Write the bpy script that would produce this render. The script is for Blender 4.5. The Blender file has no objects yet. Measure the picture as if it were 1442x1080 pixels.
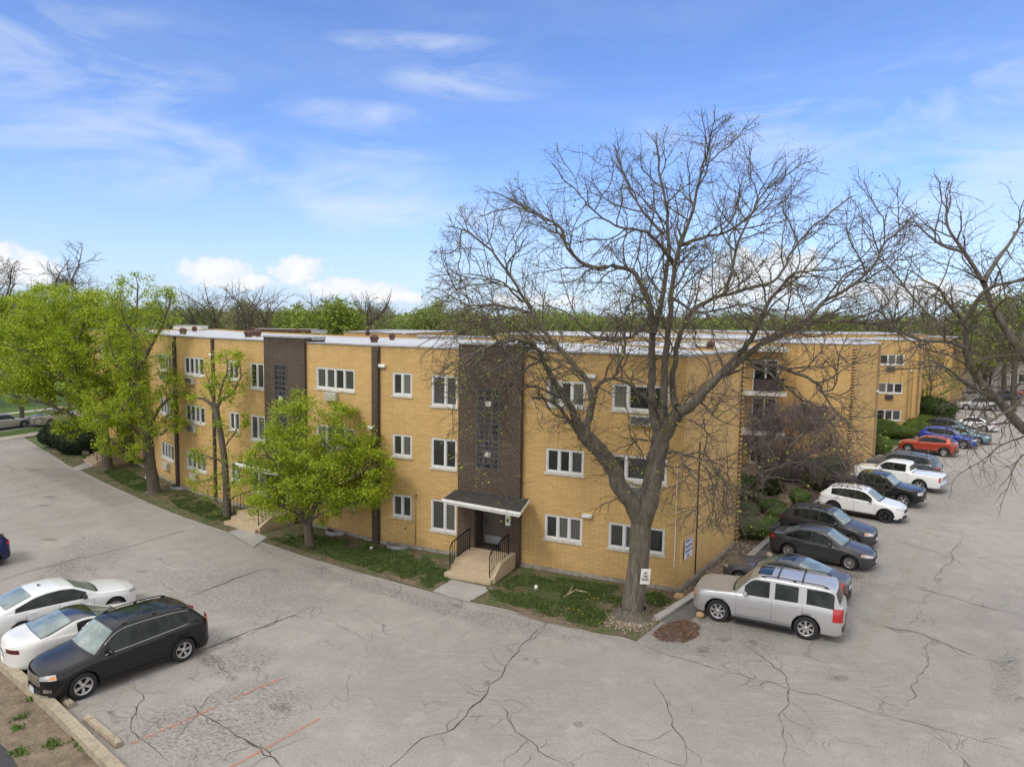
import bpy, math, random
import numpy as np
from mathutils import Vector, Matrix
rnd = random.Random(7)
SC = bpy.context.scene
COL = SC.collection
PI = math.pi
# ---------------------------------------------------------------- camera model
FPX, CAMH, CX, CY = 1000.0, 10.75, 721.0, 540.0
_p = math.atan(90.5 / 1000); _r = .015
_R0 = np.array([1, 0, 0.]); _F = np.array([0, math.cos(_p), -math.sin(_p)]); _U0 = np.cross(_R0, _F)
_R = math.cos(_r) * _R0 + math.sin(_r) * _U0; _U = -math.sin(_r) * _R0 + math.cos(_r) * _U0
def ray(x, y): return _F * FPX + _R * (x - CX) - _U * (y - CY)
def G(x, y, z=0.0):
    """survey point: where the sight line through a photo point meets height z"""
    d = ray(x, y); t = (z - CAMH) / d[2]
    return Vector((d[0] * t, d[1] * t, z))
def AT(x, y, Y):
    """survey point at ground distance Y in front of the lens"""
    d = ray(x, y); t = Y / d[1]
    return Vector((d[0] * t, Y, CAMH + d[2] * t))
cam_d = bpy.data.cameras.new('camera'); cam = bpy.data.objects.new('camera', cam_d); COL.objects.link(cam)
cam_d.sensor_fit = 'HORIZONTAL'; cam_d.sensor_width = 36; cam_d.lens = 36 * FPX / 1442
cam_d.clip_start = .1; cam_d.clip_end = 6000
m = Matrix(((_R[0], _U[0], -_F[0], 0), (_R[1], _U[1], -_F[1], 0), (_R[2], _U[2], -_F[2], CAMH), (0, 0, 0, 1)))
cam.matrix_world = m
SC.camera = cam
# ---------------------------------------------------------------- materials
def nodes_of(m):
    m.use_nodes = True
    nt = m.node_tree
    b = nt.nodes.get('Principled BSDF')
    return nt, nt.nodes, nt.links, b
def rgb(c): return (c[0], c[1], c[2], 1)
MATS = {}
def mat(name, col, rough=.6, metal=0, spec=.5, coat=0, noise=0, nscale=3, bump=0, bscale=40, emit=None):
    if name in MATS: return MATS[name]
    m = bpy.data.materials.new(name); nt, N, L, b = nodes_of(m)
    b.inputs['Base Color'].default_value = rgb(col); b.inputs['Roughness'].default_value = rough
    b.inputs['Metallic'].default_value = metal; b.inputs['Specular IOR Level'].default_value = spec
    b.inputs['Coat Weight'].default_value = coat; b.inputs['Coat Roughness'].default_value = .04
    if noise or bump: tc = N.new('ShaderNodeTexCoord')
    if noise:
        t = N.new('ShaderNodeTexNoise'); t.inputs['Scale'].default_value = nscale; t.inputs['Detail'].default_value = 6
        L.new(tc.outputs['Object'], t.inputs['Vector'])
        r = N.new('ShaderNodeValToRGB'); r.color_ramp.elements[0].position = .3; r.color_ramp.elements[1].position = .7
        r.color_ramp.elements[0].color = rgb([c * (1 - noise) for c in col]); r.color_ramp.elements[1].color = rgb([min(1, c * (1 + noise)) for c in col])
        L.new(t.outputs['Fac'], r.inputs['Fac']); L.new(r.outputs['Color'], b.inputs['Base Color'])
    if bump:
        t2 = N.new('ShaderNodeTexNoise'); t2.inputs['Scale'].default_value = bscale; t2.inputs['Detail'].default_value = 4
        L.new(tc.outputs['Object'], t2.inputs['Vector'])
        bp = N.new('ShaderNodeBump'); bp.inputs['Strength'].default_value = bump; bp.inputs['Distance'].default_value = .02
        L.new(t2.outputs['Fac'], bp.inputs['Height']); L.new(bp.outputs['Normal'], b.inputs['Normal'])
    MATS[name] = m
    return m
class NB:
    """small node helper"""
    def __init__(s, m): s.m = m; s.nt, s.N, s.L, s.b = nodes_of(m); s.tc = s.N.new('ShaderNodeTexCoord')
    def noise(s, vec, scale, detail=5, rough=.55, dist=0):
        t = s.N.new('ShaderNodeTexNoise'); t.inputs['Scale'].default_value = scale; t.inputs['Detail'].default_value = detail
        t.inputs['Roughness'].default_value = rough; t.inputs['Distortion'].default_value = dist
        s.L.new(vec, t.inputs['Vector']); return t.outputs['Fac']
    def ramp(s, fac, *stops):
        r = s.N.new('ShaderNodeValToRGB'); e = r.color_ramp.elements
        while len(e) < len(stops): e.new(.5)
        for i, (p, c) in enumerate(stops):
            e[i].position = p; e[i].color = rgb(c) if not isinstance(c, (int, float)) else (c, c, c, 1)
        s.L.new(fac, r.inputs['Fac']); return r.outputs['Color']
    def mix(s, fac, a, b, mode='MIX'):
        n = s.N.new('ShaderNodeMix'); n.data_type = 'RGBA'; n.blend_type = mode
        for sock, v in ((n.inputs[0], fac), (n.inputs[6], a), (n.inputs[7], b)):
            if isinstance(v, (int, float)): sock.default_value = v if sock == n.inputs[0] else (v, v, v, 1)
            elif isinstance(v, (tuple, list)): sock.default_value = rgb(v)
            else: s.L.new(v, sock)
        return n.outputs[2]
    def math(s, op, a, b=0, c=0):
        n = s.N.new('ShaderNodeMath'); n.operation = op
        for sock, v in zip(n.inputs, (a, b, c)):
            if isinstance(v, (int, float)): sock.default_value = v
            else: s.L.new(v, sock)
        return n.outputs[0]
    def mapping(s, vec, scale=(1, 1, 1), rot=(0, 0, 0), loc=(0, 0, 0)):
        n = s.N.new('ShaderNodeMapping'); n.inputs['Scale'].default_value = scale; n.inputs['Rotation'].default_value = rot; n.inputs['Location'].default_value = loc
        s.L.new(vec, n.inputs['Vector']); return n.outputs[0]
    def bump(s, h, strength=.3, dist=.02):
        n = s.N.new('ShaderNodeBump'); n.inputs['Strength'].default_value = strength; n.inputs['Distance'].default_value = dist
        s.L.new(h, n.inputs['Height']); s.L.new(n.outputs[0], s.b.inputs['Normal'])
    def color(s, c): s.L.new(c, s.b.inputs['Base Color'])
def newmat(name, rough=.8):
    m = bpy.data.materials.new(name); nb = NB(m); nb.b.inputs['Roughness'].default_value = rough; MATS[name] = m
    return m, nb
# ---------------------------------------------------------------- mesh builder
def wloc(o):
    v = Vector((0, 0, 0))
    while o is not None: v += o.location; o = o.parent
    return v
class MB:
    def __init__(s): s.v = []; s.f = []; s.mi = []; s.uv = {}; s.sm = []
    def add(s, verts, faces, mi=0, smooth=False):
        n = len(s.v); s.v.extend([tuple(p) for p in verts])
        for f in faces: s.f.append(tuple(i + n for i in f)); s.mi.append(mi); s.sm.append(smooth)
        return n
    def quad(s, a, b, c, d, mi=0, uv=None):
        s.add([a, b, c, d], [(0, 1, 2, 3)], mi)
        if uv: s.uv[len(s.f) - 1] = uv
    def box(s, c, size, rz=0, mi=0, ax=None):
        """box centred on c; ax = optional (u, v, w) direction vectors"""
        u, v, w = ax or (Vector((math.cos(rz), math.sin(rz), 0)), Vector((-math.sin(rz), math.cos(rz), 0)), Vector((0, 0, 1)))
        c = Vector(c); h = [x / 2 for x in size]
        P = [c + u * (i * h[0]) + v * (j * h[1]) + w * (k * h[2]) for k in (-1, 1) for j in (-1, 1) for i in (-1, 1)]
        s.add(P, [(0, 2, 3, 1), (4, 5, 7, 6), (0, 1, 5, 4), (2, 6, 7, 3), (0, 4, 6, 2), (1, 3, 7, 5)], mi)
    def prism(s, poly, z0, z1, mi=0, cap=True, bottom=False):
        n = len(poly); P = [(p[0], p[1], z0) for p in poly] + [(p[0], p[1], z1) for p in poly]
        F = [(i, (i + 1) % n, (i + 1) % n + n, i + n) for i in range(n)]
        if cap: F.append(tuple(range(n, 2 * n)))
        if bottom: F.append(tuple(range(n - 1, -1, -1)))
        s.add(P, F, mi)
    def tube(s, pts, rad, sides=6, mi=0, cap=True, smooth=True):
        pts = [Vector(p) for p in pts]; n = len(pts)
        if isinstance(rad, (int, float)): rad = [rad] * n
        V = []; prev = None
        for i, p in enumerate(pts):
            t = (pts[min(i + 1, n - 1)] - pts[max(i - 1, 0)])
            t = t.normalized() if t.length > 1e-9 else Vector((0, 0, 1))
            if prev is None:
                a = Vector((0, 0, 1)) if abs(t.z) < .9 else Vector((1, 0, 0)); prev = t.cross(a).normalized()
            u = prev - t * prev.dot(t)
            u = u.normalized() if u.length > 1e-6 else t.orthogonal().normalized()
            w = t.cross(u); prev = u
            for k in range(sides):
                a = 2 * PI * k / sides; V.append(p + (u * math.cos(a) + w * math.sin(a)) * rad[i])
        F = [(i * sides + k, i * sides + (k + 1) % sides, (i + 1) * sides + (k + 1) % sides, (i + 1) * sides + k) for i in range(n - 1) for k in range(sides)]
        if cap:
            F.append(tuple(range(sides - 1, -1, -1))); F.append(tuple((n - 1) * sides + k for k in range(sides)))
        s.add(V, F, mi, smooth)
    def lathe(s, prof, n=24, axis='z', c=(0, 0, 0), mi=0, smooth=True):
        V = []
        for (r, h) in prof:
            for k in range(n):
                a = 2 * PI * k / n; x, y = r * math.cos(a), r * math.sin(a)
                V.append({'z': (c[0] + x, c[1] + y, c[2] + h), 'y': (c[0] + x, c[1] + h, c[2] + y), 'x': (c[0] + h, c[1] + x, c[2] + y)}[axis])
        m = len(prof)
        s.add(V, [(i * n + k, i * n + (k + 1) % n, (i + 1) * n + (k + 1) % n, (i + 1) * n + k) for i in range(m - 1) for k in range(n)], mi, smooth)
    def ell(s, c, r, nu=12, nv=8, mi=0, f=None):
        V = []
        for j in range(nv + 1):
            th = PI * j / nv
            for i in range(nu):
                ph = 2 * PI * i / nu; d = Vector((math.sin(th) * math.cos(ph), math.sin(th) * math.sin(ph), math.cos(th)))
                k = f(d) if f else 1
                V.append((c[0] + d.x * r[0] * k, c[1] + d.y * r[1] * k, c[2] + d.z * r[2] * k))
        s.add(V, [(j * nu + i, (j + 1) * nu + i, (j + 1) * nu + (i + 1) % nu, j * nu + (i + 1) % nu) for j in range(nv) for i in range(nu)], mi, True)
    def grid(s, P, mi=0, smooth=True):
        """P[i][j] grid of points"""
        a, b = len(P), len(P[0])
        s.add([q for row in P for q in row], [(i * b + j, (i + 1) * b + j, (i + 1) * b + j + 1, i * b + j + 1) for i in range(a - 1) for j in range(b - 1)], mi, smooth)
    def build(s, name, mats, parent=None, fixn=False):
        me = bpy.data.meshes.new(name)
        off = wloc(parent) if parent else Vector((0, 0, 0))
        v = np.array(s.v, dtype=float).reshape(-1, 3) - np.array(off)
        me.from_pydata(v.tolist(), [], s.f)
        if not isinstance(mats, (list, tuple)): mats = [mats]
        for q in mats: me.materials.append(q)
        me.polygons.foreach_set('material_index', s.mi); me.polygons.foreach_set('use_smooth', s.sm)
        if s.uv:
            ul = me.uv_layers.new(name='UVMap')
            for fi, uv in s.uv.items():
                p = me.polygons[fi]
                for k, li in enumerate(p.loop_indices): ul.data[li].uv = uv[k]
        me.update()
        o = bpy.data.objects.new(name, me); COL.objects.link(o)
        if parent: o.parent = parent
        return o
def np_mesh(name, V, F, mats, parent=None, mi=None, smooth=False):
    """fast mesh from arrays, F is (n,3) or (n,4)"""
    me = bpy.data.meshes.new(name)
    off = wloc(parent) if parent else Vector((0, 0, 0))
    V = np.asarray(V, dtype=np.float32) - np.array(off, dtype=np.float32); F = np.asarray(F, dtype=np.int32); k = F.shape[1]
    me.vertices.add(len(V)); me.vertices.foreach_set('co', V.ravel())
    me.loops.add(F.size); me.loops.foreach_set('vertex_index', F.ravel())
    me.polygons.add(len(F)); me.polygons.foreach_set('loop_start', np.arange(0, F.size, k, dtype=np.int32)); me.polygons.foreach_set('loop_total', np.full(len(F), k, dtype=np.int32))
    if not isinstance(mats, (list, tuple)): mats = [mats]
    for q in mats: me.materials.append(q)
    if mi is not None: me.polygons.foreach_set('material_index', np.asarray(mi, dtype=np.int32))
    me.polygons.foreach_set('use_smooth', np.full(len(F), smooth)); me.update(calc_edges=True); me.validate()
    o = bpy.data.objects.new(name, me); COL.objects.link(o)
    if parent: o.parent = parent
    return o
def tag(o, label=None, cat=None, group=None, kind=None):
    if label: o['label'] = label
    if cat: o['category'] = cat
    if group: o['group'] = group
    if kind: o['kind'] = kind
    return o
def thing(name, label, cat, loc=(0, 0, 0), rz=0, group=None):
    o = bpy.data.objects.new(name, None); COL.objects.link(o); o.location = loc; o.rotation_euler = (0, 0, rz)
    o.empty_display_size = .3
    return tag(o, label, cat, group)
def empty_part(name, parent, loc=(0, 0, 0)):
    o = bpy.data.objects.new(name, None); COL.objects.link(o); o.parent = parent; o.location = loc
    return o
def copy_tree(o, parent=None):
    c = o.copy(); COL.objects.link(c); c.parent = parent
    for ch in o.children: copy_tree(ch, c)
    return c
# ================================================================= world and sun
SUN_EL, SUN_AZ = math.radians(48), math.radians(-138)   # azimuth the light comes from, measured from +Y towards +X
w = bpy.data.worlds.new('World'); SC.world = w; w.use_nodes = True
nt = w.node_tree; N = nt.nodes; L = nt.links
bg = N['Background']
class WN(NB):
    def __init__(s): s.nt = nt; s.N = N; s.L = L
wn = WN()
tc = N.new('ShaderNodeTexCoord').outputs['Generated']
sky = N.new('ShaderNodeTexSky'); sky.sky_type = 'NISHITA'; sky.sun_disc = False
sky.sun_elevation = SUN_EL; sky.sun_rotation = SUN_AZ; sky.altitude = 200; sky.air_density = 1.0; sky.dust_density = .6; sky.ozone_density = 3.0
SKYK = .150
skyc = wn.mix(1.0, sky.outputs['Color'], (SKYK * .88, SKYK * 1.0, SKYK * 1.34), 'MULTIPLY')
sep = N.new('ShaderNodeSeparateXYZ'); L.new(tc, sep.inputs[0])
def blob(x, y, rx, ry, soft=1.0):
    """mask around a compass direction (given where it is seen in the photo), radii in degrees-like units"""
    d = ray(x, y); az = math.atan2(d[0], d[1]); el = d[2] / math.hypot(d[0], d[1])
    A = wn.math('SUBTRACT', wn.math('ARCTAN2', sep.outputs[0], sep.outputs[1]), az)
    hor = wn.math('SQRT', wn.math('ADD', wn.math('MULTIPLY', sep.outputs[0], sep.outputs[0]), wn.math('MULTIPLY', sep.outputs[1], sep.outputs[1])))
    E_ = wn.math('SUBTRACT', wn.math('DIVIDE', sep.outputs[2], hor), el)
    a = wn.math('DIVIDE', A, rx / 1000); e = wn.math('DIVIDE', E_, ry / 1000)
    r2 = wn.math('ADD', wn.math('MULTIPLY', a, a), wn.math('MULTIPLY', e, e))
    return wn.math('SUBTRACT', 1.0, r2)     # 1 at the centre, 0 on the rim, negative outside
def clampf(v): return wn.math('MINIMUM', wn.math('MAXIMUM', v, 0.0), 1.0)
# cumulus heaps low over the horizon
fine = wn.noise(tc, 30, 12, .68); fine2 = wn.noise(tc, 9, 5, .6)
heap = None
for (x, y, rx, ry) in ((302, 380, 56, 20), (345, 397, 56, 13), (420, 384, 44, 22), (480, 405, 78, 16), (545, 418, 66, 10), (10, 375, 60, 30), (1080, 385, 75, 38), (1040, 410, 90, 26), (1290, 412, 90, 18), (760, 425, 90, 10)):
    b_ = blob(x, y, rx, ry)
    heap = b_ if heap is None else wn.math('MAXIMUM', heap, b_)
heap = wn.math('ADD', heap, wn.math('MULTIPLY', wn.math('SUBTRACT', fine, .5), 4.2))
heapm = wn.math('MULTIPLY', clampf(wn.math('MULTIPLY', wn.math('SUBTRACT', heap, .05), 2.2)), .93)
# thin cirrus streaks
cs = wn.mapping(tc, (1.1, 1.1, 4.0), (.10, -.22, .35))
cir = wn.noise(cs, 2.2, 8, .62, .6)
cirr = wn.ramp(cir, (.46, 0.0), (.80, .55))
veil = None
for (x, y, rx, ry) in ((60, 90, 330, 110), (150, 180, 240, 60), (340, 240, 320, 60), (540, 300, 260, 40), (670, 115, 150, 34), (545, 207, 110, 30), (1140, 165, 260, 80), (1330, 130, 220, 70), (520, 165, 150, 26), (600, 65, 150, 22), (1420, 250, 260, 110)):
    b_ = clampf(blob(x, y, rx, ry))
    veil = b_ if veil is None else wn.math('MAXIMUM', veil, b_)
streak = wn.noise(wn.mapping(tc, (1.6, 1.6, 6), (.10, -.34, 0)), 2.2, 7, .58, .8)
streakm = wn.math('MULTIPLY', veil, wn.ramp(streak, (.40, 0.0), (.74, .80)))
cirm = wn.math('MAXIMUM', wn.math('MULTIPLY', cirr, .30), streakm)
# white cloud added out of view, overhead and behind the camera, to whiten light
over = wn.math('MAXIMUM', wn.ramp(sep.outputs[2], (.43, 0.0), (.56, 1.0)), wn.ramp(sep.outputs[1], (.42, 1.0), (.66, 0.0)))
overm = wn.math('MULTIPLY', over, wn.ramp(wn.noise(tc, 3, 6), (.25, .72), (.6, 1.0)))
horiz = wn.ramp(sep.outputs[2], (0.0, .62), (.20, 0.0))
c1 = wn.mix(horiz, skyc, (.62, .78, 1.0))
c2 = wn.mix(cirm, c1, (.80, .88, .98))
c3 = wn.mix(heapm, c2, wn.mix(clampf(wn.math('MULTIPLY', heap, .8)), (.74, .82, .93), (1.0, 1.0, 1.02)))
c4 = wn.mix(overm, c3, (1.20, 1.19, 1.18))
L.new(c4, bg.inputs['Color']); bg.inputs['Strength'].default_value = 1.0
sd = bpy.data.lights.new('sun', 'SUN'); sun = bpy.data.objects.new('sun', sd); COL.objects.link(sun)
sd.energy = 1.55; sd.angle = math.radians(14); sd.color = (1, .95, .88)
dirv = Vector((math.sin(SUN_AZ) * math.cos(SUN_EL), math.cos(SUN_AZ) * math.cos(SUN_EL), math.sin(SUN_EL)))
sun.rotation_euler = dirv.to_track_quat('Z', 'Y').to_euler(); sun.location = (0, -20, 40)
SC.view_settings.view_transform = 'Standard'; SC.view_settings.look = 'None'; SC.view_settings.exposure = .05; SC.view_settings.gamma = 1
# ================================================================= ground materials
m_asph, nb = newmat('asphalt', .92)
oc = nb.tc.outputs['Object']
big = nb.noise(oc, .16, 8, .68); mid = nb.noise(oc, .9, 8, .65, .4); fin = nb.noise(oc, 7, 8, .8); grit = nb.noise(oc, 24, 5, .85)
base = nb.ramp(big, (.32, (.345, .315, .285)), (.68, (.435, .400, .365)))
base = nb.mix(nb.ramp(mid, (.42, 0.0), (.66, .5)), base, (.275, .255, .238))
base = nb.mix(nb.ramp(fin, (.50, 0.0), (.72, .5)), base, (.21, .195, .18))
base = nb.mix(nb.ramp(grit, (.38, .8), (.56, 0.0)), base, (.17, .16, .15))
# long streaks worn by traffic, along the drive
st = nb.noise(nb.mapping(oc, (.35, 2.6, 1), (0, 0, math.radians(35))), 1.0, 6, .62)
base = nb.mix(nb.ramp(st, (.55, 0.0), (.75, .22)), base, (.28, .26, .24))
vo = nb.N.new('ShaderNodeTexVoronoi'); vo.feature = 'DISTANCE_TO_EDGE'; vo.inputs['Scale'].default_value = .85
wob = nb.N.new('ShaderNodeTexNoise'); wob.inputs['Scale'].default_value = 1.6; wob.inputs['Detail'].default_value = 8; nb.L.new(oc, wob.inputs['Vector'])
vadd = nb.N.new('ShaderNodeVectorMath'); vadd.operation = 'MULTIPLY_ADD'; nb.L.new(wob.outputs['Color'], vadd.inputs[0]); vadd.inputs[1].default_value = (.9, .9, 0); nb.L.new(oc, vadd.inputs[2])
nb.L.new(vadd.outputs[0], vo.inputs['Vector'])
cr = nb.ramp(vo.outputs['Distance'], (.003, 1.0), (.012, 0.0))
crm = nb.math('MULTIPLY', cr, nb.ramp(nb.noise(oc, .35, 4, .6), (.47, 0.0), (.62, .75)))
base = nb.mix(crm, base, (.07, .065, .06))
pale = nb.noise(nb.mapping(oc, (1, 1, 1), (0, 0, .6), (9, 4, 0)), .55, 9, .72)
base = nb.mix(nb.ramp(pale, (.54, 0.0), (.70, .45)), base, (.46, .425, .39))
base = nb.mix(nb.ramp(nb.noise(oc, 48, 3, .8), (.60, 0.0), (.68, .5)), base, (.10, .095, .09))
nb.color(base); nb.bump(nb.mix(.5, fin, grit), .7, .015)
def blotch_mat(name, col, amount=.8, scale=3, lo=.42, hi=.6, stretch=(1, 1, 1), rot=0, rough=.95):
    """thin worn layer, broken up by noise and fading at its rim (UV runs 0 at the rim to 1 inside)"""
    m, nb = newmat(name, rough)
    v = nb.mapping(nb.tc.outputs['Object'], stretch, (0, 0, rot))
    a = nb.ramp(nb.noise(v, scale, 8, .72, .3), (lo, 0.0), (hi, amount))
    su = nb.N.new('ShaderNodeSeparateXYZ'); nb.L.new(nb.tc.outputs['UV'], su.inputs[0])
    rim = nb.math('MULTIPLY', nb.ramp(nb.math('ADD', su.outputs[0], nb.math('MULTIPLY', nb.math('SUBTRACT', nb.noise(nb.tc.outputs['Object'], 1.7, 6, .7), .5), .9)), (.10, 0.0), (.5, 1.0)), a)
    col2 = nb.mix(nb.noise(nb.tc.outputs['Object'], 30, 4), [c * .7 for c in col], [c * 1.35 for c in col])
    nb.color(col2)
    tr = nb.N.new('ShaderNodeBsdfTransparent'); mx = nb.N.new('ShaderNodeMixShader')
    nb.L.new(rim, mx.inputs[0]); nb.L.new(tr.outputs[0], mx.inputs[1]); nb.L.new(nb.b.outputs[0], mx.inputs[2])
    nb.L.new(mx.outputs[0], nb.N['Material Output'].inputs[0])
    return m
def patch_sheet(name, pts, mat_, z, parent):
    """decal polygon with a centre fan; UV.x = 0 on the rim, 1 in the middle"""
    c = Vector((0, 0, 0))
    for p in pts: c += Vector((p[0], p[1], 0))
    c /= len(pts); mb = MB(); n = len(pts)
    for i in range(n):
        a, b = pts[i], pts[(i + 1) % n]
        mb.add([(a[0], a[1], z), (b[0], b[1], z), (c.x, c.y, z)], [(0, 1, 2)]); mb.uv[len(mb.f) - 1] = [(0, 0), (0, 0), (1, 0)]
    return mb.build(name, mat_, parent)
m_soil, nb = newmat('soil', .97)
oc = nb.tc.outputs['Object']
a = nb.ramp(nb.noise(oc, 2.5, 8, .7), (.35, (.11, .08, .055)), (.65, (.25, .19, .13)))
a = nb.mix(nb.ramp(nb.noise(oc, 22, 5, .7), (.45, 0.0), (.65, .6)), a, (.36, .29, .20))
nb.color(a); nb.bump(nb.noise(oc, 18, 6, .7), .9, .05)
m_lawn, nb = newmat('lawn', .95)
oc = nb.tc.outputs['Object']
g = nb.ramp(nb.noise(oc, 5, 6, .7), (.3, (.045, .085, .018)), (.7, (.10, .17, .035)))
s_ = nb.ramp(nb.noise(oc, 9, 7, .7), (.35, (.13, .10, .065)), (.65, (.25, .20, .13)))
mk = nb.ramp(nb.noise(oc, .45, 5, .65), (.56, 0.0), (.66, 1.0))
nb.color(nb.mix(mk, g, s_)); nb.bump(nb.noise(oc, 30, 6, .7), .9, .04)
m_far, nb = newmat('far_ground', .95)
oc = nb.tc.outputs['Object']
nb.color(nb.mix(nb.ramp(nb.noise(oc, .03, 5), (.42, 0.0), (.55, 1.0)), (.085, .13, .035), (.16, .15, .10)))
m_conc, nb = newmat('concrete', .9)
oc = nb.tc.outputs['Object']
c_ = nb.ramp(nb.noise(oc, 1.2, 8, .7), (.3, (.30, .285, .265)), (.7, (.44, .42, .39)))
c_ = nb.mix(nb.ramp(nb.noise(oc, 25, 4, .7), (.5, 0.0), (.7, .35)), c_, (.18, .17, .16)); nb.color(c_); nb.bump(nb.noise(oc, 40, 4), .4, .01)
m_tan, nb = newmat('tan_concrete', .9)
oc = nb.tc.outputs['Object']
c_ = nb.ramp(nb.noise(oc, 1.5, 8, .7), (.3, (.40, .31, .20)), (.7, (.54, .43, .29)))
c_ = nb.mix(nb.ramp(nb.noise(oc, 8, 6, .75), (.54, 0.0), (.72, .5)), c_, (.24, .19, .14)); nb.color(c_); nb.bump(nb.noise(oc, 40, 4), .5, .012)
m_old, nb = newmat('weathered_concrete', .95)
oc = nb.tc.outputs['Object']
c_ = nb.ramp(nb.noise(oc, 3.0, 8, .75), (.3, (.27, .22, .15)), (.7, (.50, .43, .32)))
c_ = nb.mix(nb.ramp(nb.noise(oc, 14, 7, .8), (.52, 0.0), (.64, .7)), c_, (.15, .12, .085)); nb.color(c_); nb.bump(nb.noise(oc, 30, 6, .7), .8, .02)
# ================================================================= ground sheets
root_g = MB(); root_g.quad((-1500, -300, -.05), (1500, -300, -.05), (1500, 3000, -.05), (-1500, 3000, -.05))
tag(root_g.build('ground', m_far), kind='structure')
# kerb line of the drive along the lawn, left to right, then the corner island and the right-hand kerb going away
KL = [(67, 637), (80, 645), (95, 655), (112, 662), (147, 680), (185, 697), (215, 711), (250, 725), (290, 739), (322, 750), (370, 764), (440, 787), (520, 810), (601, 832), (660, 847), (717, 859), (773, 875), (818, 886), (845, 893), (875, 897), (895, 903)]
KR = [(895, 903), (931, 875), (981, 843), (1056, 791), (1081, 768), (1235, 646), (1268, 631)]
KLw = [G(*q) for q in KL]; KRw = [G(*q) for q in KR]
ksm = []
for q in KRw: ksm.append(q)
dr = (ksm[-1] - ksm[3]).normalized()
ksm.append(ksm[-1] + dr * 90)
# the street on the left
sd0 = G(0, 621); sdir = Vector((.36, .933, 0)).normalized(); snrm = Vector((-sdir.y, sdir.x, 0))
def sq(o, t): p = sd0 + sdir * t + snrm * o; return (p.x, p.y)
# asphalt of the lot: everything between the street and the right, in front of the building
lot = [sq(0, -75), (60, -25), (150, -25), (150, 150), (ksm[-1].x, ksm[-1].y)]
lot += [(q.x, q.y) for q in reversed(ksm[:-1])] + [(q.x, q.y) for q in reversed(KLw[:-1])] + [sq(0, 2.0)]
lm = MB(); lm.add([(p[0], p[1], 0) for p in lot], [tuple(range(len(lot)))]); lot_o = tag(lm.build('parking_lot', m_asph), kind='structure')
def sheet(name, pts, z, m_, parent=None, kind='structure'):
    mb = MB(); mb.add([(p[0], p[1], z) for p in pts], [tuple(range(len(pts)))]); o = mb.build(name, m_, parent)
    if parent is None: tag(o, kind=kind)
    return o
def ccw(pts):
    a = sum(pts[i][0] * pts[(i + 1) % len(pts)][1] - pts[(i + 1) % len(pts)][0] * pts[i][1] for i in range(len(pts)))
    return pts if a > 0 else list(reversed(pts))
# building A facade line, left to right (the wall bends at the dark pilasters)
PA = [G(*q) for q in [(128, 620), (253, 686), (306, 705), (532, 764.5), (955, 834), (1036, 765)]]
PA[1] = Vector((-20.65, 43.54, 0)); PA[0] = Vector((-35.6, 59.6, 0))
# -------- lawn in front of the building
lawn = [(q.x, q.y) for q in KLw] + [(KRw[1].x, KRw[1].y), (KRw[2].x, KRw[2].y), (PA[4].x + .4, PA[4].y + 1.5), (PA[4].x - 2, PA[4].y + 3), (PA[3].x, PA[3].y + 3), (PA[1].x, PA[1].y + 4), (PA[0].x, PA[0].y + 4), sq(0, 3.2)]
m_verge, nb = newmat('worn_lawn', .97)
oc = nb.tc.outputs['Object']
s1 = nb.ramp(nb.noise(oc, 6, 8, .75), (.35, (.10, .075, .045)), (.65, (.235, .185, .12)))
s2 = nb.ramp(nb.noise(oc, 9, 6, .7), (.35, (.05, .085, .02)), (.65, (.11, .15, .045)))
nb.color(nb.mix(nb.ramp(nb.noise(oc, 1.1, 6, .7), (.46, 0.0), (.6, 1.0)), s1, s2)); nb.bump(nb.noise(oc, 25, 6, .7), .9, .05)
sheet('lawn', ccw(lawn), .02, m_verge)
# -------- planted strip along the right-hand kerb
m_mulch, nb = newmat('mulch', .98)
oc = nb.tc.outputs['Object']
a = nb.ramp(nb.noise(oc, 2.2, 8, .75), (.32, (.085, .058, .042)), (.68, (.20, .145, .105)))
nb.color(nb.mix(nb.ramp(nb.noise(oc, 16, 7, .8), (.50, 0.0), (.62, .75)), a, (.33, .26, .19))); nb.bump(nb.noise(oc, 22, 6, .75), 1, .07)
bed = [(q.x, q.y) for q in KRw[2:]] + [(ksm[-1].x, ksm[-1].y), (60, 140), (20, 70), (8, 45), (PA[5].x - 2, PA[5].y + 1), (PA[4].x - .2, PA[4].y + .4), (PA[4].x - 1, PA[4].y - 1.2)]
sheet('planting_bed', ccw(bed), .025, m_mulch)
# garden walk
gw = [G(*q) for q in [(1120, 700), (1153, 712), (1150, 722), (1120, 711), (1090, 704), (1060, 700), (1058, 692), (1090, 694)]]
sheet('garden_path', ccw(gw), .035, m_tan)
gw2 = [G(*q) for q in [(1231, 618), (1250, 620), (1262, 629), (1250, 633), (1240, 627), (1228, 625)]]
sheet('garden_path', ccw(gw2), .04, m_tan)
gl = [G(*q) for q in [(1226, 612), (1262, 610), (1270, 622), (1256, 636), (1226, 650)]]
GLAWN = ccw([(q.x, q.y) for q in gl]); sheet('lawn', GLAWN, .03, m_lawn)
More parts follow.
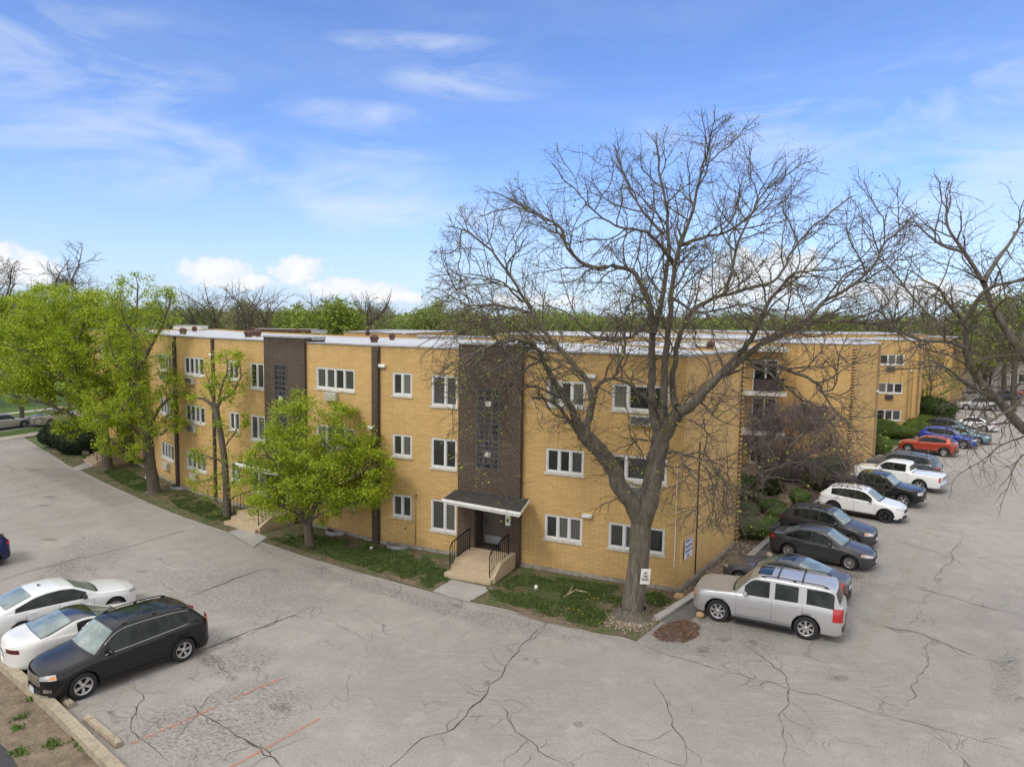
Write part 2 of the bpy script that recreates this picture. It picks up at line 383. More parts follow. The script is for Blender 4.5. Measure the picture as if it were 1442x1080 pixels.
# dark asphalt ramp between the kerb and the bays, and the kerb itself
m_new, nb = newmat('dark_asphalt', .9)
oc = nb.tc.outputs['Object']
nb.color(nb.mix(nb.ramp(nb.noise(oc, 2, 8, .7), (.4, 0.0), (.62, .8)), (.115, .112, .112), (.19, .182, .175))); nb.bump(nb.noise(oc, 60, 4), .5, .01)
def offs(pts, d):
    out = []
    for i, p in enumerate(pts):
        a = pts[max(i - 1, 0)]; b = pts[min(i + 1, len(pts) - 1)]
        t = Vector((b[0] - a[0], b[1] - a[1], 0)).normalized(); out.append((p[0] + t.y * d, p[1] - t.x * d))
    return out
kr = [(q.x, q.y) for q in ksm[1:]]
def strip(name, line, d0, d1, z0, z1, m_, parent=None, kind='structure'):
    a, b = offs(line, d0), offs(line, d1); mb = MB(); n = len(line)
    for i in range(n - 1):
        P = [(a[i][0], a[i][1]), (a[i + 1][0], a[i + 1][1]), (b[i + 1][0], b[i + 1][1]), (b[i][0], b[i][1])]
        mb.add([(x, y, z1) for x, y in P], [(0, 1, 2, 3)])
        if z1 - z0 > .02:
            mb.add([(P[0][0], P[0][1], z0), (P[1][0], P[1][1], z0), (P[1][0], P[1][1], z1), (P[0][0], P[0][1], z1)], [(0, 1, 2, 3)])
            mb.add([(P[3][0], P[3][1], z0), (P[2][0], P[2][1], z0), (P[2][0], P[2][1], z1), (P[3][0], P[3][1], z1)], [(0, 1, 2, 3)])
    if z1 - z0 > .02:
        for i in (0, n - 1): mb.add([(a[i][0], a[i][1], z0), (b[i][0], b[i][1], z0), (b[i][0], b[i][1], z1), (a[i][0], a[i][1], z1)], [(0, 1, 2, 3)])
    o = mb.build(name, m_, parent)
    if parent is None: tag(o, kind=kind)
    return o
strip('kerb', kr, -.02, -.30, 0, .13, m_conc)
strip('kerb_ramp', [kr[0], kr[1], kr[2], kr[3]], .02, .75, 0, .006, m_new)
kl = [(q.x, q.y) for q in KLw]
strip('lot_edge', kl, .0, .11, 0, .012, m_conc)
# walks to the entries
WALKS = []
for pts in ([(636, 817), (609, 833.5), (660, 848.5), (694, 829)], [(343, 743), (322, 750), (357, 771), (376, 757)], [(130, 648), (100, 660), (108, 664), (139, 655)]):
    q = [G(*p) for p in pts]; WALKS.append(ccw([(p.x, p.y) for p in q])); sheet('entry_walk', WALKS[-1], .034, m_conc)
# -------- the side street on the left
sw = [(0, -90), (0, 60)]
def band(name, o0, o1, z, m_, t0=-90, t1=90):
    return sheet(name, ccw([sq(o0, t0), sq(o1, t0), sq(o1, t1), sq(o0, t1)]), z, m_)
m_street, nb = newmat('street_asphalt', .92)
nb.color(nb.ramp(nb.noise(nb.tc.outputs['Object'], .8, 8, .7), (.35, (.23, .22, .21)), (.65, (.31, .295, .28))))
m_green, nb = newmat('mown_grass', .95)
nb.color(nb.ramp(nb.noise(nb.tc.outputs['Object'], 1.5, 8, .75), (.3, (.06, .115, .02)), (.7, (.12, .19, .035))))
m_walk = mat('pale_walk', (.47, .42, .35), .9, noise=.12, nscale=1.5)
band('sidewalk', 0, 1.7, .03, m_walk); band('grass_strip', 1.7, 4.3, .025, m_green); band('street', 4.3, 12.2, .01, m_street)
band('grass_strip', 12.2, 14.8, .025, m_green); band('sidewalk', 14.8, 16.2, .03, m_walk); band('lawn', 16.2, 60, .025, m_green)
# -------- layers on the lot surface: worn patches, cracks and painted lines
LOT = lot_o
bm_dark = blotch_mat('worn_dark', (.13, .125, .12), .55, 9.0, .47, .66, (1, 1.2, 1), math.radians(35))
bm_mid = blotch_mat('worn_mid', (.22, .205, .19), .42, 7.0, .42, .68, (1, 1.2, 1), math.radians(35))
bm_oil = blotch_mat('oil_stain', (.085, .078, .07), .6, 9, .42, .70)
bm_light = blotch_mat('worn_light', (.42, .39, .36), .5, 3, .40, .62, (.5, 1.8, 1), math.radians(35))
zc = [.004]
def px_patch(name, pts, m_):
    zc[0] += .0006
    q = [G(*p) for p in pts]; return patch_sheet(name, [(p.x, p.y) for p in q], m_, zc[0], LOT)
px_patch('worn_patch', [(345, 765), (440, 795), (640, 850), (870, 900), (880, 925), (740, 905), (560, 850), (400, 800)], bm_dark)
px_patch('worn_patch', [(120, 1010), (250, 975), (420, 930), (480, 960), (430, 1040), (300, 1100), (150, 1100)], bm_dark)
px_patch('worn_patch', [(270, 925), (360, 900), (420, 915), (380, 950), (280, 960)], bm_dark)
px_patch('worn_patch', [(0, 855), (70, 790), (130, 770), (110, 815), (40, 850), (0, 870)], bm_dark)
px_patch('worn_patch', [(40, 800), (110, 745), (200, 760), (180, 800), (80, 830)], bm_mid)
px_patch('worn_patch', [(60, 640), (110, 662), (220, 715), (200, 740), (90, 690), (20, 660)], bm_mid)
px_patch('worn_patch', [(180, 800), (300, 780), (480, 800), (520, 850), (380, 900), (200, 860)], bm_mid)
px_patch('worn_patch', [(850, 880), (980, 850), (1120, 880), (1160, 930), (1000, 950), (880, 930)], bm_mid)
px_patch('worn_patch', [(1120, 800), (1220, 760), (1260, 790), (1230, 850), (1190, 880), (1200, 830)], bm_mid)
px_patch('worn_patch', [(1230, 720), (1300, 660), (1442, 650), (1442, 700), (1320, 760)], bm_mid)
px_patch('worn_patch', [(1380, 920), (1442, 900), (1442, 1000), (1390, 1000)], bm_mid)
px_patch('worn_patch', [(500, 900), (700, 880), (900, 950), (850, 1060), (600, 1080), (480, 990)], bm_light)
px_patch('worn_patch', [(900, 960), (1200, 900), (1400, 960), (1400, 1060), (1000, 1080)], bm_light)
for (x, y, rx, ry) in ((420, 765, 12, 3), (443, 773, 10, 3), (575, 762, 5, 2), (455, 800, 8, 3), (72, 760, 16, 3), (118, 758, 4, 2), (325, 955, 12, 7), (395, 997, 22, 10), (815, 1020, 9, 5), (685, 962, 8, 5), (1322, 817, 9, 5), (1205, 812, 14, 5), (1020, 900, 14, 5), (1060, 905, 9, 6), (990, 915, 12, 5), (1105, 850, 10, 4), (1436, 984, 9, 4), (1318, 905, 12, 6), (1180, 955, 20, 7), (990, 873, 10, 6), (70, 700, 18, 2), (60, 712, 18, 2), (200, 805, 10, 2), (50, 662, 15, 2), (240, 870, 30, 5), (330, 900, 16, 6), (295, 930, 20, 10), (1105, 815, 12, 4), (1215, 775, 20, 5), (1270, 735, 16, 4), (1290, 700, 14, 3)):
    px_patch('oil_stain', [(x + rx * math.cos(a) * rnd.uniform(.8, 1.25), y + ry * math.sin(a) * rnd.uniform(.8, 1.25)) for a in [k * PI / 5 for k in range(10)]], bm_oil)
m_crack = mat('crack_dark', (.055, .05, .046), .98, noise=.35, nscale=4)  # dark tone of the open cracks in the asphalt
crk = MB()
def crack(px, wd=.045, jit=.10, z=.012, branch=0):
    wd *= .48
    P = [G(*p) for p in px]; pts = []
    for i in range(len(P) - 1):
        n = max(2, int((P[i + 1] - P[i]).length / .22))
        for k in range(n): pts.append(P[i].lerp(P[i + 1], k / n))
    pts.append(P[-1]); out = []; o = 0
    for i, p in enumerate(pts):
        t = (pts[min(i + 1, len(pts) - 1)] - pts[max(0, i - 1)]).normalized(); n = Vector((-t.y, t.x, 0))
        o = o * .75 + rnd.uniform(-jit, jit); out.append((p + n * o, n))
    V = []; F = []
    for i, (p, n) in enumerate(out):
        w_ = wd * rnd.uniform(.25, 1.3) * min(1, .3 + 3 * min(i, len(out) - 1 - i) / len(out)); V += [(p.x + n.x * w_ / 2, p.y + n.y * w_ / 2, z), (p.x - n.x * w_ / 2, p.y - n.y * w_ / 2, z)]
        if i: k = 2 * i; F.append((k - 2, k - 1, k + 1, k))
    crk.add(V, F)
    if branch:
        for _ in range(branch):
            i = rnd.randrange(2, len(out) - 2) if len(out) > 5 else 1; p = out[i][0]; a = rnd.uniform(0, 2 * PI); V = []; F = []
            L_ = rnd.uniform(.4, 1.6); n_ = int(L_ / .12)
            for k in range(n_ + 1):
                a += rnd.uniform(-.7, .7); p = p + Vector((math.cos(a), math.sin(a), 0)) * .12; w_ = wd * .35 * (1 - k / (n_ + 1)) + .004
                nx, ny = -math.sin(a), math.cos(a); V += [(p.x + nx * w_ / 2, p.y + ny * w_ / 2, z), (p.x - nx * w_ / 2, p.y - ny * w_ / 2, z)]
                if k: q = 2 * k; F.append((q - 2, q - 1, q + 1, q))
            crk.add(V, F)
Q = lambda pts, x0, y0, s: [(x0 + x / s, y0 + y / s) for x, y in pts]
crack(Q([(1245, 45), (1190, 100), (1130, 150), (1090, 215), (1040, 270), (980, 350), (910, 425), (820, 490), (740, 520), (650, 585), (585, 634)], 340, 860, 2.884), .085, .07, branch=7)
crack(Q([(990, 355), (1060, 395), (1080, 435), (1110, 490), (1170, 540), (1185, 580), (1280, 612), (1360, 628)], 340, 860, 2.884), .05, branch=6)
crack(Q([(1185, 580), (1150, 634)], 340, 860, 2.884), .04)
crack(Q([(810, 500), (850, 545)], 340, 860, 2.884), .03)
crack(Q([(0, 105), (100, 60), (230, 10), (300, -15)], 340, 860, 2.884), .07, branch=2)
crack(Q([(10, 520), (80, 560), (130, 595), (185, 634)], 340, 860, 2.884), .05, branch=3)
crack(Q([(330, 15), (400, 50), (460, 90), (490, 130)], 340, 860, 2.884), .025)
crack(Q([(450, 240), (440, 300), (440, 340), (490, 370)], 340, 860, 2.884), .02, branch=3)
crack(Q([(880, 110), (820, 150), (960, 65), (1005, 30)], 340, 860, 2.884)[::3], .025)
crack(Q([(150, 790), (60, 870), (0, 930)], 740, 700, 4.506), .05)
crack(Q([(190, 330), (225, 375), (240, 430), (270, 500), (290, 560), (300, 612)], 840, 820, 2.395), .045, branch=3)
crack(Q([(120, 200), (240, 240), (400, 290), (520, 325), (650, 360), (740, 375), (850, 415), (1000, 452), (1120, 480), (1260, 520), (1420, 570)], 840, 820, 2.395), .05, .06, branch=10)
crack(Q([(480, 200), (540, 240), (600, 285), (640, 320), (660, 360), (655, 410), (625, 450), (625, 500), (640, 560), (640, 622)], 840, 820, 2.395), .06, .07, branch=5)
crack(Q([(1030, 450), (1050, 400), (1085, 320), (1110, 240), (1120, 215)], 840, 820, 2.395), .045, branch=3)
crack(Q([(850, 110), (980, 150), (1090, 175), (1160, 200), (1290, 245), (1420, 295)], 840, 820, 2.395), .06, .08, branch=7)
crack(Q([(1030, 0), (1130, 30), (1250, 65), (1340, 90), (1442, 112)], 840, 820, 2.395), .05, .06, branch=4)
crack(Q([(1100, 75), (1060, 150)], 840, 820, 2.395), .03); crack(Q([(925, 32), (1100, 75), (1130, 20)], 840, 820, 2.395), .03)
crack(Q([(0, 495), (90, 545), (190, 590), (300, 622)], 840, 820, 2.395), .05, .04)
crack(Q([(1120, 500), (1180, 545), (1230, 590), (1280, 622)], 840, 820, 2.395), .035, branch=6)
crack(Q([(1375, 210), (1390, 285)], 840, 820, 2.395), .03); crack(Q([(730, 195), (700, 240)], 840, 820, 2.395), .03)
crack(Q([(1420, 700), (1380, 800), (1350, 880), (1250, 1000), (1200, 1056)], 1060, 600, 4.807), .05, .08, branch=4)
crack(Q([(960, 780), (1100, 810), (1250, 850), (1340, 890), (1442, 960)], 1060, 600, 4.807), .05, .08, branch=3)
crack(Q([(1200, 610), (1300, 640), (1442, 680)], 1060, 600, 4.807), .04, .06)
crack(Q([(0, 660), (150, 625), (330, 600), (500, 560)], 0, 580, 4), .05, .06); crack(Q([(0, 500), (200, 460), (360, 437)], 0, 580, 4), .05)
crack(Q([(150, 890), (300, 850), (500, 810), (620, 785), (760, 750), (930, 700), (1050, 665), (1160, 640)], 0, 580, 4), .05, .07, branch=5)
crack(Q([(0, 960), (130, 905), (300, 870), (430, 830), (560, 800)], 0, 580, 4), .07, .06, branch=3)
crack(Q([(0, 285), (60, 310), (80, 340), (230, 295)], 0, 580, 4), .04); crack(Q([(1020, 1055), (1150, 1010), (1300, 950), (1440, 900)], 0, 580, 4), .06, .06, branch=3)
crack(Q([(480, 860), (560, 920), (640, 960)], 0, 580, 4), .03, branch=3); crack(Q([(860, 800), (1000, 890), (1160, 1000), (1260, 1060)], 0, 740, 3.178), .06, .06, branch=5)
crack(Q([(870, 580), (1000, 520), (1130, 470), (1260, 420)], 0, 740, 3.178), .08, .05, branch=3)
crack(Q([(600, 700), (640, 760), (590, 860), (620, 930), (700, 1000), (750, 1060)], 0, 740, 3.178), .04, .08, branch=8)
crack(Q([(900, 560), (960, 600), (1040, 660)], 0, 740, 3.178), .03); crack(Q([(810, 335), (930, 290), (1060, 240), (1150, 200), (1270, 190)], 0, 740, 3.178), .05, .06, branch=4)
crack(Q([(700, 240), (800, 310)], 0, 740, 3.178), .03); crack(Q([(1060, 0), (1110, 70), (1240, 130)], 0, 740, 3.178), .04)
crk.build('crack', m_crack, LOT)
# painted lines
def paint_mat(name, col, lo, hi, scale=5):
    m, nb = newmat(name, .8); nb.color(nb.mix(nb.noise(nb.tc.outputs['Object'], 12, 5, .7), [c * .85 for c in col], [min(1, c * 1.1) for c in col]))
    a = nb.ramp(nb.noise(nb.tc.outputs['Object'], scale, 9, .8), (lo, 0.0), (hi, .85))
    tr = nb.N.new('ShaderNodeBsdfTransparent'); mx = nb.N.new('ShaderNodeMixShader')
    nb.L.new(a, mx.inputs[0]); nb.L.new(tr.outputs[0], mx.inputs[1]); nb.L.new(nb.b.outputs[0], mx.inputs[2]); nb.L.new(mx.outputs[0], nb.N['Material Output'].inputs[0]); return m
m_or = paint_mat('orange_paint', (.58, .23, .145), .41, .61, 6); m_ye = paint_mat('faded_yellow_paint', (.50, .45, .33), .46, .66, 5)
def line(name, a, b, wd, m_, z=.010):
    A, B = G(*a), G(*b); t = (B - A).normalized(); n = Vector((-t.y, t.x, 0)) * wd / 2
    mb = MB(); mb.quad((A + n)[:2] + (z,), (A - n)[:2] + (z,), (B - n)[:2] + (z,), (B + n)[:2] + (z,)); return mb.build(name, m_, LOT)
line('orange_line', (185, 1047), (303, 996), .10, m_or); line('orange_line', (325, 985), (394, 956), .09, m_or); line('orange_line', (320, 1083), (450, 1012), .10, m_or)
for a, b, wd in (((1208, 925), (1222, 893), .35), ((1236, 890), (1262, 838), .45), ((1265, 830), (1285, 795), .4), ((1287, 790), (1296, 776), .3), ((1300, 758), (1312, 742), .4), ((115, 905), (118, 906), .3), ((38, 735), (90, 772), .3), ((110, 1000), (190, 965), .2)):
    line('faded_line', a, b, wd, m_ye, .0105)
# -------- green patches and soil patches in the lawns, and grass blades
def px_poly(pts): return [(G(*p).x, G(*p).y) for p in pts]
bm_green = blotch_mat('grass_patch', (.06, .095, .02), .9, 7, .38, .60)
bm_soil = blotch_mat('soil_patch', (.20, .15, .10), .95, 2.5, .35, .5)
bm_chips = blotch_mat('wood_chips', (.36, .29, .22), .9, 9, .42, .52)
GR = [px_poly(p) for p in (
    [(145, 664), (180, 662), (212, 680), (214, 694), (190, 690), (160, 676)],
    [(236, 700), (262, 697), (300, 710), (318, 722), (345, 742), (330, 744), (290, 730), (250, 715)],
    [(377, 760), (420, 750), (520, 768), (600, 785), (632, 806), (630, 822), (606, 829), (520, 803), (440, 778)],
    [(684, 830), (740, 806), (870, 826), (882, 840), (855, 868), (846, 886), (800, 876), (730, 856), (700, 846)],
    [(903, 832), (930, 836), (948, 848), (930, 857), (908, 850)],
    [(112, 640), (130, 640), (132, 646), (120, 648)])]
lawn_stuff = bpy.data.objects['lawn']
for i, g_ in enumerate(GR): patch_sheet('grass_patch', g_, bm_green, .026 + i * .0005, lawn_stuff)
for i, pts in enumerate(([(768, 858), (795, 845), (815, 862), (800, 880), (775, 874)], [(680, 842), (760, 862), (850, 890), (846, 895), (740, 873)], [(520, 800), (600, 822), (606, 832), (560, 822)], [(380, 762), (520, 808), (516, 812), (378, 766)],
                         [(868, 850), (905, 838), (945, 855), (925, 880), (895, 902), (850, 892)], [(560, 778), (650, 792), (655, 800), (600, 796)])):
    patch_sheet('soil_patch', px_poly(pts), bm_soil, .032 + i * .0005, lawn_stuff)
for i, pts in enumerate(([(855, 862), (880, 878), (915, 872), (940, 850), (915, 885), (880, 892), (850, 880)], [(650, 790), (662, 800), (640, 812), (632, 800)], [(968, 828), (1030, 778), (1042, 785), (985, 835)])):
    patch_sheet('wood_chips', px_poly(pts), bm_chips, .037 + i * .0005, lawn_stuff)
# leaf litter heap on the asphalt at the corner
lit = px_poly([(918, 893), (935, 880), (965, 872), (985, 880), (984, 896), (965, 905), (930, 903)])
def in_poly(x, y, poly):
    c = False; j = len(poly) - 1
    for i in range(len(poly)):
        if ((poly[i][1] > y) != (poly[j][1] > y)) and (x < (poly[j][0] - poly[i][0]) * (y - poly[i][1]) / (poly[j][1] - poly[i][1]) + poly[i][0]): c = not c
        j = i
    return c
from mathutils import noise as mnoise
def scatter(polys, dens, fn):
    for poly in polys:
        xs = [p[0] for p in poly]; ys = [p[1] for p in poly]; A = (max(xs) - min(xs)) * (max(ys) - min(ys))
        for _ in range(int(A * dens)):
            x, y = rnd.uniform(min(xs), max(xs)), rnd.uniform(min(ys), max(ys))
            if in_poly(x, y, poly): fn(x, y)
m_blade, nb = newmat('grass_blades', .8)
nb.color(nb.ramp(nb.noise(nb.tc.outputs['Object'], 2.2, 7, .75), (.32, (.05, .085, .015)), (.5, (.085, .13, .025)), (.7, (.17, .19, .06))))
V = []; F = []
def blade(x, y, h=(.04, .11), z=.02):
    for _ in range(2):
        a = rnd.uniform(0, PI); hh = rnd.uniform(*h); w_ = rnd.uniform(.012, .03); dx, dy = math.cos(a) * w_, math.sin(a) * w_
        lx, ly = rnd.uniform(-.05, .05), rnd.uniform(-.05, .05); n = len(V)
        V.extend([(x - dx, y - dy, z), (x + dx, y + dy, z), (x + lx, y + ly, z + hh)]); F.append((n, n + 1, n + 2))
def keep(x, y):
    if mnoise.noise(Vector((x * .9, y * .9, 3))) + .35 * mnoise.noise(Vector((x * 3, y * 3, 1))) > -.16: blade(x, y)
scatter(GR, 520, keep)
scatter([[(q[0], q[1]) for q in lawn[:21]] + [(PA[4].x, PA[4].y), (PA[3].x, PA[3].y), (PA[2].x, PA[2].y), (PA[1].x, PA[1].y), (-31, 55)]], 26, lambda x, y: None if any(in_poly(x, y, w_) for w_ in WALKS) else blade(x, y, (.03, .08)))
scatter([GLAWN], 60, lambda x, y: blade(x, y, (.05, .12)))
tag(np_mesh('grass', V, F, m_blade), 'short green grass on the lawn strips before the yellow wall', 'grass', kind='stuff')
# dandelions
mb = MB(); yel = mat('dandelion', (.75, .55, .03), .7)
def dand(x, y): mb.box((x, y, .10), (.035, .035, .01), rnd.random(), 0)
scatter([px_poly([(790, 840), (868, 838), (858, 872), (846, 884), (800, 872)]), px_poly([(903, 834), (945, 842), (940, 855), (908, 852)])], 5, dand)
tag(mb.build('dandelion_flowers', yel), 'tiny yellow dandelion flowers dotting the lawn by the big trunk', 'flowers', kind='stuff')
# litter chips: brown leaf heap, chips around the trunk and along the bed
m_leafl = mat('dry_leaf', (.15, .085, .05), .95, noise=.5, nscale=8); m_chip = mat('dry_chip', (.38, .31, .24), .95, noise=.4, nscale=8)
V = []; F = []
def fleck(x, y, z=.03, s=.05):
    a = rnd.uniform(0, PI); b = s * rnd.uniform(.5, 1.4); n = len(V); t = rnd.uniform(-.03, .03)
    V.extend([(x + math.cos(a) * b, y + math.sin(a) * b, z + t + .02), (x - math.sin(a) * b * .5, y + math.cos(a) * b * .5, z + .01), (x - math.cos(a) * b, y - math.sin(a) * b, z - t + .02), (x + math.sin(a) * b * .5, y - math.cos(a) * b * .5, z)]); F.append((n, n + 1, n + 2, n + 3))
cxx = sum(p[0] for p in lit) / len(lit); cyy = sum(p[1] for p in lit) / len(lit)
scatter([lit], 900, lambda x, y: fleck(x, y, .02 + .10 * max(0, 1 - math.hypot(x - cxx, y - cyy) / .9) * rnd.random(), .035))
tag(np_mesh('leaf_litter', V, F, m_leafl), 'flat heap of brown dead leaves on the asphalt at the lot corner', 'leaves', kind='stuff')
V = []; F = []
scatter([px_poly(p) for p in ([(852, 860), (880, 876), (915, 872), (942, 850), (920, 888), (880, 893), (850, 882)],)], 130, lambda x, y: fleck(x, y, .03, .05))
bedv = ccw([(q.x, q.y) for q in KRw[2:5]] + [(PA[5].x + 6, PA[5].y + 12), (PA[5].x, PA[5].y + .5), (PA[4].x, PA[4].y + .4)])
scatter([bedv], 55, lambda x, y: fleck(x, y, .03, .055))
tag(np_mesh('wood_chip_litter', V, F, m_chip), 'pale wood chips around the big trunk and along the planting bed', 'wood chips', kind='stuff')
# -------- bottom-left kerb beam, dirt verge and wheel stops
kb = [(-21.5, 25.6), (G(0, 947).x, G(0, 947).y), (G(66, 1006).x, G(66, 1006).y), (G(138, 1080).x, G(138, 1080).y), (-6.9, 13.7)]
dirt = [(kb[0][0], kb[0][1])] + kb[1:] + [(-9, 8), (-20, 10), (-30, 24)]
sheet('dirt_verge', ccw(dirt), .06, m_soil)
road2 = ccw([(-17.0, 16.6), (-13.9, 16.6), (-11.9, 14.8), (-10.5, 13.0), (-9, 8), (-20, 8)])
sheet('side_road', [(G(0, 1050).x - 6, G(0, 1050).y + 4), (G(0, 1050).x, G(0, 1050).y), (G(14, 1062).x, G(14, 1062).y), (G(26, 1085).x, G(26, 1085).y), (G(40, 1140).x, G(40, 1140).y), (-12, 9), (-22, 12)], .068, mat('blacktop', (.045, .045, .048), .85, noise=.2, nscale=20))
strip('kerb_beam', kb, .0, -.27, 0, .27, m_old)
def wheel_stop(a, b, label):
    A, B = G(*a, .13), G(*b, .13); c = (A + B) / 2; d = B - A; L_ = d.length; ang = math.atan2(d.y, d.x)
    mb = MB(); h = .13; w0, w1 = .10, .065
    sec = [(-w0, 0), (w0, 0), (w0, .06), (w1, h), (-w1, h), (-w0, .06)]; ends = []
    u = Vector((math.cos(ang), math.sin(ang), 0)); v = Vector((-math.sin(ang), math.cos(ang), 0))
    nS = 6; P = []
    for i in range(nS + 1):
        t = (i / nS - .5) * L_; sh = .96 if i in (0, nS) else 1
        P.append([Vector((c.x, c.y, 0)) + u * t + v * (y * sh + rnd.uniform(-.004, .004)) + Vector((0, 0, z * sh + .012)) for y, z in sec] )
    for i in range(nS + 1): P[i].append(P[i][0])
    mb.grid(P, 0, False); mb.add(P[0][:6], [(5, 4, 3, 2, 1, 0)]); mb.add(P[-1][:6], [(0, 1, 2, 3, 4, 5)])
    for t in (-.35, .35): q = Vector((c.x, c.y, 0)) + u * t * L_; mb.lathe([(.02, h + .012), (.0, h + .03)], 8, 'z', (q.x, q.y, 0), 1)
    return tag(mb.build('wheel_stop', [m_old, mat('rust', (.18, .08, .04), .9)]), label, 'wheel stop', 'concrete wheel stops in the bays')
wheel_stop((122, 1006), (168, 1045), 'worn concrete wheel stop lying alone in the empty bay before the orange line')
wheel_stop((64, 957), (101, 990), 'concrete wheel stop half hidden under the nose of the black sport utility')
wheel_stop((148, 1068), (196, 1112), 'wheel stop cut by the bottom edge of the picture')
wheel_stop((28, 925), (58, 950), 'wheel stop between the black sport utility and the white coupe')
# weeds in the verge
V = []; F = []
for (x, y) in ((30, 1010), (25, 1025), (70, 1047), (75, 1050), (25, 1058), (115, 1045), (120, 1052), (110, 1040), (45, 985), (28, 1062)):
    q = G(x, y, .06)
    for _ in range(60):
        r_ = abs(rnd.gauss(0, .10)); a = rnd.uniform(0, 2 * PI); blade(q.x + r_ * math.cos(a), q.y + r_ * math.sin(a), (.04, .13), .06)
tag(np_mesh('weeds', V, F, mat('weed_green', (.12, .19, .04), .8, noise=.3, nscale=5)), 'scattered weed tufts in the bare dirt beyond the kerb beam', 'weeds', kind='stuff')
# ================================================================= building materials
def brick_mat(name, c1, c2, mort, bw=.40, bh=.072, mo=.012, var=.5, stain=.35):
    m, nb = newmat(name, .9)
    uv = nb.tc.outputs['UV']
    bt = nb.N.new('ShaderNodeTexBrick'); nb.L.new(uv, bt.inputs['Vector'])
    bt.inputs['Color1'].default_value = rgb(c1); bt.inputs['Color2'].default_value = rgb(c2); bt.inputs['Mortar'].default_value = rgb(mort)
    bt.inputs['Scale'].default_value = 1; bt.inputs['Brick Width'].default_value = bw; bt.inputs['Row Height'].default_value = bh
    bt.inputs['Mortar Size'].default_value = mo; bt.inputs['Mortar Smooth'].default_value = .2; bt.inputs['Bias'].default_value = -.1; bt.offset = .5
    c = nb.mix(nb.ramp(nb.noise(nb.mapping(uv, (.9, 2.2, 1)), 1.3, 7, .65), (.3, .0), (.75, var)), bt.outputs['Color'], [v * .72 for v in c1])
    # weather staining: streaks that run down, and a grimy band under the coping and at the foot
    stn = nb.noise(nb.mapping(uv, (1.6, .16, 1)), 1.0, 7, .7)
    c = nb.mix(nb.math('MULTIPLY', nb.ramp(stn, (.48, 0.0), (.75, 1.0)), stain), c, [v * .5 for v in c1])
    sz = nb.N.new('ShaderNodeSeparateXYZ'); nb.L.new(uv, sz.inputs[0])
    edge = nb.math('ADD', nb.ramp(nb.math('DIVIDE', sz.outputs[1], 10), (.0, .55), (.05, 0.0)), nb.ramp(nb.math('DIVIDE', sz.outputs[1], 10), (.895, 0.0), (.935, .55)))
    c = nb.mix(nb.math('MULTIPLY', edge, nb.ramp(nb.noise(nb.mapping(uv, (2, .6, 1)), 2, 6, .7), (.35, .1), (.65, 1.0))), c, [v * .38 for v in c1])
    nb.color(c); nb.bump(bt.outputs['Fac'], -.35, .012)
    return m
m_yel = brick_mat('yellow_brick', (.66, .435, .175), (.53, .335, .120), (.40, .26, .115), bh=.095, bw=.42, mo=.014, var=.55, stain=.45)
m_brn = brick_mat('brown_brick', (.062, .037, .026), (.026, .017, .013), (.22, .17, .13), bw=.22, bh=.088, mo=.011, var=.4, stain=.2)
m_frame = mat('white_frame', (.66, .66, .65), .5, noise=.06, nscale=2)
m_sill = mat('pale_sill', (.55, .52, .46), .85, noise=.22, nscale=5)
m_found = mat('foundation', (.30, .27, .23), .95, noise=.35, nscale=4, bump=.5, bscale=20)
m_roof, nb = newmat('white_roof', .75)
oc = nb.tc.outputs['Object']
r_ = nb.ramp(nb.noise(oc, .5, 8, .7), (.3, (.36, .37, .39)), (.7, (.60, .60, .62)))
r_ = nb.mix(nb.ramp(nb.noise(nb.mapping(oc, (1, .25, 1)), .9, 6, .7), (.55, 0.0), (.7, .5)), r_, (.22, .22, .23))
seam = nb.math('PINGPONG', nb.math('MULTIPLY', nb.math('ADD', nb.N.new('ShaderNodeSeparateXYZ').outputs[0], 0), 1), 1.0)
nb.color(r_)
m_cop = mat('metal_coping', (.33, .32, .31), .5, metal=.3, noise=.25, nscale=3)
m_black = mat('black_metal', (.006, .006, .007), .6, spec=.2)
m_dspout = mat('brown_metal', (.055, .042, .034), .5, noise=.3, nscale=3)
m_vent = mat('rusty_clay', (.125, .068, .052), .9, noise=.4, nscale=4)
m_white = mat('white_paint', (.76, .75, .72), .55, noise=.08, nscale=2)
m_acw = mat('beige_metal', (.52, .48, .41), .55, noise=.12, nscale=6)
m_acg = mat('dark_grille', (.05, .05, .05), .6)
def glass_mat(name, dark, curtain, amt):
    m, nb = newmat(name, .06)
    w_ = nb.N.new('ShaderNodeTexWave'); w_.inputs['Scale'].default_value = 3.4; w_.inputs['Distortion'].default_value = 2.2; w_.inputs['Detail'].default_value = 3
    nb.L.new(nb.mapping(nb.tc.outputs['UV'], (1, .12, 1)), w_.inputs['Vector'])
    oi = nb.N.new('ShaderNodeObjectInfo')
    k = nb.math('MULTIPLY', nb.ramp(oi.outputs['Random'], (.30, .08), (.70, .7), (.97, 1.0)), amt)
    nb.color(nb.mix(k, dark, nb.mix(w_.outputs['Fac'], [c * .55 for c in curtain], curtain)))
    nb.b.inputs['Specular IOR Level'].default_value = .6
    return m
m_glass = glass_mat('window_glass', (.012, .014, .013), (.20, .20, .175), .9)
m_gdark = glass_mat('dark_glass', (.010, .012, .013), (.04, .045, .045), .6)
m_gblk, nb = newmat('glass_block', .18); nb.b.inputs['Specular IOR Level'].default_value = .28
nb.color(nb.ramp(nb.noise(nb.tc.outputs['UV'], 3, 4), (.35, (.012, .015, .022)), (.6, (.035, .045, .06)), (.75, (.09, .11, .13))))
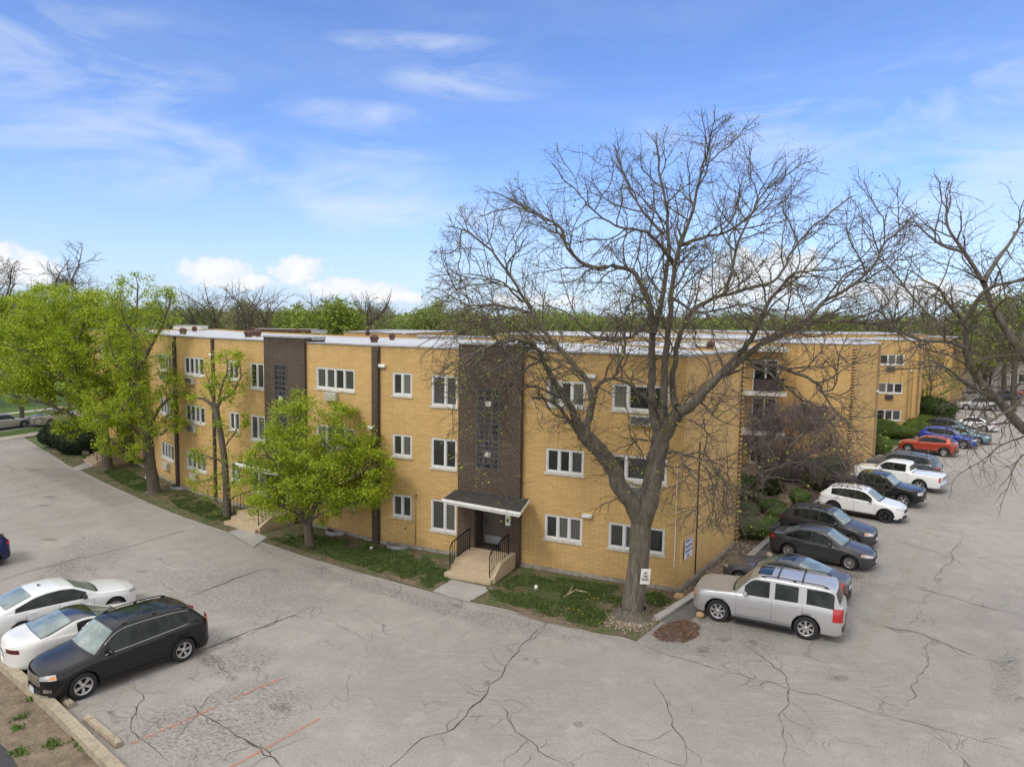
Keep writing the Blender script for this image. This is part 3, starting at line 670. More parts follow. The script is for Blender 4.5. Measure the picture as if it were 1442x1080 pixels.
# ================================================================= wall and window construction
class Facade:
    """a straight piece of wall between two ground points; u runs along it, z up, out = distance in front of it"""
    def __init__(s, a, b):
        s.a = Vector((a[0], a[1], 0)); s.b = Vector((b[0], b[1], 0)); s.L = (s.b - s.a).length
        s.t = (s.b - s.a) / s.L; s.n = Vector((s.t.y, -s.t.x, 0))
    def hit(s, x, y):
        d = ray(x, y); o = np.array([0, 0, CAMH]); n = np.array(s.n); t = (n @ (np.array(s.a) - o)) / (n @ d); q = o + t * d
        return float((q - np.array(s.a)) @ np.array(s.t)), float(q[2])
    def P(s, u, z, out=0): q = s.a + s.t * u + s.n * out; return Vector((q.x, q.y, z))
    def box(s, mb, u0, u1, z0, z1, o0, o1, mi=0, uv=False):
        P = s.P; v = [P(u0, z0, o0), P(u1, z0, o0), P(u1, z0, o1), P(u0, z0, o1), P(u0, z1, o0), P(u1, z1, o0), P(u1, z1, o1), P(u0, z1, o1)]
        F = [(3, 2, 1, 0), (4, 5, 6, 7), (0, 1, 5, 4), (1, 2, 6, 5), (2, 3, 7, 6), (3, 0, 4, 7)]
        k = len(mb.f); mb.add(v, F, mi)
        if uv:
            us = [u0, u1, u1 + abs(o1 - o0), u0 - abs(o1 - o0)]; zz = [z0] * 4 + [z1] * 4; uu = [u0, u1, u1, u0] * 2
            for j, f in enumerate(F):
                if j in (0, 1): mb.uv[k + j] = [(uu[i], zz[i]) for i in f]
                elif j in (2, 4): mb.uv[k + j] = [(uu[i], zz[i]) for i in f]
                else: mb.uv[k + j] = [((o0 if i in (0, 1, 4, 5) else o1), zz[i]) for i in f]
    def wall(s, mb, z0, z1, holes, depth=.14, mi=0, u0=0, u1=None, uo=0, out=0):
        u1 = s.L if u1 is None else u1
        us = sorted({u0, u1} | {h[0] for h in holes} | {h[1] for h in holes}); zs = sorted({z0, z1} | {h[2] for h in holes} | {h[3] for h in holes})
        us = [u for u in us if u0 - 1e-6 <= u <= u1 + 1e-6]
        for i in range(len(us) - 1):
            for j in range(len(zs) - 1):
                um, zm = (us[i] + us[i + 1]) / 2, (zs[j] + zs[j + 1]) / 2
                if any(h[0] < um < h[1] and h[2] < zm < h[3] for h in holes): continue
                q = [(us[i], zs[j]), (us[i + 1], zs[j]), (us[i + 1], zs[j + 1]), (us[i], zs[j + 1])]
                mb.quad(*[s.P(a, b, out) for a, b in q], mi=mi, uv=[(a + uo, b) for a, b in q])
        for (a, b, c, d) in holes:
            for p, q in (((a, c), (b, c)), ((b, c), (b, d)), ((b, d), (a, d)), ((a, d), (a, c))):
                mb.quad(s.P(*p, out), s.P(*p, out - depth), s.P(*q, out - depth), s.P(*q, out), mi=mi, uv=[(p[0] + uo, p[1]), (p[0] + uo + .1, p[1]), (q[0] + uo + .1, q[1]), (q[0] + uo, q[1])])
def window(fc, parent, u0, u1, z0, z1, splits, glass=None, out=0, sill=True, fw=.075, slide=None):
    """white framed window set 5 cm back; splits = fractions of the clear width where mullions stand"""
    mb = MB(); o0, o1 = out - .13, out - .02; f = fw
    fc.box(mb, u0, u0 + f, z0, z1, o0, o1); fc.box(mb, u1 - f, u1, z0, z1, o0, o1)
    fc.box(mb, u0 + f, u1 - f, z0, z0 + f, o0, o1); fc.box(mb, u0 + f, u1 - f, z1 - f, z1, o0, o1)
    W = u1 - u0 - 2 * f; ms = [u0 + f + W * k for k in splits]
    for m_ in ms: fc.box(mb, m_ - .045, m_ + .045, z0 + f, z1 - f, o0, o1 + .004)
    # inner sash frames
    ed = [u0 + f] + ms + [u1 - f]
    for i in range(len(ed) - 1):
        a = ed[i] + (.045 if i else 0); b = ed[i + 1] - (.045 if i < len(ed) - 2 else 0); g = .032; c, d = z0 + f, z1 - f
        fc.box(mb, a, a + g, c, d, o0 + .02, o1 - .03); fc.box(mb, b - g, b, c, d, o0 + .02, o1 - .03)
        fc.box(mb, a + g, b - g, c, c + g, o0 + .02, o1 - .03); fc.box(mb, a + g, b - g, d - g, d, o0 + .02, o1 - .03)
    fr = mb.build('window', m_frame, parent)
    for i in range(len(ed) - 1):
        g = MB(); a, b = ed[i], ed[i + 1]; r = rnd.uniform(0, 9)
        q = [(a, z0 + f), (b, z0 + f), (b, z1 - f), (a, z1 - f)]
        g.quad(*[fc.P(x, z, o0 + .045) for x, z in q], uv=[(x + r, z) for x, z in q])
        g.build('pane', glass or m_glass, fr)
    if sill:
        s_ = MB(); fc.box(s_, u0 - .06, u1 + .06, z0 - .09, z0 - .002, out - .13, out + .05); s_.build('sill', m_sill, fr)
    return fr
def ac_unit(fc, u0, u1, z0, z1, parent, dark=False, out=.22, col=None):
    mb = MB(); fc.box(mb, u0, u1, z0, z1, .003, out, 0)
    b = mb.build('air_conditioner', col or m_acw, parent)
    g = MB(); n = 7
    for i in range(n): z = z0 + .04 + (z1 - z0 - .08) * (i + .2) / n; fc.box(g, u0 + .05, u1 - .05, z, z + (z1 - z0 - .08) / n * .55, out + .002, out + .014)
    g.build('grille', m_acg if dark else m_acw, b)
    return b
def glass_block(fc, parent, u0, u1, z0, z1, nu, nz, out, vents=()):
    mb = MB(); fc.box(mb, u0 - .05, u0, z0 - .05, z1 + .05, out - .04, out + .03); fc.box(mb, u1, u1 + .05, z0 - .05, z1 + .05, out - .04, out + .03)
    fc.box(mb, u0, u1, z0 - .05, z0, out - .04, out + .03); fc.box(mb, u0, u1, z1, z1 + .05, out - .04, out + .03)
    for i in range(1, nu): u = u0 + (u1 - u0) * i / nu; fc.box(mb, u - .012, u + .012, z0, z1, out - .03, out + .012)
    for j in range(1, nz): z = z0 + (z1 - z0) * j / nz; fc.box(mb, u0, u1, z - .012, z + .012, out - .03, out + .008)
    fr = mb.build('glass_block_window', mat('grey_aluminium', (.085, .09, .095), .6), parent)
    g = MB(); du, dz = (u1 - u0) / nu, (z1 - z0) / nz
    for i in range(nu):
        for j in range(nz):
            a, b, c, d = u0 + i * du + .012, u0 + (i + 1) * du - .012, z0 + j * dz + .012, z0 + (j + 1) * dz - .012
            um, zm = (a + b) / 2, (c + d) / 2; k = .6; r = rnd.uniform(0, 50)
            O = [fc.P(x, y, out - .01) for x, y in ((a, c), (b, c), (b, d), (a, d))]; I = [fc.P(um + (x - um) * k, zm + (y - zm) * k, out + .012) for x, y in ((a, c), (b, c), (b, d), (a, d))]
            V_ = O + I
            for f in ((0, 1, 5, 4), (1, 2, 6, 5), (2, 3, 7, 6), (3, 0, 4, 7), (4, 5, 6, 7)):
                g.add([V_[q] for q in f], [(0, 1, 2, 3)], 0); g.uv[len(g.f) - 1] = [(r + rnd.random() * .4, r), (r + .2, r), (r + .2, r + .2), (r, r + .2)]
    g.build('glass_blocks', m_gblk, fr)
    for (i, j) in vents:
        v = MB(); fc.box(v, u0 + du * i + .03, u0 + du * (i + 1) - .03, z0 + dz * j + .02, z0 + dz * (j + 1) - .02, out + .012, out + .03); v.build('vent_panel', m_acw, fr)
    return fr
def tooth_quoins(fc, u, parent, z0=.1, z1=9.1, side=-1, out=.0):
    mb = MB(); z = z0; k = 0; fc.box(mb, u - .12 if side < 0 else u, u if side < 0 else u + .12, z0, z1, -.05, out + .02, 0, True)
    while z < z1:
        fc.box(mb, u + (side * .30 if side < 0 else 0.0), u + (0.0 if side < 0 else .30), z, z + .07, -.05, out + .085, 0, True); z += .22; k += 1
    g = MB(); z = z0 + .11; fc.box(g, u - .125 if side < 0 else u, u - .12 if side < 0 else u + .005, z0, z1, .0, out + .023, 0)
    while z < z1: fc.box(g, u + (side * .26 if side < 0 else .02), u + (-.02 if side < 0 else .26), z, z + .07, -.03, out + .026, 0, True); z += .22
    g.build('painted_gap_shade', m_brn, parent)  # dark proud boxes painted as the shade between the brick teeth
    return mb.build('corner_bricks', m_yel, parent)
def stoop(fc, u0, u1, out0, out1, parent_label, zt=.62, cheeks=(1,)):
    t = thing('entry_steps', parent_label, 'steps', fc.P((u0 + u1) / 2, 0, out0))
    mb = MB(); fc.box(mb, u0, u1, .02, zt, out0, out1 - .35); mb.build('landing', m_tan, t)
    mb = MB(); fc.box(mb, u0, u1, .02, zt * .66, out1 - .348, out1 - .0); mb.build('step', m_tan, t)
    mb = MB(); fc.box(mb, u0 - .10, u1 + .10, .02, zt * .33, out1 + .002, out1 + .34); mb.build('step', m_tan, t)
    for s_ in cheeks:
        mb = MB(); ua = u0 - .2 if not s_ else u1 + .003; prof = [(out0, zt + .05), (out1 - .55, zt + .05), (out1 + .15, .30), (out1 + .15, .02), (out0, .02)]
        A = [fc.P(ua, z, o) for o, z in prof]; B = [fc.P(ua + .197, z, o) for o, z in prof]; n = len(prof)
        mb.add(A + B, [tuple(range(n)), tuple(range(2 * n - 1, n - 1, -1))] + [(i, (i + 1) % n, (i + 1) % n + n, i + n) for i in range(n)]); mb.build('cheek_wall', m_tan, t)
    return t
def railing(fc, u, out0, out1, z0, z1, label, zt=.62):
    r = thing('railing', label, 'railing', fc.P(u, 0, (out0 + out1) / 2)); mb = MB()
    top = [fc.P(u, z0 + .92, out0), fc.P(u, z0 + .92, out0 + (out1 - out0) * .15), fc.P(u, z1 + .98, out1 - .18), fc.P(u, z1 + .80, out1)]
    mb.tube(top, .028, 6); mb.build('handrail', m_black, r)
    mb = MB(); mb.tube([fc.P(u, z0, out0), fc.P(u, z0 + .92, out0)], .026, 6); mb.build('post', m_black, r)
    mb = MB(); mb.tube([fc.P(u, z1 - .1, out1), fc.P(u, z1 + .80, out1)], .024, 6); mb.build('post', m_black, r)
    mb = MB(); mb.tube([fc.P(u, z0 + .12, out0), fc.P(u, z1 + .12, out1)], .015, 5); n = 9
    for i in range(1, n):
        k = i / n; o = out0 + (out1 - out0) * k; zb = z0 + .12 + (z1 - z0) * k
        zt_ = z0 + .92 if k < .15 else (z0 + .92 + (z1 + .98 - z0 - .92) * (k - .15) / max(.01, (1 - .18 / abs(out1 - out0)) - .15)); zt_ = min(zt_, z0 + .92) if z1 <= z0 else zt_
        mb.tube([fc.P(u, zb, o), fc.P(u, zt_, o)], .014, 4)
    mb.build('balusters', m_black, r); return r
# ================================================================= building A, the long bent front
WT = 9.39
bA = thing('apartment_building', 'long three storey yellow brick block with brown stair towers along the drive', 'apartment building', (PA[3].x, PA[3].y, 0))
FB = Facade(PA[0], PA[1]); FC = Facade(PA[1], PA[2]); FD = Facade(PA[2], PA[3]); FE = Facade(PA[3], PA[4]); FR = Facade(PA[4], PA[5])
Z3, Z2, Z1 = (7.16, 8.22), (4.31, 5.34), (1.43, 2.49)      # ordinary windows per floor
T3, T2, T1 = (6.80, 8.19), (3.97, 5.33), (1.05, 2.50)      # tall ones
thr = (.335, .665)
hE = []; wE = []
for zz in (Z3, Z2, Z1): wE += [(.82, 1.88, *zz, (.5,)), (8.49, 10.17, *zz, thr), (11.30, 13.62, *zz, (.27, .73))]
for zz in (T3, T2, T1): wE.append((2.90, 4.22, *zz, (.55,)))
wD = []
for zz in (Z3, Z2, Z1): wD += [(1.32, 2.28, *zz, (.5,)), (8.68, 11.42, *zz, (.25, .5, .75))]
for zz in (T3, T2, T1): wD.append((3.28, 4.50, *zz, (.5,)))
wC = [(1.05, 3.52, *zz, (.25, .5, .75)) for zz in (Z3, Z2, Z1)]
LB = FB.L
wB = [(LB - 3.4, LB - .95, *zz, (.25, .5, .75)) for zz in (Z3, Z2, Z1)] + [(LB - 7.4, LB - 6.2, *zz, (.5,)) for zz in (T3, T2, T1)] + [(3.2, 5.6, *zz, (.25, .5, .75)) for zz in (Z3, Z2, Z1)]
towerB = (LB - 12.6, LB - 9.4); towerD = (4.72, 7.98); towerE = (4.42, 7.42)
uo = 0
for fc, ws, tw in ((FB, wB, towerB), (FC, wC, None), (FD, wD, towerD), (FE, wE, towerE), (FR, [], None)):
    hs = [w_[:4] for w_ in ws]; wall = MB()
    if tw:
        fc.wall(wall, .18, WT, [h for h in hs if h[1] < tw[0]], u1=tw[0], uo=uo); wall.build('wall', m_yel, bA); wall = MB(); fc.wall(wall, .18, WT, [h for h in hs if h[0] > tw[1]], u0=tw[1], uo=uo)
    else: fc.wall(wall, .18, WT, hs, uo=uo)
    wall.build('wall', m_yel, bA); uo += fc.L
back = [PA[5] + (PA[5] - PA[4]).normalized() * .01, Vector((3.5, 46.5, 0)), Vector((-12, 52, 0)), Vector((-22, 60, 0)), Vector((-29, 69, 0)), PA[0] + Vector((7, 6, 0))]
mb = MB(); bk = [PA[5]] + back[1:] + [PA[0]]; acc = 0
for i in range(len(bk) - 1):
    f_ = Facade(bk[i], bk[i + 1]); f_.wall(mb, .18, WT, [], uo=acc); acc += f_.L
mb.build('rear_wall', m_yel, bA)
for fc, ws in ((FB, wB), (FC, wC), (FD, wD), (FE, wE)):
    for w_ in ws: window(fc, bA, *w_[:4], w_[4])
# foundation
mb = MB()
for fc in (FB, FC, FD, FE, FR): fc.box(mb, -.02 if fc in (FR,) else 0, fc.L, -.05, .177, -.1, .045)
mb.build('foundation', m_found, bA)
# roof deck and coping
roofp = [PA[0], PA[1], PA[2], PA[3], PA[4], PA[5]] + back[1:]
mb = MB(); mb.add([(p.x, p.y, WT - .10) for p in roofp], [tuple(range(len(roofp)))]); mb.build('roof', m_roof, bA)
mb = MB()
for fc in (FB, FC, FD, FE, FR): fc.box(mb, -.04, fc.L + .04, WT + .002, WT + .055, -.30, .05)
mb.build('coping', m_cop, bA)
mb = MB()
for fc in (FB, FC, FD, FE, FR): fc.box(mb, .0, fc.L, WT - .08, WT + .052, -.75, -.302)
mb.build('roof_edge', m_roof, bA)
# stair towers
def tower(fc, t, out, top, gb, door=None, vents=(), nu=3, nz=14):
    mb = MB(); holes = [door] if door else []
    fc.wall(mb, .10, top, holes, .95 if door else .1, 0, t[0], t[1], 0, out)
    for u in t:
        q = [(u, .10, out), (u, .10, -.3), (u, top, -.3), (u, top, out)]; mb.quad(*[fc.P(a, b, c) for a, b, c in q], uv=[(c, b) for a, b, c in q])
    q = [fc.P(t[0], top, -1.2), fc.P(t[1], top, -1.2)]; mb.quad(q[0], q[1], q[1] - Vector((0, 0, .6)), q[0] - Vector((0, 0, .6)), uv=[(0, 0), (3, 0), (3, .6), (0, .6)])
    tw = mb.build('stair_tower', m_brn, bA)
    mb = MB(); fc.box(mb, t[0] - .05, t[1] + .05, top + .002, top + .07, -.3, out + .05); fc.box(mb, t[0] - .05, t[1] + .05, top - .1, top + .068, -1.2, -.302); mb.build('coping', m_cop, tw)
    if gb: glass_block(fc, tw, *gb, nu, nz, out, vents)
    return tw
tE = tower(FE, towerE, .26, 9.62, (5.35, 6.40, 4.25, 7.70), (5.28, 6.55, .60, 2.80), [(1, 2), (1, 11)])
tD = tower(FD, towerD, .15, 9.62, (5.62, 6.50, 4.4, 8.20), (5.25, 6.6, .60, 2.80), [(1, 7)])
tB = tower(FB, towerB, .33, 9.62, (LB - 11.5, LB - 10.5, 4.4, 8.2), (LB - 11.7, LB - 10.3, .60, 2.80), [(1, 7)])
m_door = mat('grey_door', (.14, .115, .10), .5, noise=.1, nscale=2)
def door(fc, u0, u1, o, parent):
    mb = MB(); fc.box(mb, u0, u1, .6, 2.82, o - .05, o); d = mb.build('entry_door', m_door, parent)
    mb = MB(); fc.box(mb, u0 + .10, u1 - .10, .62, .98, o + .002, o + .012); mb.build('kick_plate', mat('kick_plate', (.55, .56, .57), .35, metal=.5), d)
    mb = MB(); fc.box(mb, u0 + .14, u0 + .19, 1.45, 1.8, o + .002, o + .05); mb.build('handle', m_acg, d)
    mb = MB(); fc.box(mb, u0 - .0, u1 + .0, 2.60, 2.64, o + .002, o + .03); mb.build('transom_bar', m_acg, d)
for fc, (a, b), tw in ((FE, (5.28, 6.55), tE), (FD, (5.25, 6.6), tD), (FB, (LB - 11.7, LB - 10.3), tB)): door(fc, a, b, -.62, tw)
# canopies
m_tar = mat('canopy_tar', (.045, .042, .038), .95, noise=.5, nscale=5)
def canopy(fc, corners, z, parent):
    """corners: (u, out) back left, front left, front right, back right"""
    def slab(mb, cs, z0, z1):
        V = [fc.P(u, z0, o) for u, o in cs] + [fc.P(u, z1, o) for u, o in cs]; mb.add(V, [(3, 2, 1, 0), (4, 5, 6, 7), (0, 1, 5, 4), (1, 2, 6, 5), (2, 3, 7, 6), (3, 0, 4, 7)])
    def inset(k): cu = sum(c[0] for c in corners) / 4; return [(cu + (u - cu) * (1 - k / 2), o - (k if o > 1 else 0)) for u, o in corners]
    mb = MB(); slab(mb, corners, z - .10, z); c = mb.build('canopy', m_white, parent)
    mb = MB(); slab(mb, inset(.09), z - .22, z - .102); mb.build('canopy_fascia', m_white, c)
    mb = MB(); slab(mb, inset(.05), z + .002, z + .03); mb.build('canopy_roof', m_tar, c)
canopy(FE, [(4.25, .28), (4.5, 1.85), (8.35, 2.35), (7.9, .28)], 3.10, tE); canopy(FD, [(4.4, .18), (4.5, 1.8), (8.3, 2.0), (8.2, .18)], 3.10, tD); canopy(FB, [(LB - 13, .3), (LB - 13, 1.8), (LB - 9, 1.9), (LB - 9, .3)], 3.10, tB)
mb = MB(); FE.box(mb, 6.80, 7.02, 1.85, 2.65, .262, .34); ib = mb.build('intercom_panel', m_white, tE)
mb = MB(); FE.box(mb, 6.86, 6.96, 2.0, 2.15, .342, .35); mb.build('keypad', m_acg, ib)
mb = MB(); FE.box(mb, 6.72, 6.84, 2.66, 2.84, .262, .36); mb.build('porch_lamp', m_tan, tE)
# dark pilasters / downspouts at the bends
def spout(fc, u, w_, parent, m_, z1=9.3, o=.09, name='pilaster'):
    mb = MB(); fc.box(mb, u - w_ / 2, u + w_ / 2, .0, z1, .002, o, 0, True); return mb.build(name, m_, parent)
spout(FD, FD.L - .06, .46, bA, m_brn, WT, .10); spout(FB, LB - .05, .22, bA, m_dspout, WT, .12); spout(FC, FC.L - .05, .20, bA, m_dspout, WT, .12)
spout(FD, FD.L + .12, .08, bA, m_dspout, WT - .2, .16, 'downspout'); spout(FB, LB - .35, .10, bA, m_dspout, 9.0, .10, 'downspout')
# air conditioners
for (fc, u0, u1, z0, z1, dk) in ((FD, 9.50, 10.32, 6.62, 7.02, False), (FC, 1.55, 2.45, 6.62, 7.0, True), (FC, 1.6, 2.5, 3.72, 4.15, True), (FC, 1.75, 2.6, .85, 1.25, False), (FB, LB - 2.7, LB - 1.7, .80, 1.22, False),
                                 (FB, LB - 2.7, LB - 1.7, 6.6, 7.0, True), (FE, 12.1, 12.95, 6.62, 7.0, True), (FE, 12.1, 12.95, 3.72, 4.15, True), (FE, 12.0, 12.8, .82, 1.2, False), (FD, 9.4, 10.3, 3.75, 4.15, False)):
    if (fc is FE and z0 < 1): continue
    ac_unit(fc, u0, u1, z0, z1, bA, dk)
# floodlights
def lamp(fc, u, z, parent, w_=.36, nm='wall_lamp'):
    mb = MB(); fc.box(mb, u - w_ / 2, u + w_ / 2, z, z + .13, .003, .16); l_ = mb.build(nm, m_white, parent)
    mb = MB(); fc.box(mb, u - w_ / 2 + .02, u + w_ / 2 - .02, z - .03, z - .002, .02, .14); mb.build('lens', mat('lens', (.5, .5, .48), .3), l_)
lamp(FE, 10.42, 8.42, bA, .38); lamp(FE, 10.4, 2.60, bA, .42); lamp(FE, .32, 8.45, bA, .34); lamp(FD, FD.L - .35, 5.5, bA, .3); lamp(FD, FD.L - .35, 2.8, bA, .3); lamp(FC, FC.L + .2 - .4, 8.42, bA, .26); lamp(FD, 9.6, 2.75, bA, .36)
# conduit, vent hole, thin pipes
mb = MB(); mb.tube([FE.P(2.1, .25, .03), FE.P(2.1, 2.55, .03)], .018, 5); FE.box(mb, 2.03, 2.17, 2.5, 2.62, .003, .08); mb.build('conduit', mat('tan_pipe', (.33, .24, .13), .7), bA)
mb = MB(); mb.lathe([(.0, .02), (.07, .02), (.07, 0)], 10, 'y', FE.P(1.6, .93, .012), 0); mb.build('pipe_hole', m_acg, bA)
mb = MB(); FE.box(mb, 14.02, 14.05, 3.2, 5.2, .003, .04); FE.box(mb, 14.02, 14.05, 1.0, 3.0, .003, .04); mb.build('conduit', m_white, bA)
mb = MB(); FR.box(mb, 1.85, 1.89, .2, 5.8, .003, .05); mb.build('conduit', m_dspout, bA)
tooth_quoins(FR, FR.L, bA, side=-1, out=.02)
mb = MB(); FE.box(mb, FE.L - .16, FE.L - .02, .2, 9.3, -.02, .006, 0, True)
for i in range(36): z = .3 + i * .245; FE.box(mb, FE.L - .30, FE.L - .02, z, z + .07, -.02, .018, 0, True)
mb.build('corner_bricks', m_yel, bA)
# window wells
def well(fc, u, label, wd=1.15):
    t = MB(); n = 14
    for (r0, r1, z0, z1) in ((1.0, .94, .02, .22),):
        P = []
        for rr, z in ((r0, .02), (r0, .20), (r1, .20), (r1, .02)):
            P.append([fc.P(u + math.cos(PI * k / n) * wd / 2 * rr, z, .06 + math.sin(PI * k / n) * .55 * rr) for k in range(n + 1)])
        t.grid(P, 0, False)
    o = t.build('window_well', mat('galvanised', (.50, .51, .52), .4, metal=.5, noise=.2, nscale=5))
    d = MB(); d.add([fc.P(u + math.cos(PI * k / n) * wd / 2 * .93, .045, .06 + math.sin(PI * k / n) * .55 * .93) for k in range(n + 1)], [tuple(range(n + 1))]); d.build('dark_gravel', mat('dark_gravel', (.03, .026, .022), 1), o)
    return tag(o, label, 'window well', 'half round metal window wells at the foot of the wall')
well(FE, 1.2, 'metal window well in the lawn just right of the dark brown pilaster'); well(FD, 10.2, 'metal window well behind the low maple trunk, left of the dark pilaster')
well(FC, .2, 'metal window well at the wall foot beside the leaning maple trunk', 1.3); well(FB, LB - 4.6, 'metal window well farthest along the wall, left of the leaning maple trunk', 1.2)
# steps with railings at the three entries
stoop(FE, 5.15, 7.08, .27, 2.28, 'tan concrete steps and landing at the entry below the white canopy')
railing(FE, 5.18, .55, 2.35, .62, .42, 'black metal railing on the left side of the steps nearest the camera'); railing(FE, 7.06, .55, 2.45, .62, .35, 'black metal railing on the right side of the steps nearest the camera')
stoop(FD, 4.7, 7.1, .35, 2.3, 'tan concrete steps behind the low spreading maple')
railing(FD, 4.72, .55, 2.3, .62, .42, 'black railing on the far side of the steps behind the low maple'); railing(FD, 7.08, .55, 2.35, .62, .35, 'black railing on the near side of the steps behind the low maple')
stoop(FB, LB - 12.2, LB - 9.9, .35, 2.3, 'tan concrete steps at the farthest entry, behind two leafy trunks', cheeks=(0, 1))
railing(FB, LB - 12.1, .55, 2.3, .62, .42, 'black railing beside the farthest steps, on the hedge side'); railing(FB, LB - 9.95, .55, 2.3, .62, .42, 'black railing beside the farthest steps, on the trunk side')
# ---------------------------------------------------------------- flat signs on the wall
def text_mesh(body, size, M4, m_, parent, name='lettering', align='CENTER', ext=.003, sx=1.0):
    cu = bpy.data.curves.new(name, 'FONT'); cu.body = body; cu.size = size; cu.align_x = align; cu.align_y = 'CENTER'; cu.extrude = ext; cu.space_line = .92; cu.offset = size * .018
    tmp = bpy.data.objects.new('tmp', cu); COL.objects.link(tmp)
    dg = bpy.context.evaluated_depsgraph_get(); me = bpy.data.meshes.new_from_object(tmp.evaluated_get(dg))
    bpy.data.objects.remove(tmp); bpy.data.curves.remove(cu)
    me.transform(Matrix.Diagonal((sx, 1, 1, 1))); me.transform(M4); me.materials.clear(); me.materials.append(m_)
    o = bpy.data.objects.new(name, me); COL.objects.link(o); o.parent = parent; return o
def frame_mat(origin, t, n):
    """matrix: local x along t, local y up, local z along n"""
    up = n.cross(t).normalized(); return Matrix(((t.x, up.x, n.x, origin.x), (t.y, up.y, n.y, origin.y), (t.z, up.z, n.z, origin.z), (0, 0, 0, 1)))
def sign(name, label, c, t, n, w_, h, lines, col, size, tilt=0, sx=1.0):
    root = MB(); t = t.normalized(); n = n.normalized(); up = n.cross(t).normalized()
    if tilt: R_ = Matrix.Rotation(tilt, 3, n); t = R_ @ t; up = R_ @ up
    root.box(c, (w_, .012, h), ax=(t, n, up)); o = root.build(name, m_white); tag(o, label, 'sign')
    text_mesh(lines, size, frame_mat(Vector(c) + n * .008, t, n), mat(col[0], col[1], .6), o, sx=sx)
    return o
# ================================================================= rest of the complex
def block(label, poly, z1, wins=(), loc=None, front=None, cat='apartment building', wallm=None, roofm=None, open_from=None, cop=True):
    """closed brick block; poly counter-clockwise seen from above is not needed, walls are two sided"""
    c = sum((Vector((p[0], p[1], 0)) for p in poly), Vector((0, 0, 0))) / len(poly)
    b = thing('apartment_building', label, cat, c)
    mb = MB(); acc = 0; fcs = []
    for i in range(len(poly)):
        f_ = Facade(poly[i], poly[(i + 1) % len(poly)]); fcs.append(f_)
        hs = [w_[1:5] for w_ in wins if w_[0] == i]
        f_.wall(mb, 0, z1, hs, uo=acc); acc += f_.L
    mb.build('wall', wallm or m_yel, b)
    mb = MB(); mb.add([(p[0], p[1], z1 - .1) for p in poly], [tuple(range(len(poly)))]); mb.build('roof', roofm or m_roof, b)
    if cop:
        mb = MB()
        for f_ in fcs: f_.box(mb, -.04, f_.L + .04, z1 + .002, z1 + .06, -.28, .05)
        mb.build('coping', m_cop, b)
        mb = MB()
        for f_ in fcs: f_.box(mb, 0, f_.L, z1 - .08, z1 + .057, -.6, -.282)
        mb.build('roof_edge', m_roof, b)
    for w_ in wins: window(fcs[w_[0]], b, *w_[1:5], w_[5], glass=w_[6] if len(w_) > 6 else None)
    return b, fcs
# B: blank-walled wing behind the courtyard garden
Bl, Bc, Br = Vector((20.4, 55.2, 0)), Vector((25.86, 53.39, 0)), Vector((29.33, 56.72, 0))
bB, fB = block('blank walled yellow brick wing with toothed corner behind the purple twiggy tree', [(Bl.x, Bl.y), (Bc.x, Bc.y), (Br.x, Br.y), (33.2, 65), (30, 78), (18, 66)], 9.2)
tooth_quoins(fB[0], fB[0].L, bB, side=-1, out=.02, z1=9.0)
mb = MB(); fB[0].box(mb, 1.6, 1.95, .1, 9.1, .003, .10, 0, True); mb.build('pilaster', m_yel, bB)
mb = MB(); fB[1].box(mb, 4.55, 4.75, .0, 9.1, .003, .12); mb.build('downspout', mat('tan_pipe', (.33, .24, .13), .7), bB)
lamp(fB[1], 4.6, 5.4, bB, .3)
# connector with the balconies
bK, fK = block('recessed balcony bay of the block between the near corner and the blank wing', [(10.2, 40.0), (13.2, 51.5), (15.2, 54.2), (20.4, 53.2), (21.5, 60), (8, 62), (3.4, 46.6)], 8.95,
               [(2, .6, 1.4, 5.85, 8.0, (), m_gdark), (2, 3.1, 4.9, 5.85, 8.0, (.5,), m_gdark), (2, .6, 1.4, 2.9, 5.1, (), m_gdark), (2, 3.1, 4.9, 2.9, 5.1, (.5,), m_gdark), (2, .6, 1.4, .1, 2.2, (), m_gdark), (2, 3.1, 4.9, .1, 2.2, (.5,), m_gdark)])
fk = fK[2]
def balcony(z, roof=False):
    mb = MB(); fk.box(mb, -.4, fk.L - .05, z - .28, z, .0, 1.9); s_ = mb.build('balcony_slab', m_sill, bK)
    if roof: return
    mb = MB(); mb.tube([fk.P(-.3, z + 1.0, 1.85), fk.P(fk.L - .15, z + 1.0, 1.85)], .025, 5); mb.tube([fk.P(-.3, z + .1, 1.85), fk.P(fk.L - .15, z + .1, 1.85)], .02, 5)
    n = 34
    for i in range(n + 1): u = -.3 + (fk.L + .15) * i / n; mb.tube([fk.P(u, z + .1, 1.85), fk.P(u, z + 1.0, 1.85)], .011, 4)
    mb.build('balcony_railing', m_black, s_)
    mb = MB(); fk.box(mb, 2.9, fk.L - .25, z + .1, z + .98, 1.79, 1.82); mb.build('privacy_screen', mat('brown_screen', (.06, .045, .045), .9, noise=.3, nscale=5), s_)
balcony(5.72); balcony(2.8); balcony(8.95, True)
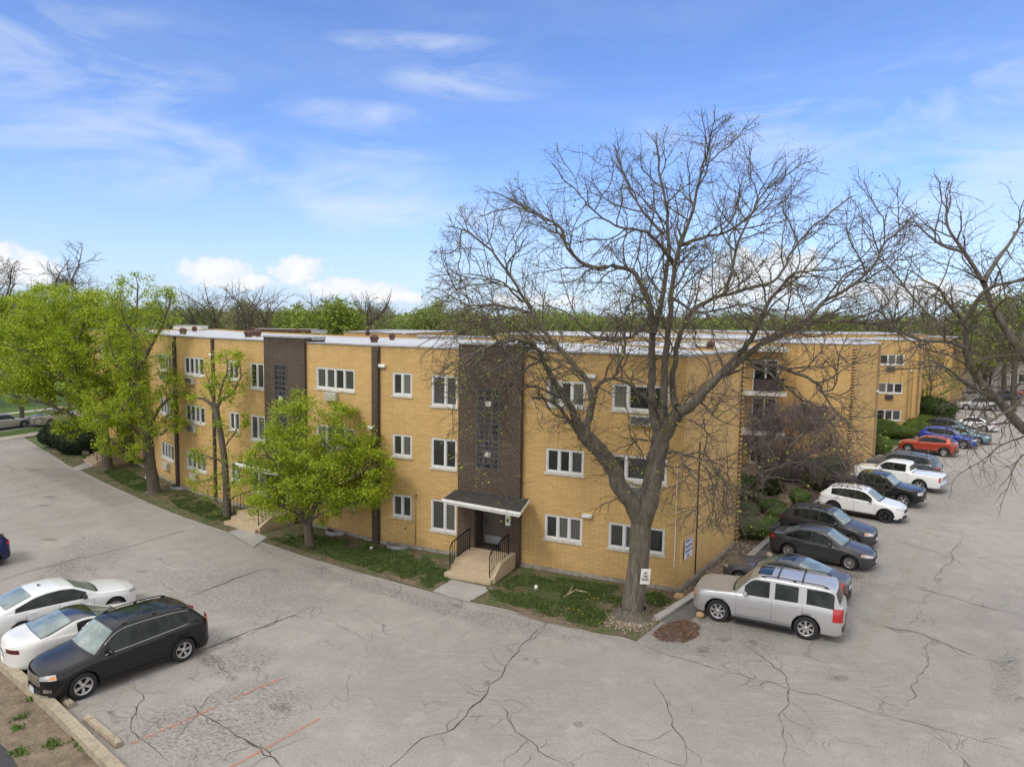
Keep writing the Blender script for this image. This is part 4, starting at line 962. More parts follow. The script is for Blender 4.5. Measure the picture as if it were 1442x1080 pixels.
# C: wing with three stacked windows
fcc = Facade((31, 74.8), (42.1, 73.2)); cu0, cu1 = fcc.hit(1236, 550)[0], fcc.hit(1271, 550)[0]
wz = ((6.62, 7.68), (3.66, 4.74), (.82, 1.93))
bC, fC_ = block('far yellow brick wing with three stacked three pane windows above the round shrubs', [(31, 74.8), (42.1, 73.2), (50, 86), (45, 96), (30, 90)], 9.15, [(0, cu0, cu1, a, b, (.335, .665)) for a, b in wz])
f0 = fC_[0]
for z in (6.0, 3.05): ac_unit(f0, cu0 + .75, cu1 - .95, z, z + .42, bC, True, col=m_acg)
mb = MB(); u = f0.hit(1277, 560)[0]; f0.box(mb, u, u + .12, .1, 9.0, .003, .10); mb.build('downspout', mat('tan_pipe', (.33, .24, .13), .7), bC)
mb = MB(); u = f0.hit(1283, 560)[0]; f0.box(mb, u, f0.L - .05, .1, 9.1, .003, .22, 0, True); mb.build('pilaster', m_yel, bC)
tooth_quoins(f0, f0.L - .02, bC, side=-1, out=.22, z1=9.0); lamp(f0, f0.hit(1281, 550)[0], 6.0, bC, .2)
# D: the last wing seen past it
dD = [AT(1286, 560, 96), AT(1337, 560, 94)]
bD, fD_ = block('farthest yellow brick wing, seen as a blank wall behind the small leafing tree', [(dD[0].x, dD[0].y), (dD[1].x, dD[1].y), (68, 106), (50, 112)], 9.15)
# wings behind the roof of the front block
bW, fW = block('middle wing behind the front block, its yellow parapet and white roof above the coping', [(-1.5, 66), (22, 60.5), (30, 79), (27, 88), (3, 88)], 9.3)
bX, fX = block('low rear wing seen over the roof left of the big tree, with a brick parapet', [(-15.2, 64), (-9.0, 62), (-6, 76), (-14, 79)], 9.35)
bZ, fZ = block('distant rear wing on the right with a long white roof line', [(31, 84), (56, 96), (60, 118), (20, 104)], 9.5)
# low curbs and boxes standing on the white roof
def roof_box(label, px, w_, d_, h, m_, z=WT - .1, ang=0, name='roof_hatch'):
    p = G(px[0], px[1], z); mb = MB(); mb.box((p.x, p.y, z + h / 2), (w_, d_, h), ang)
    mb.box((p.x, p.y, z + h + .02), (w_ + .1, d_ + .1, .036), ang, 1)
    return tag(mb.build(name, [m_, m_roof]), label, 'roof hatch')
roof_box('long low brick curb on the white roof left of the brown tower', (405, 467), 5.5, 1.0, .22, m_vent, name='roof_curb')
roof_box('white boxy hatch near the far left of the roof', (269, 464.5), 2.6, 1.6, .38, m_white)
roof_box('low box on the roof right of the brown tower', (450, 469), 1.2, .8, .2, m_roof)
roof_box('grey curb on the roof above the tall windows', (640, 478), 5, 1.0, .2, m_cop, name='roof_curb')
roof_box('pale curb on the roof behind the big trunk', (985, 487), 4.5, .9, .25, m_white, name='roof_curb')
rv = [((258, 470.5), 1.5, 'brown roof vent farthest left along the roof edge'), ((274, 467), 1.2, 'brown roof vent just behind the farthest left one, beside the white hatch'), ((350, 475), 1.6, 'front left brown vent of the cluster left of the brown tower'), ((359, 473.5), 1.3, 'middle brown vent of the cluster left of the brown tower'), ((364, 474.5), 1.1, 'right hand brown vent of the cluster left of the brown tower'), ((356, 467.5), 1.0, 'small brown vent set back behind the cluster'),
      ((419, 471), 1.3, 'brown roof vent above the right part of the brown tower'), ((527, 482.5), 1.4, 'largest brown roof vent, above the dark brown pilaster'), ((552, 479), 1.1, 'brown roof vent a step right of the one above the pilaster'), ((518, 474), 1.0, 'brown roof vent set back behind the one above the pilaster'), ((780, 489), 1.0, 'brown roof vent seen between limbs of the bare tree'), ((1000, 492), 1.1, 'brown roof vent near the right end of the front roof')]
def roof_vent(p, s, label):
    t = thing('roof_vent', label, 'roof vent', p, group='brown vents on the white roof'); s *= .18
    mb = MB(); mb.box((p.x, p.y, p.z + .10), (s * 1.5, s * 1.1, .20), .3); mb.build('curb', m_vent, t)
    mb = MB(); mb.ell((p.x, p.y, p.z + .28), (s * 1.05, s * .75, .20), 12, 6, 0, lambda d: 1 + .12 * mnoise.noise(d * 3)); mb.build('hood', m_vent, t)
    mb = MB(); mb.box((p.x, p.y, p.z + .24), (s * 2.1, s * 1.5, .05), .3); mb.build('flange', mat('dark_rust', (.07, .042, .035), .9, noise=.3, nscale=5), t)
for (px, s, lb) in rv: roof_vent(G(px[0], px[1], WT - .1), s, lb)
# antenna dish like bits at the left end of the roof
t = thing('roof_antenna', 'small dark antenna on the far left end of the white roof', 'antenna', G(239, 465.5, WT - .1)); p = t.location
mb = MB(); mb.tube([p, p + Vector((0, 0, .5))], .02, 5); mb.build('mast', m_black, t); mb = MB(); mb.tube([p + Vector((-.3, 0, .35)), p + Vector((.3, .1, .5))], .02, 5); mb.tube([p + Vector((-.2, 0, .5)), p + Vector((.2, -.1, .3))], .015, 5); mb.build('boom', m_black, t)
# ---------------------------------------------------------------- building across the street on the left
m_redb = brick_mat('red_brick', (.26, .13, .085), (.20, .095, .065), (.30, .24, .19), bw=.3, bh=.09, mo=.012)
fl = []
for o, t_ in ((24, -34), (24, 12), (38, 12), (38, -34)): fl.append(sq(o, t_))
wl = []
for i in range(11):
    for z in (1.1, 4.0, 6.9): wl.append((0, 2.2 + i * 4.0, 4.3 + i * 4.0, z, z + 1.3, (.5,)))
bF, fF = block('three storey tan and brown block across the side street, mostly hidden by green maples', fl, 9.6, wl, wallm=m_redb)
for i in (3, 8):
    mb = MB(); fF[0].box(mb, i * 4.2, i * 4.2 + 3.6, .1, 9.7, .01, .4, 0, True); mb.build('stair_tower', m_yel, bF)
# far low buildings beyond the lot on the right
m_pale = mat('pale_siding', (.42, .38, .36), .8, noise=.2, nscale=.6)
bI, fI = block('low pale building beyond the far end of the lot, seen through branches', [(72, 128), (118, 118), (124, 132), (76, 142)], 4.2, [(0, 4 + i * 6, 6.5 + i * 6, 1, 2.6, (.5,)) for i in range(6)], wallm=m_pale, roofm=mat('grey_roof', (.25, .24, .25), .9), cat='building')
# ---------------------------------------------------------------- corner sign (blue on white)
sign('parking_sign', 'white sign with blue lettering on the corner wall beside the trunk', FR.P(1.42, 2.22, .03) if False else FR.P(FR.hit(967.5, 771)[0], FR.hit(967.5, 771)[1], .06), FR.t, FR.n, .86, .80, 'PRIVATE\nPARKING\nTENANTS\nONLY', ('sign_blue', (.05, .08, .30)), .22, sx=.9)
# ================================================================= vehicles
def paint(name, col, metal=0.0, rough=.32, coat=.9):
    if name in MATS: return MATS[name]
    dk = max(col) < .15; m = mat(name, col, rough, metal * (.5 if dk else 1), .15 if dk else .5, .55 if dk else .9); return m
m_cglass, nb = newmat('car_glass', .03)
nb.b.inputs['Specular IOR Level'].default_value = .28
nb.color(nb.ramp(nb.noise(nb.tc.outputs['Object'], 2.6, 4, .6), (.35, (.008, .012, .011)), (.65, (.035, .043, .040))))
m_wsglass, nb = newmat('windscreen_glass', .04)
nb.b.inputs['Base Color'].default_value = rgb((.2, .25, .24)); nb.b.inputs['Specular IOR Level'].default_value = .7; nb.b.inputs['Coat Weight'].default_value = .5
nb.color(nb.ramp(nb.noise(nb.tc.outputs['Object'], 2.2, 4, .6), (.35, (.12, .165, .155)), (.65, (.25, .30, .285))))
m_tyre = mat('tyre_rubber', (.018, .018, .018), .85, noise=.2, nscale=20)
m_rim = mat('alloy', (.52, .52, .53), .3, metal=.75); m_rimd = mat('black_alloy', (.02, .02, .02), .35)
m_under = mat('underbody', (.01, .01, .01), .9); m_clad = mat('black_plastic', (.022, .022, .023), .6); m_chrome = mat('chrome', (.62, .62, .63), .15, metal=.9)
m_red = mat('tail_lamp', (.42, .012, .012), .12, coat=1); m_dred = mat('dark_tail_lamp', (.10, .01, .012), .12, coat=1); m_head = mat('head_lamp', (.55, .57, .58), .08, metal=.35, coat=1); m_amber = mat('amber_lamp', (.75, .22, .02), .2, coat=1)
m_seam = mat('panel_seam', (.01, .01, .01), .8); m_plate = mat('licence_plate', (.60, .62, .66), .5)
def smooth1(xs, ys, sig):
    h = .01; g = np.arange(xs[0] - 3 * sig, xs[-1] + 3 * sig, h); v = np.interp(g, xs, ys); k = np.arange(-3 * sig, 3 * sig + h, h); kk = np.exp(-.5 * (k / sig) ** 2); kk /= kk.sum()
    return g, np.convolve(np.pad(v, len(kk) // 2, mode='edge'), kk, mode='valid')[:len(g)]
class Car:
    """x runs from the nose (0) to the tail (L); written out with the nose towards +X, centred on the origin"""
    def __init__(s, S):
        s.S = S; s.L = S['L']; s.W = S['W'] / 2
        top = S['top']; s.tg, s.tv = smooth1([p[0] for p in top], [p[1] for p in top], S.get('sig', .045))
        sh = S['belt']; s.sg, s.sv = smooth1([p[0] for p in sh], [p[1] for p in sh], .10)
        s.zb0 = S.get('clear', .22); s.r = S.get('r', .34); s.R = s.r + S.get('gap', .055); s.ax = S['axles']; s.cf, s.cr = S.get('cf', .75), S.get('cr', .6); s.pf, s.pr = S.get('pf', 2.7), S.get('pr', 3.2)
        s.tumble = S.get('tumble', .30); s.prof = S.get('prof', ((0, .965), (.30, 1.0), (.62, .992), (.86, .975), (1, .945)))
    def ztop(s, x):
        z = float(np.interp(x, s.tg, s.tv)); d = min(x, s.L - x)
        return z - .10 * max(0, 1 - d / .16) ** 2
    def zbot(s, x): d = min(x, s.L - x); return s.zb0 + .10 * max(0, 1 - d / .35) ** 1.5
    def wb(s, x):
        if x < s.cf: return s.W * max(0., 1 - (1 - x / s.cf) ** s.pf) ** (1 / s.pf)
        if s.L - x < s.cr: return s.W * max(0., 1 - (1 - (s.L - x) / s.cr) ** s.pr) ** (1 / s.pr)
        return s.W
    def zs(s, x): return min(float(np.interp(x, s.sg, s.sv)), s.ztop(x) - .055)
    def arch(s, x):
        z = 0
        for a in s.ax:
            if abs(x - a) < s.R: z = max(z, s.r + math.sqrt(s.R ** 2 - (x - a) ** 2))
        return z
    def sec(s, x):
        """side profile (z, y) rising from sill to roof edge"""
        w, zb, zs, zt = s.wb(x), s.zbot(x), s.zs(x), s.ztop(x); pts = []
        for t in (0, .06, .15, .3, .45, .6, .75, .86, .93, .97, 1.0): pts.append((zb + (zs - zb) * t, w * float(np.interp(t, [p[0] for p in s.prof], [p[1] for p in s.prof]))))
        ys = pts[-1][1]; hgt = max(0.0, zt - zs); cr = min(.035 + .03, hgt * .5); ze = zt - cr; tum = s.tumble * max(0, ze - zs)
        for t in (.04, .25, .5, .75, .92): pts.append((zs + (ze - zs) * t, ys - .012 * min(1, t / .04) * min(1, hgt / .3) - tum * t * (.85 + .15 * t)))
        ye = max(0., pts[-1][1] - tum * .07 - .01); pts.append((ze, ye)); pts.append((ze + cr * .30, max(0, ye - .025)))
        return pts
    def D(s, x, y, z):
        """bow the glasshouse and bonnet in plan"""
        zs = s.zs(x); k = min(1, max(0, (z - zs + .06) / .14)); x0, x1 = s.S.get('bow', (1.1, 3.6)); q = (y / s.W) ** 2
        xx = x + q * k * (.13 * max(0, 1 - abs(x - x0) / .9) - .10 * max(0, 1 - abs(x - x1) / .8)); return (s.L / 2 - xx, y, z)
    def side_y(s, x, z):
        p = s.sec(x); return float(np.interp(z, [a for a, b in p], [b for a, b in p]))
    def top(s, x, k):
        p = s.sec(x); ze, ye = p[-1]; zt = s.ztop(x); y = k * ye; return y, zt - (zt - ze) * abs(k) ** 2.4
    def xs(s):
        v = list(np.arange(0, s.L + .001, .045)); v += [s.cf * (1 - math.cos(a)) for a in np.linspace(0, .7, 9)] + [s.L - s.cr * (1 - math.cos(a)) for a in np.linspace(0, .7, 9)]
        for a in s.ax:
            for q in np.linspace(-1, 1, 21): v.append(a + s.R * math.sin(q * PI / 2))
            v += [a - s.R - .002, a + s.R + .002]
        v = sorted(v); o = [v[0]]
        for a in v[1:]:
            if a - o[-1] > .004: o.append(a)
        return [min(max(a, .0008), s.L - .0008) for a in o]
    def body(s):
        xs = s.xs(); rows = []
        for x in xs:
            p = s.sec(x); zb = s.zbot(x); za = max(s.arch(x), zb); w = s.wb(x); yi = max(0, w - .26); R = []
            R.append((0, zb)); R.append((yi, zb)); R.append((yi, za)); R.append((max(0, s.side_y(x, za) - .004), za))
            for (z, y) in p: R.append((y if z >= za else s.side_y(x, za), max(z, za)))
            for k in (.85, .6, .3): R.append(s.top(x, k))
            R.append(s.top(x, 0)); rows.append([s.D(x, y, z) for y, z in R])
        n = len(rows[0]); V = []; F = []; MI = []
        full = [r + [(a, -b, c) for a, b, c in reversed(r[1:-1])] for r in rows]; m = len(full[0])
        for r in full: V += r
        for i in range(len(full) - 1):
            for j in range(m):
                k = (j + 1) % m; F.append((i * m + j, i * m + k, (i + 1) * m + k, (i + 1) * m + j)); jj = j if j < n - 1 else m - 1 - j; MI.append(1 if jj < 3 else 0)
        F.append(tuple(range(m))); MI.append(0); F.append(tuple(reversed(range((len(full) - 1) * m, len(full) * m)))); MI.append(0)
        return V, F, MI
    # patches ---------------------------------------------------
    def side_patch(s, x0, x1, lo, hi, sd, off=.006, nx=18, nz=5):
        P = []
        for i in range(nx + 1):
            x = x0 + (x1 - x0) * i / nx; a = lo(x) if callable(lo) else lo; b = hi(x) if callable(hi) else hi; b = max(a + .001, b); col = []
            for j in range(nz + 1): z = a + (b - a) * j / nz; X, Y, Z = s.D(x, s.side_y(x, z) + off, z); col.append((X, Y * sd, Z))
            P.append(col)
        return P
    def top_patch(s, x0, x1, k0, k1, off=.006, nx=12, ny=10, taper=None):
        P = []
        for i in range(nx + 1):
            x = x0 + (x1 - x0) * i / nx; dz = (s.ztop(x + .02) - s.ztop(x - .02)) / .04; nl = math.hypot(dz, 1); col = []; kk = taper(x) if taper else 1
            for j in range(ny + 1):
                k = (k0 + (k1 - k0) * j / ny) * kk; y, z = s.top(x, k); X, Y, Z = s.D(x, y, z); col.append((X + dz / nl * off, Y, Z + off / nl))
            P.append(col)
        return P
    def rim(s, rear):
        if not hasattr(s, '_rim'): s._rim = {}
        if rear not in s._rim:
            c = s.cr if rear else s.cf; pts = []
            for t in np.concatenate([np.linspace(0, .25, 60) ** 2, np.linspace(.07, 1.3, 50)]): x = c * t; pts.append((x, s.wb(s.L - x if rear else x)))
            pts = sorted(set(pts)); pts = [(0, 0)] + [p for p in pts if p[1] > 1e-4]; a = [0]
            for i in range(1, len(pts)): a.append(a[-1] + math.hypot(pts[i][0] - pts[i - 1][0], pts[i][1] - pts[i - 1][1]))
            s._rim[rear] = (a, [p[0] for p in pts], [p[1] for p in pts])
        return s._rim[rear]
    def end_patch(s, rear, a0, a1, z0, z1, off=.008, na=14, nz=4, sd=1):
        """patch around nose or tail; a = distance along the plan outline from the centre, z0/z1 numbers or functions of a"""
        A, X, Y = s.rim(rear); P = []
        for i in range(na + 1):
            a = a0 + (a1 - a0) * i / na; aa = abs(a); x = float(np.interp(aa, A, X)); w = float(np.interp(aa, A, Y)); lo = z0(aa) if callable(z0) else z0; hi = z1(aa) if callable(z1) else z1; col = []
            xx = s.L - x if rear else x; tx = float(np.interp(aa + .01, A, X)) - x; ty = float(np.interp(aa + .01, A, Y)) - w; tl = math.hypot(tx, ty) or 1; nx_, ny_ = -ty / tl, tx / tl
            sg = 1 if a >= 0 else -1
            for j in range(nz + 1):
                z = lo + (hi - lo) * j / nz; xq = min(max(xx, .02), s.L - .02); k = s.side_y(xq, z) / max(1e-4, s.wb(xq)); y = w * k + ny_ * off; xe = x + nx_ * off
                col.append((s.L / 2 - (s.L - xe if rear else xe), y * sg * sd, z))
            P.append(col)
        return P
def lerpf(pts): xs_ = [p[0] for p in pts]; ys_ = [p[1] for p in pts]; return lambda x: float(np.interp(x, xs_, ys_))
WHEELS = {}
def wheel_mesh(r, w, style):
    key = (round(r, 3), style)
    if key in WHEELS: return WHEELS[key]
    t = MB(); rr = r * .66; h = w / 2
    t.lathe([(rr, -h * .9), (rr + .01, -h), (r - .035, -h), (r - .008, -h * .80), (r, -h * .55), (r, h * .55), (r - .008, h * .80), (r - .035, h), (rr + .01, h), (rr, h * .9), (rr - .01, 0), (rr, -h * .9)], 32, 'y'); T = t.build('tyre', m_tyre)
    q = MB(); q.lathe([(rr, h * .96), (rr - .02, h * .97), (rr - .035, h * .7), (rr - .035, -h * .9), (rr, -h * .9)], 32, 'y'); q.lathe([(0, h * .82), (.055, h * .82), (.07, h * .6)], 12, 'y')
    nsp, wd = {'five': (5, .075), 'ten': (10, .036), 'twin': (5, .04), 'steel': (7, .07), 'black': (5, .07)}[style]
    for i in range(nsp):
        for dl in ((-.13, .13) if style == 'twin' else (0,)):
            a = 2 * PI * i / nsp + dl; a2 = a + (dl * .9 if style == 'twin' else 0); u = Vector((math.cos(a), 0, math.sin(a))); v = Vector((-math.sin(a), 0, math.cos(a)))
            P = [u * .04 - v * wd * .5 + Vector((0, h * .80, 0)), u * .04 + v * wd * .5 + Vector((0, h * .80, 0)), u * (rr - .02) + v * wd * .62 + Vector((0, h * .93, 0)), u * (rr - .02) - v * wd * .62 + Vector((0, h * .93, 0))]
            Pb = [p - Vector((0, .03, 0)) for p in P]; q.add(P + Pb, [(0, 1, 2, 3), (0, 4, 5, 1), (1, 5, 6, 2), (2, 6, 7, 3), (3, 7, 4, 0)])
    RM = q.build('rim', m_rimd if style == 'black' else m_rim)
    b = MB(); b.lathe([(0, -.0), (rr - .03, -.0), (rr - .03, -h * .8), (0, -h * .8)], 20, 'y'); b.lathe([(0, .03), (rr * .72, .03), (rr * .72, -.0)], 18, 'y'); B = b.build('wheel', m_under)
    for o in (T, RM, B): COL.objects.unlink(o)
    WHEELS[key] = (B.data, T.data, RM.data); return WHEELS[key]
def make_car(name, label, cat, S, col, pos, heading, group=None, plate=True):
    c = Car(S); L, W = c.L, c.W; root = thing(name, label, cat, (0, 0, 0), 0, group)
    V, F, MI = c.body(); mb = MB(); mb.add(V, F); mb.mi = MI; mb.sm = [True] * len(F); body = mb.build('body', [col, m_under], root)
    clad = S.get('clad', False); st = S['wheel']
    # wheels
    B, T, RM = wheel_mesh(c.r, S.get('tw', .225), st)
    for a in c.ax:
        for sd in (1, -1):
            w = bpy.data.objects.new('wheel', B); t = bpy.data.objects.new('tyre', T); r_ = bpy.data.objects.new('rim', RM)
            for o in (w, t, r_): COL.objects.link(o)
            t.parent = w; r_.parent = w; w.parent = root; w.location = (L / 2 - a, sd * (W - S.get('tw', .225) / 2 - .012), c.r); w.rotation_euler = (0, rnd.uniform(0, 1), 0 if sd > 0 else PI)
    # glass
    gx0, gx1 = S['screen']; m = MB(); m.grid(c.top_patch(gx0, gx1, -.93, .93)); m.build('windscreen', m_wsglass, root)
    if 'back' in S:
        gx0, gx1 = S['back']; m = MB(); bt = S.get('backtaper'); m.grid(c.top_patch(gx0, gx1, -.90, .90, taper=bt)); m.build('rear_window', S.get('backmat', m_wsglass if S.get('pale_back') else m_cglass), root)
    for sd in (1, -1):
        wins = S['wins']; lo = lambda x: c.zs(x) + .035; hi = lambda x: min(c.ztop(x) - .115, S.get('winmax', 9))
        m = MB(); m.grid(c.side_patch(wins[0][0] - .02, wins[-1][1] + .02, lambda x: c.zs(x) + .018, lambda x: max(c.zs(x) + .02, hi(x) + .018), sd, .004, 40, 4)); m.build('window_surround', S.get('surround', m_clad), root)
        for (a, b) in wins: m = MB(); m.grid(c.side_patch(a, b, lo, hi, sd, .009, 16, 4)); m.build('side_window', m_cglass, root)
        if S.get('chrome_line'):
            m = MB(); m.tube([(c.D(x, 0, lo(x))[0], sd * (c.side_y(x, lo(x)) + .010), lo(x) - .012) for x in np.linspace(wins[0][0], wins[-1][1], 22)], .009, 5)
            xe = [x for x in np.linspace(wins[0][0], wins[-1][1], 40) if hi(x) > lo(x) + .02]; m.tube([(c.D(x, 0, hi(x))[0], sd * (c.side_y(x, hi(x) + .012) + .010), hi(x) + .012) for x in xe], .008, 5); m.build('chrome_trim', m_chrome, root)
        # seams
        m = MB()
        for x in S['seams']: m.grid(c.side_patch(x - .004, x + .004, c.zb0 + .12, lambda q: c.zs(q) + .01, sd, .003, 1, 10))
        xa, xb = S['seams'][0], S['seams'][-1]; m.grid(c.side_patch(xa, xb, c.zb0 + .115, c.zb0 + .127, sd, .003, 20, 1)); m.build('door_seam', m_seam, body)
        for x in S['handles']:
            z = c.zs(x) - .09; m = MB(); m.box((L / 2 - x, sd * (c.side_y(x, z) + .015), z), (.19, .03, .03)); m.build('door_handle', m_chrome if S.get('chrome_handles') else col, root)
        # mirror
        x = S['wins'][0][0] + .12; z = c.zs(x) + .10; y = c.side_y(x, z)
        m = MB(); m.ell((L / 2 - x, sd * (y + .14), z), (.075, .13, .085), 12, 8); m.box((L / 2 - x + .01, sd * (y + .03), z - .05), (.06, .10, .03)); m.build('mirror', S.get('mirror', col), root)
        # lamps
        a0, a1, z0, z1 = S['head']; m = MB(); m.grid(c.end_patch(False, a0, a1, z0, z1, .007, 16, 4, sd)); h = m.build('headlight', m_head, root)
        if S.get('amber'): m = MB(); m.grid(c.end_patch(False, a1 - .16, a1 - .02, lambda a: z0(a) + .02, lambda a: z1(a) - .02, .011, 6, 2, sd)); m.build('indicator', m_amber, h)
        a0, a1, z0, z1 = S['tail']; m = MB(); m.grid(c.end_patch(True, a0, a1, z0, z1, .008, 16, 4, sd)); m.build('taillight', S.get('tailmat', m_red), root)
        if S.get('fog'): m = MB(); a0, a1, z0, z1 = S['fog']; m.grid(c.end_patch(False, a0, a1, z0, z1, .008, 8, 3, sd)); m.build('fog_lamp_bezel', S.get('fogmat', m_clad), root)
        # cladding
        if clad:
            m = MB(); hcl = clad
            xs_ = [.5 * c.cf] ; m.grid(c.side_patch(c.ax[0] + c.R, c.ax[1] - c.R, c.zb0 + .0, c.zb0 + hcl, sd, .012, 16, 3))
            for a in c.ax:
                P = []
                for k in range(23):
                    th = PI * k / 22; P.append([])
                    for rr in (c.R - .004, c.R + .055):
                        x = a + rr * math.cos(th); z = max(c.zb0 + .02, c.r + rr * math.sin(th)); X, Y, Z = c.D(x, c.side_y(min(max(x, .05), L - .05), z) + .012, z); P[-1].append((X, sd * Y, Z))
                m.grid(P)
            m.build('wheel_arch_trim', S.get('cladmat', m_clad), root)
        if S.get('rails'):
            a, b = S['rails']; m = MB(); pts = []
            for x in np.linspace(a, b, 12):
                y, z = c.top(x, .93); e = min((x - a), (b - x)); pts.append((L / 2 - x, sd * y, z + (.055 if e > .06 else .005)))
            m.tube(pts, .017, 6)
            for x in np.linspace(a + .1, b - .1, 3): y, z = c.top(x, .93); m.box((L / 2 - x, sd * y, z + .02), (.10, .025, .05))
            m.build('roof_rail', S.get('railmat', m_clad), root)
        if S.get('running_board'):
            m = MB(); m.box((L / 2 - (c.ax[0] + c.ax[1]) / 2, sd * (W - .03), c.zb0 + .02), (c.ax[1] - c.ax[0] - 2 * c.R + .05, .17, .06)); m.build('running_board', m_clad, root)
    # grille, bumpers, plates
    for (nm, rear, a, z0, z1, mt) in S.get('faces', ()):
        m = MB(); m.grid(c.end_patch(rear, -a, a, z0, z1, .010 if nm != 'bar' else .016, 24, 4)); m.build(nm, mt, root)
    if plate:
        pz = S.get('plate_z', .62)
        m = MB(); m.box((-L / 2 - .014, 0, pz), (.012, .31, .155)); m.build('licence_plate', m_plate, root)
    if S.get('front_plate', True): m = MB(); m.box((L / 2 + .016, 0, S.get('fplate_z', .42)), (.012, .31, .155)); m.build('licence_plate', m_plate, root)
    # wipers and cowl
    g0 = S['screen'][0]; m = MB(); m.grid(c.top_patch(g0 - .07, g0 - .005, -.86, .86, .004, 2, 12)); m.build('cowl', m_clad, body)
    if S.get('bonnet_seam', True):
        m = MB(); hx0 = S.get('hood0', .12)
        for sd in (1, -1):
            P = []
            for i in range(16):
                x = hx0 + (g0 - .08 - hx0) * i / 15; P.append([])
                for dk in (0, .008): y, z = c.top(x, .90 + dk); X, Y, Z = c.D(x, y, z); P[-1].append((X, Y * sd, Z + .004))
            m.grid(P)
        m.grid(c.top_patch(hx0 - .004, hx0 + .004, -.9, .9, .004, 1, 14)); m.build('bonnet_seam', m_seam, body)
    if S.get('sunroof'): a, b = S['sunroof']; m = MB(); m.grid(c.top_patch(a, b, -.62, .62, .006, 6, 8)); m.build('sunroof', m_cglass, root)
    if S.get('darkroof'): a, b = S['darkroof']; m = MB(); m.grid(c.top_patch(a, b, -1, 1, .003, 20, 12)); m.build('roof_panel', m_gdarkroof, root)
    if S.get('racks'):
        for x in S['racks']:
            m = MB(); pts = [(L / 2 - x, c.top(x, k)[0], c.top(x, .9)[1] + .075) for k in np.linspace(-.95, .95, 6)]; m.tube(pts, .02, 6); m.build('cross_bar', m_clad, root)
    if S.get('spoiler'): a, z = S['spoiler']; m = MB(); m.box((-L / 2 + a, 0, z), (.22, W * 1.45, .035)); m.build('spoiler', col, root)
    if S.get('fin'): x = S['fin']; y, z = c.top(x, 0); m = MB(); m.add([(L / 2 - x + .07, 0, z), (L / 2 - x - .07, -.03, z), (L / 2 - x - .07, .03, z), (L / 2 - x - .06, 0, z + .07)], [(0, 1, 3), (0, 3, 2), (1, 2, 3)]); m.build('roof_antenna', m_clad, root)
    
    if S.get('molding'):
        z = S['molding']; m = MB(); [m.grid(c.side_patch(c.ax[0] + c.R + .03, c.ax[1] - c.R - .03, z, z + .05, sd, .016, 20, 2)) for sd in (1, -1)]; m.build('side_molding', S.get('surround', m_clad), body)
    if S.get('extra'): S['extra'](c, root, col)
    root.location = (pos[0], pos[1], .004); root.rotation_euler = (0, 0, heading)
    return root
m_gdarkroof = mat('dark_roof_panel', (.016, .016, .02), .1, coat=1)
cst = lambda v: (lambda a: v)
# ---- body styles --------------------------------------------------
def sedan(**k):
    L = k.get('L', 4.75); S = dict(L=L, W=1.80, r=.325, tw=.21, clear=.19, axles=(.92, .92 + k.get('wbase', 2.72)), cf=.85, cr=.75, pf=2.5, pr=2.8,
        top=[(0, .62), (.06, .70), (.5, .83), (1.15, .945), (1.28, .97), (2.02, 1.395), (2.35, 1.45), (2.8, 1.455), (3.2, 1.42), (3.92, 1.10), (4.05, 1.07), (L - .12, 1.035), (L, .93)],
        belt=[(0, .56), (.4, .70), (1.2, .86), (2.4, .92), (3.6, .97), (L - .5, .98), (L, .86)], screen=(1.30, 1.99), back=(3.28, 3.90), wins=[(1.62, 2.50), (2.58, 3.38), (3.42, 3.68)], seams=[1.48, 2.54, 3.45], handles=[2.36, 3.28], wheel='ten',
        head=(.42, 1.02, lerpf([(.42, .60), (1.02, .68)]), lerpf([(.42, .70), (.8, .76), (1.02, .775)])), tail=(.42, .98, lerpf([(.42, .76), (.98, .80)]), lerpf([(.42, .90), (.98, .92)])),
        faces=[('grille', False, .36, .48, .60, m_clad), ('lower_grille', False, .5, .26, .36, m_clad), ('badge_bar', False, .36, .60, .615, m_chrome)], tumble=.34, bow=(1.3, 3.8), plate_z=.72, sig=.06, pale_back=True)
    S.update(k); return S
def suv(**k):
    L = k.get('L', 4.65); wb_ = k.get('wbase', 2.70); a0 = k.get('a0', .92); h = k.get('h', 1.68); S = dict(L=L, W=1.86, r=.355, tw=.235, clear=.25, axles=(a0, a0 + wb_), cf=.75, cr=.55, pf=2.6, pr=3.4,
        top=[(0, .78), (.05, .86), (.4, .97), (1.05, 1.075), (1.20, 1.11), (1.86, h - .10), (2.15, h - .02), (2.7, h), (L - 1.2, h - .03), (L - .62, h - .10), (L - .22, 1.20), (L - .10, 1.06), (L, 1.0)],
        belt=[(0, .66), (.4, .84), (1.1, .99), (2.2, 1.03), (3.4, 1.09), (L - .5, 1.14), (L, .98)], screen=(1.22, 1.84), back=(L - .55, L - .24), wins=[(1.52, 2.42), (2.50, 3.34), (3.40, L - .72)], seams=[1.38, 2.46, 3.40], handles=[2.28, 3.22], wheel='five', clad=.13,
        head=(.44, .98, lerpf([(.44, .70), (.98, .76)]), lerpf([(.44, .80), (.75, .87), (.98, .89)])), tail=(.48, .92, lerpf([(.48, .86), (.92, .90)]), lerpf([(.48, 1.02), (.92, 1.05)])),
        faces=[('grille', False, .42, .58, .76, m_clad), ('lower_grille', False, .55, .32, .46, m_clad), ('badge_bar', False, .42, .76, .785, m_chrome), ('rear_bumper', True, .84, .34, .55, m_clad), ('front_lip', False, .8, .27, .33, m_clad)], tumble=.30, bow=(1.25, L - .7), plate_z=.78, rails=(2.1, L - .75), sig=.05, fin=L - 1.0, third=(.52, h - .10), fplate_z=.50)
    S.update(k); return S
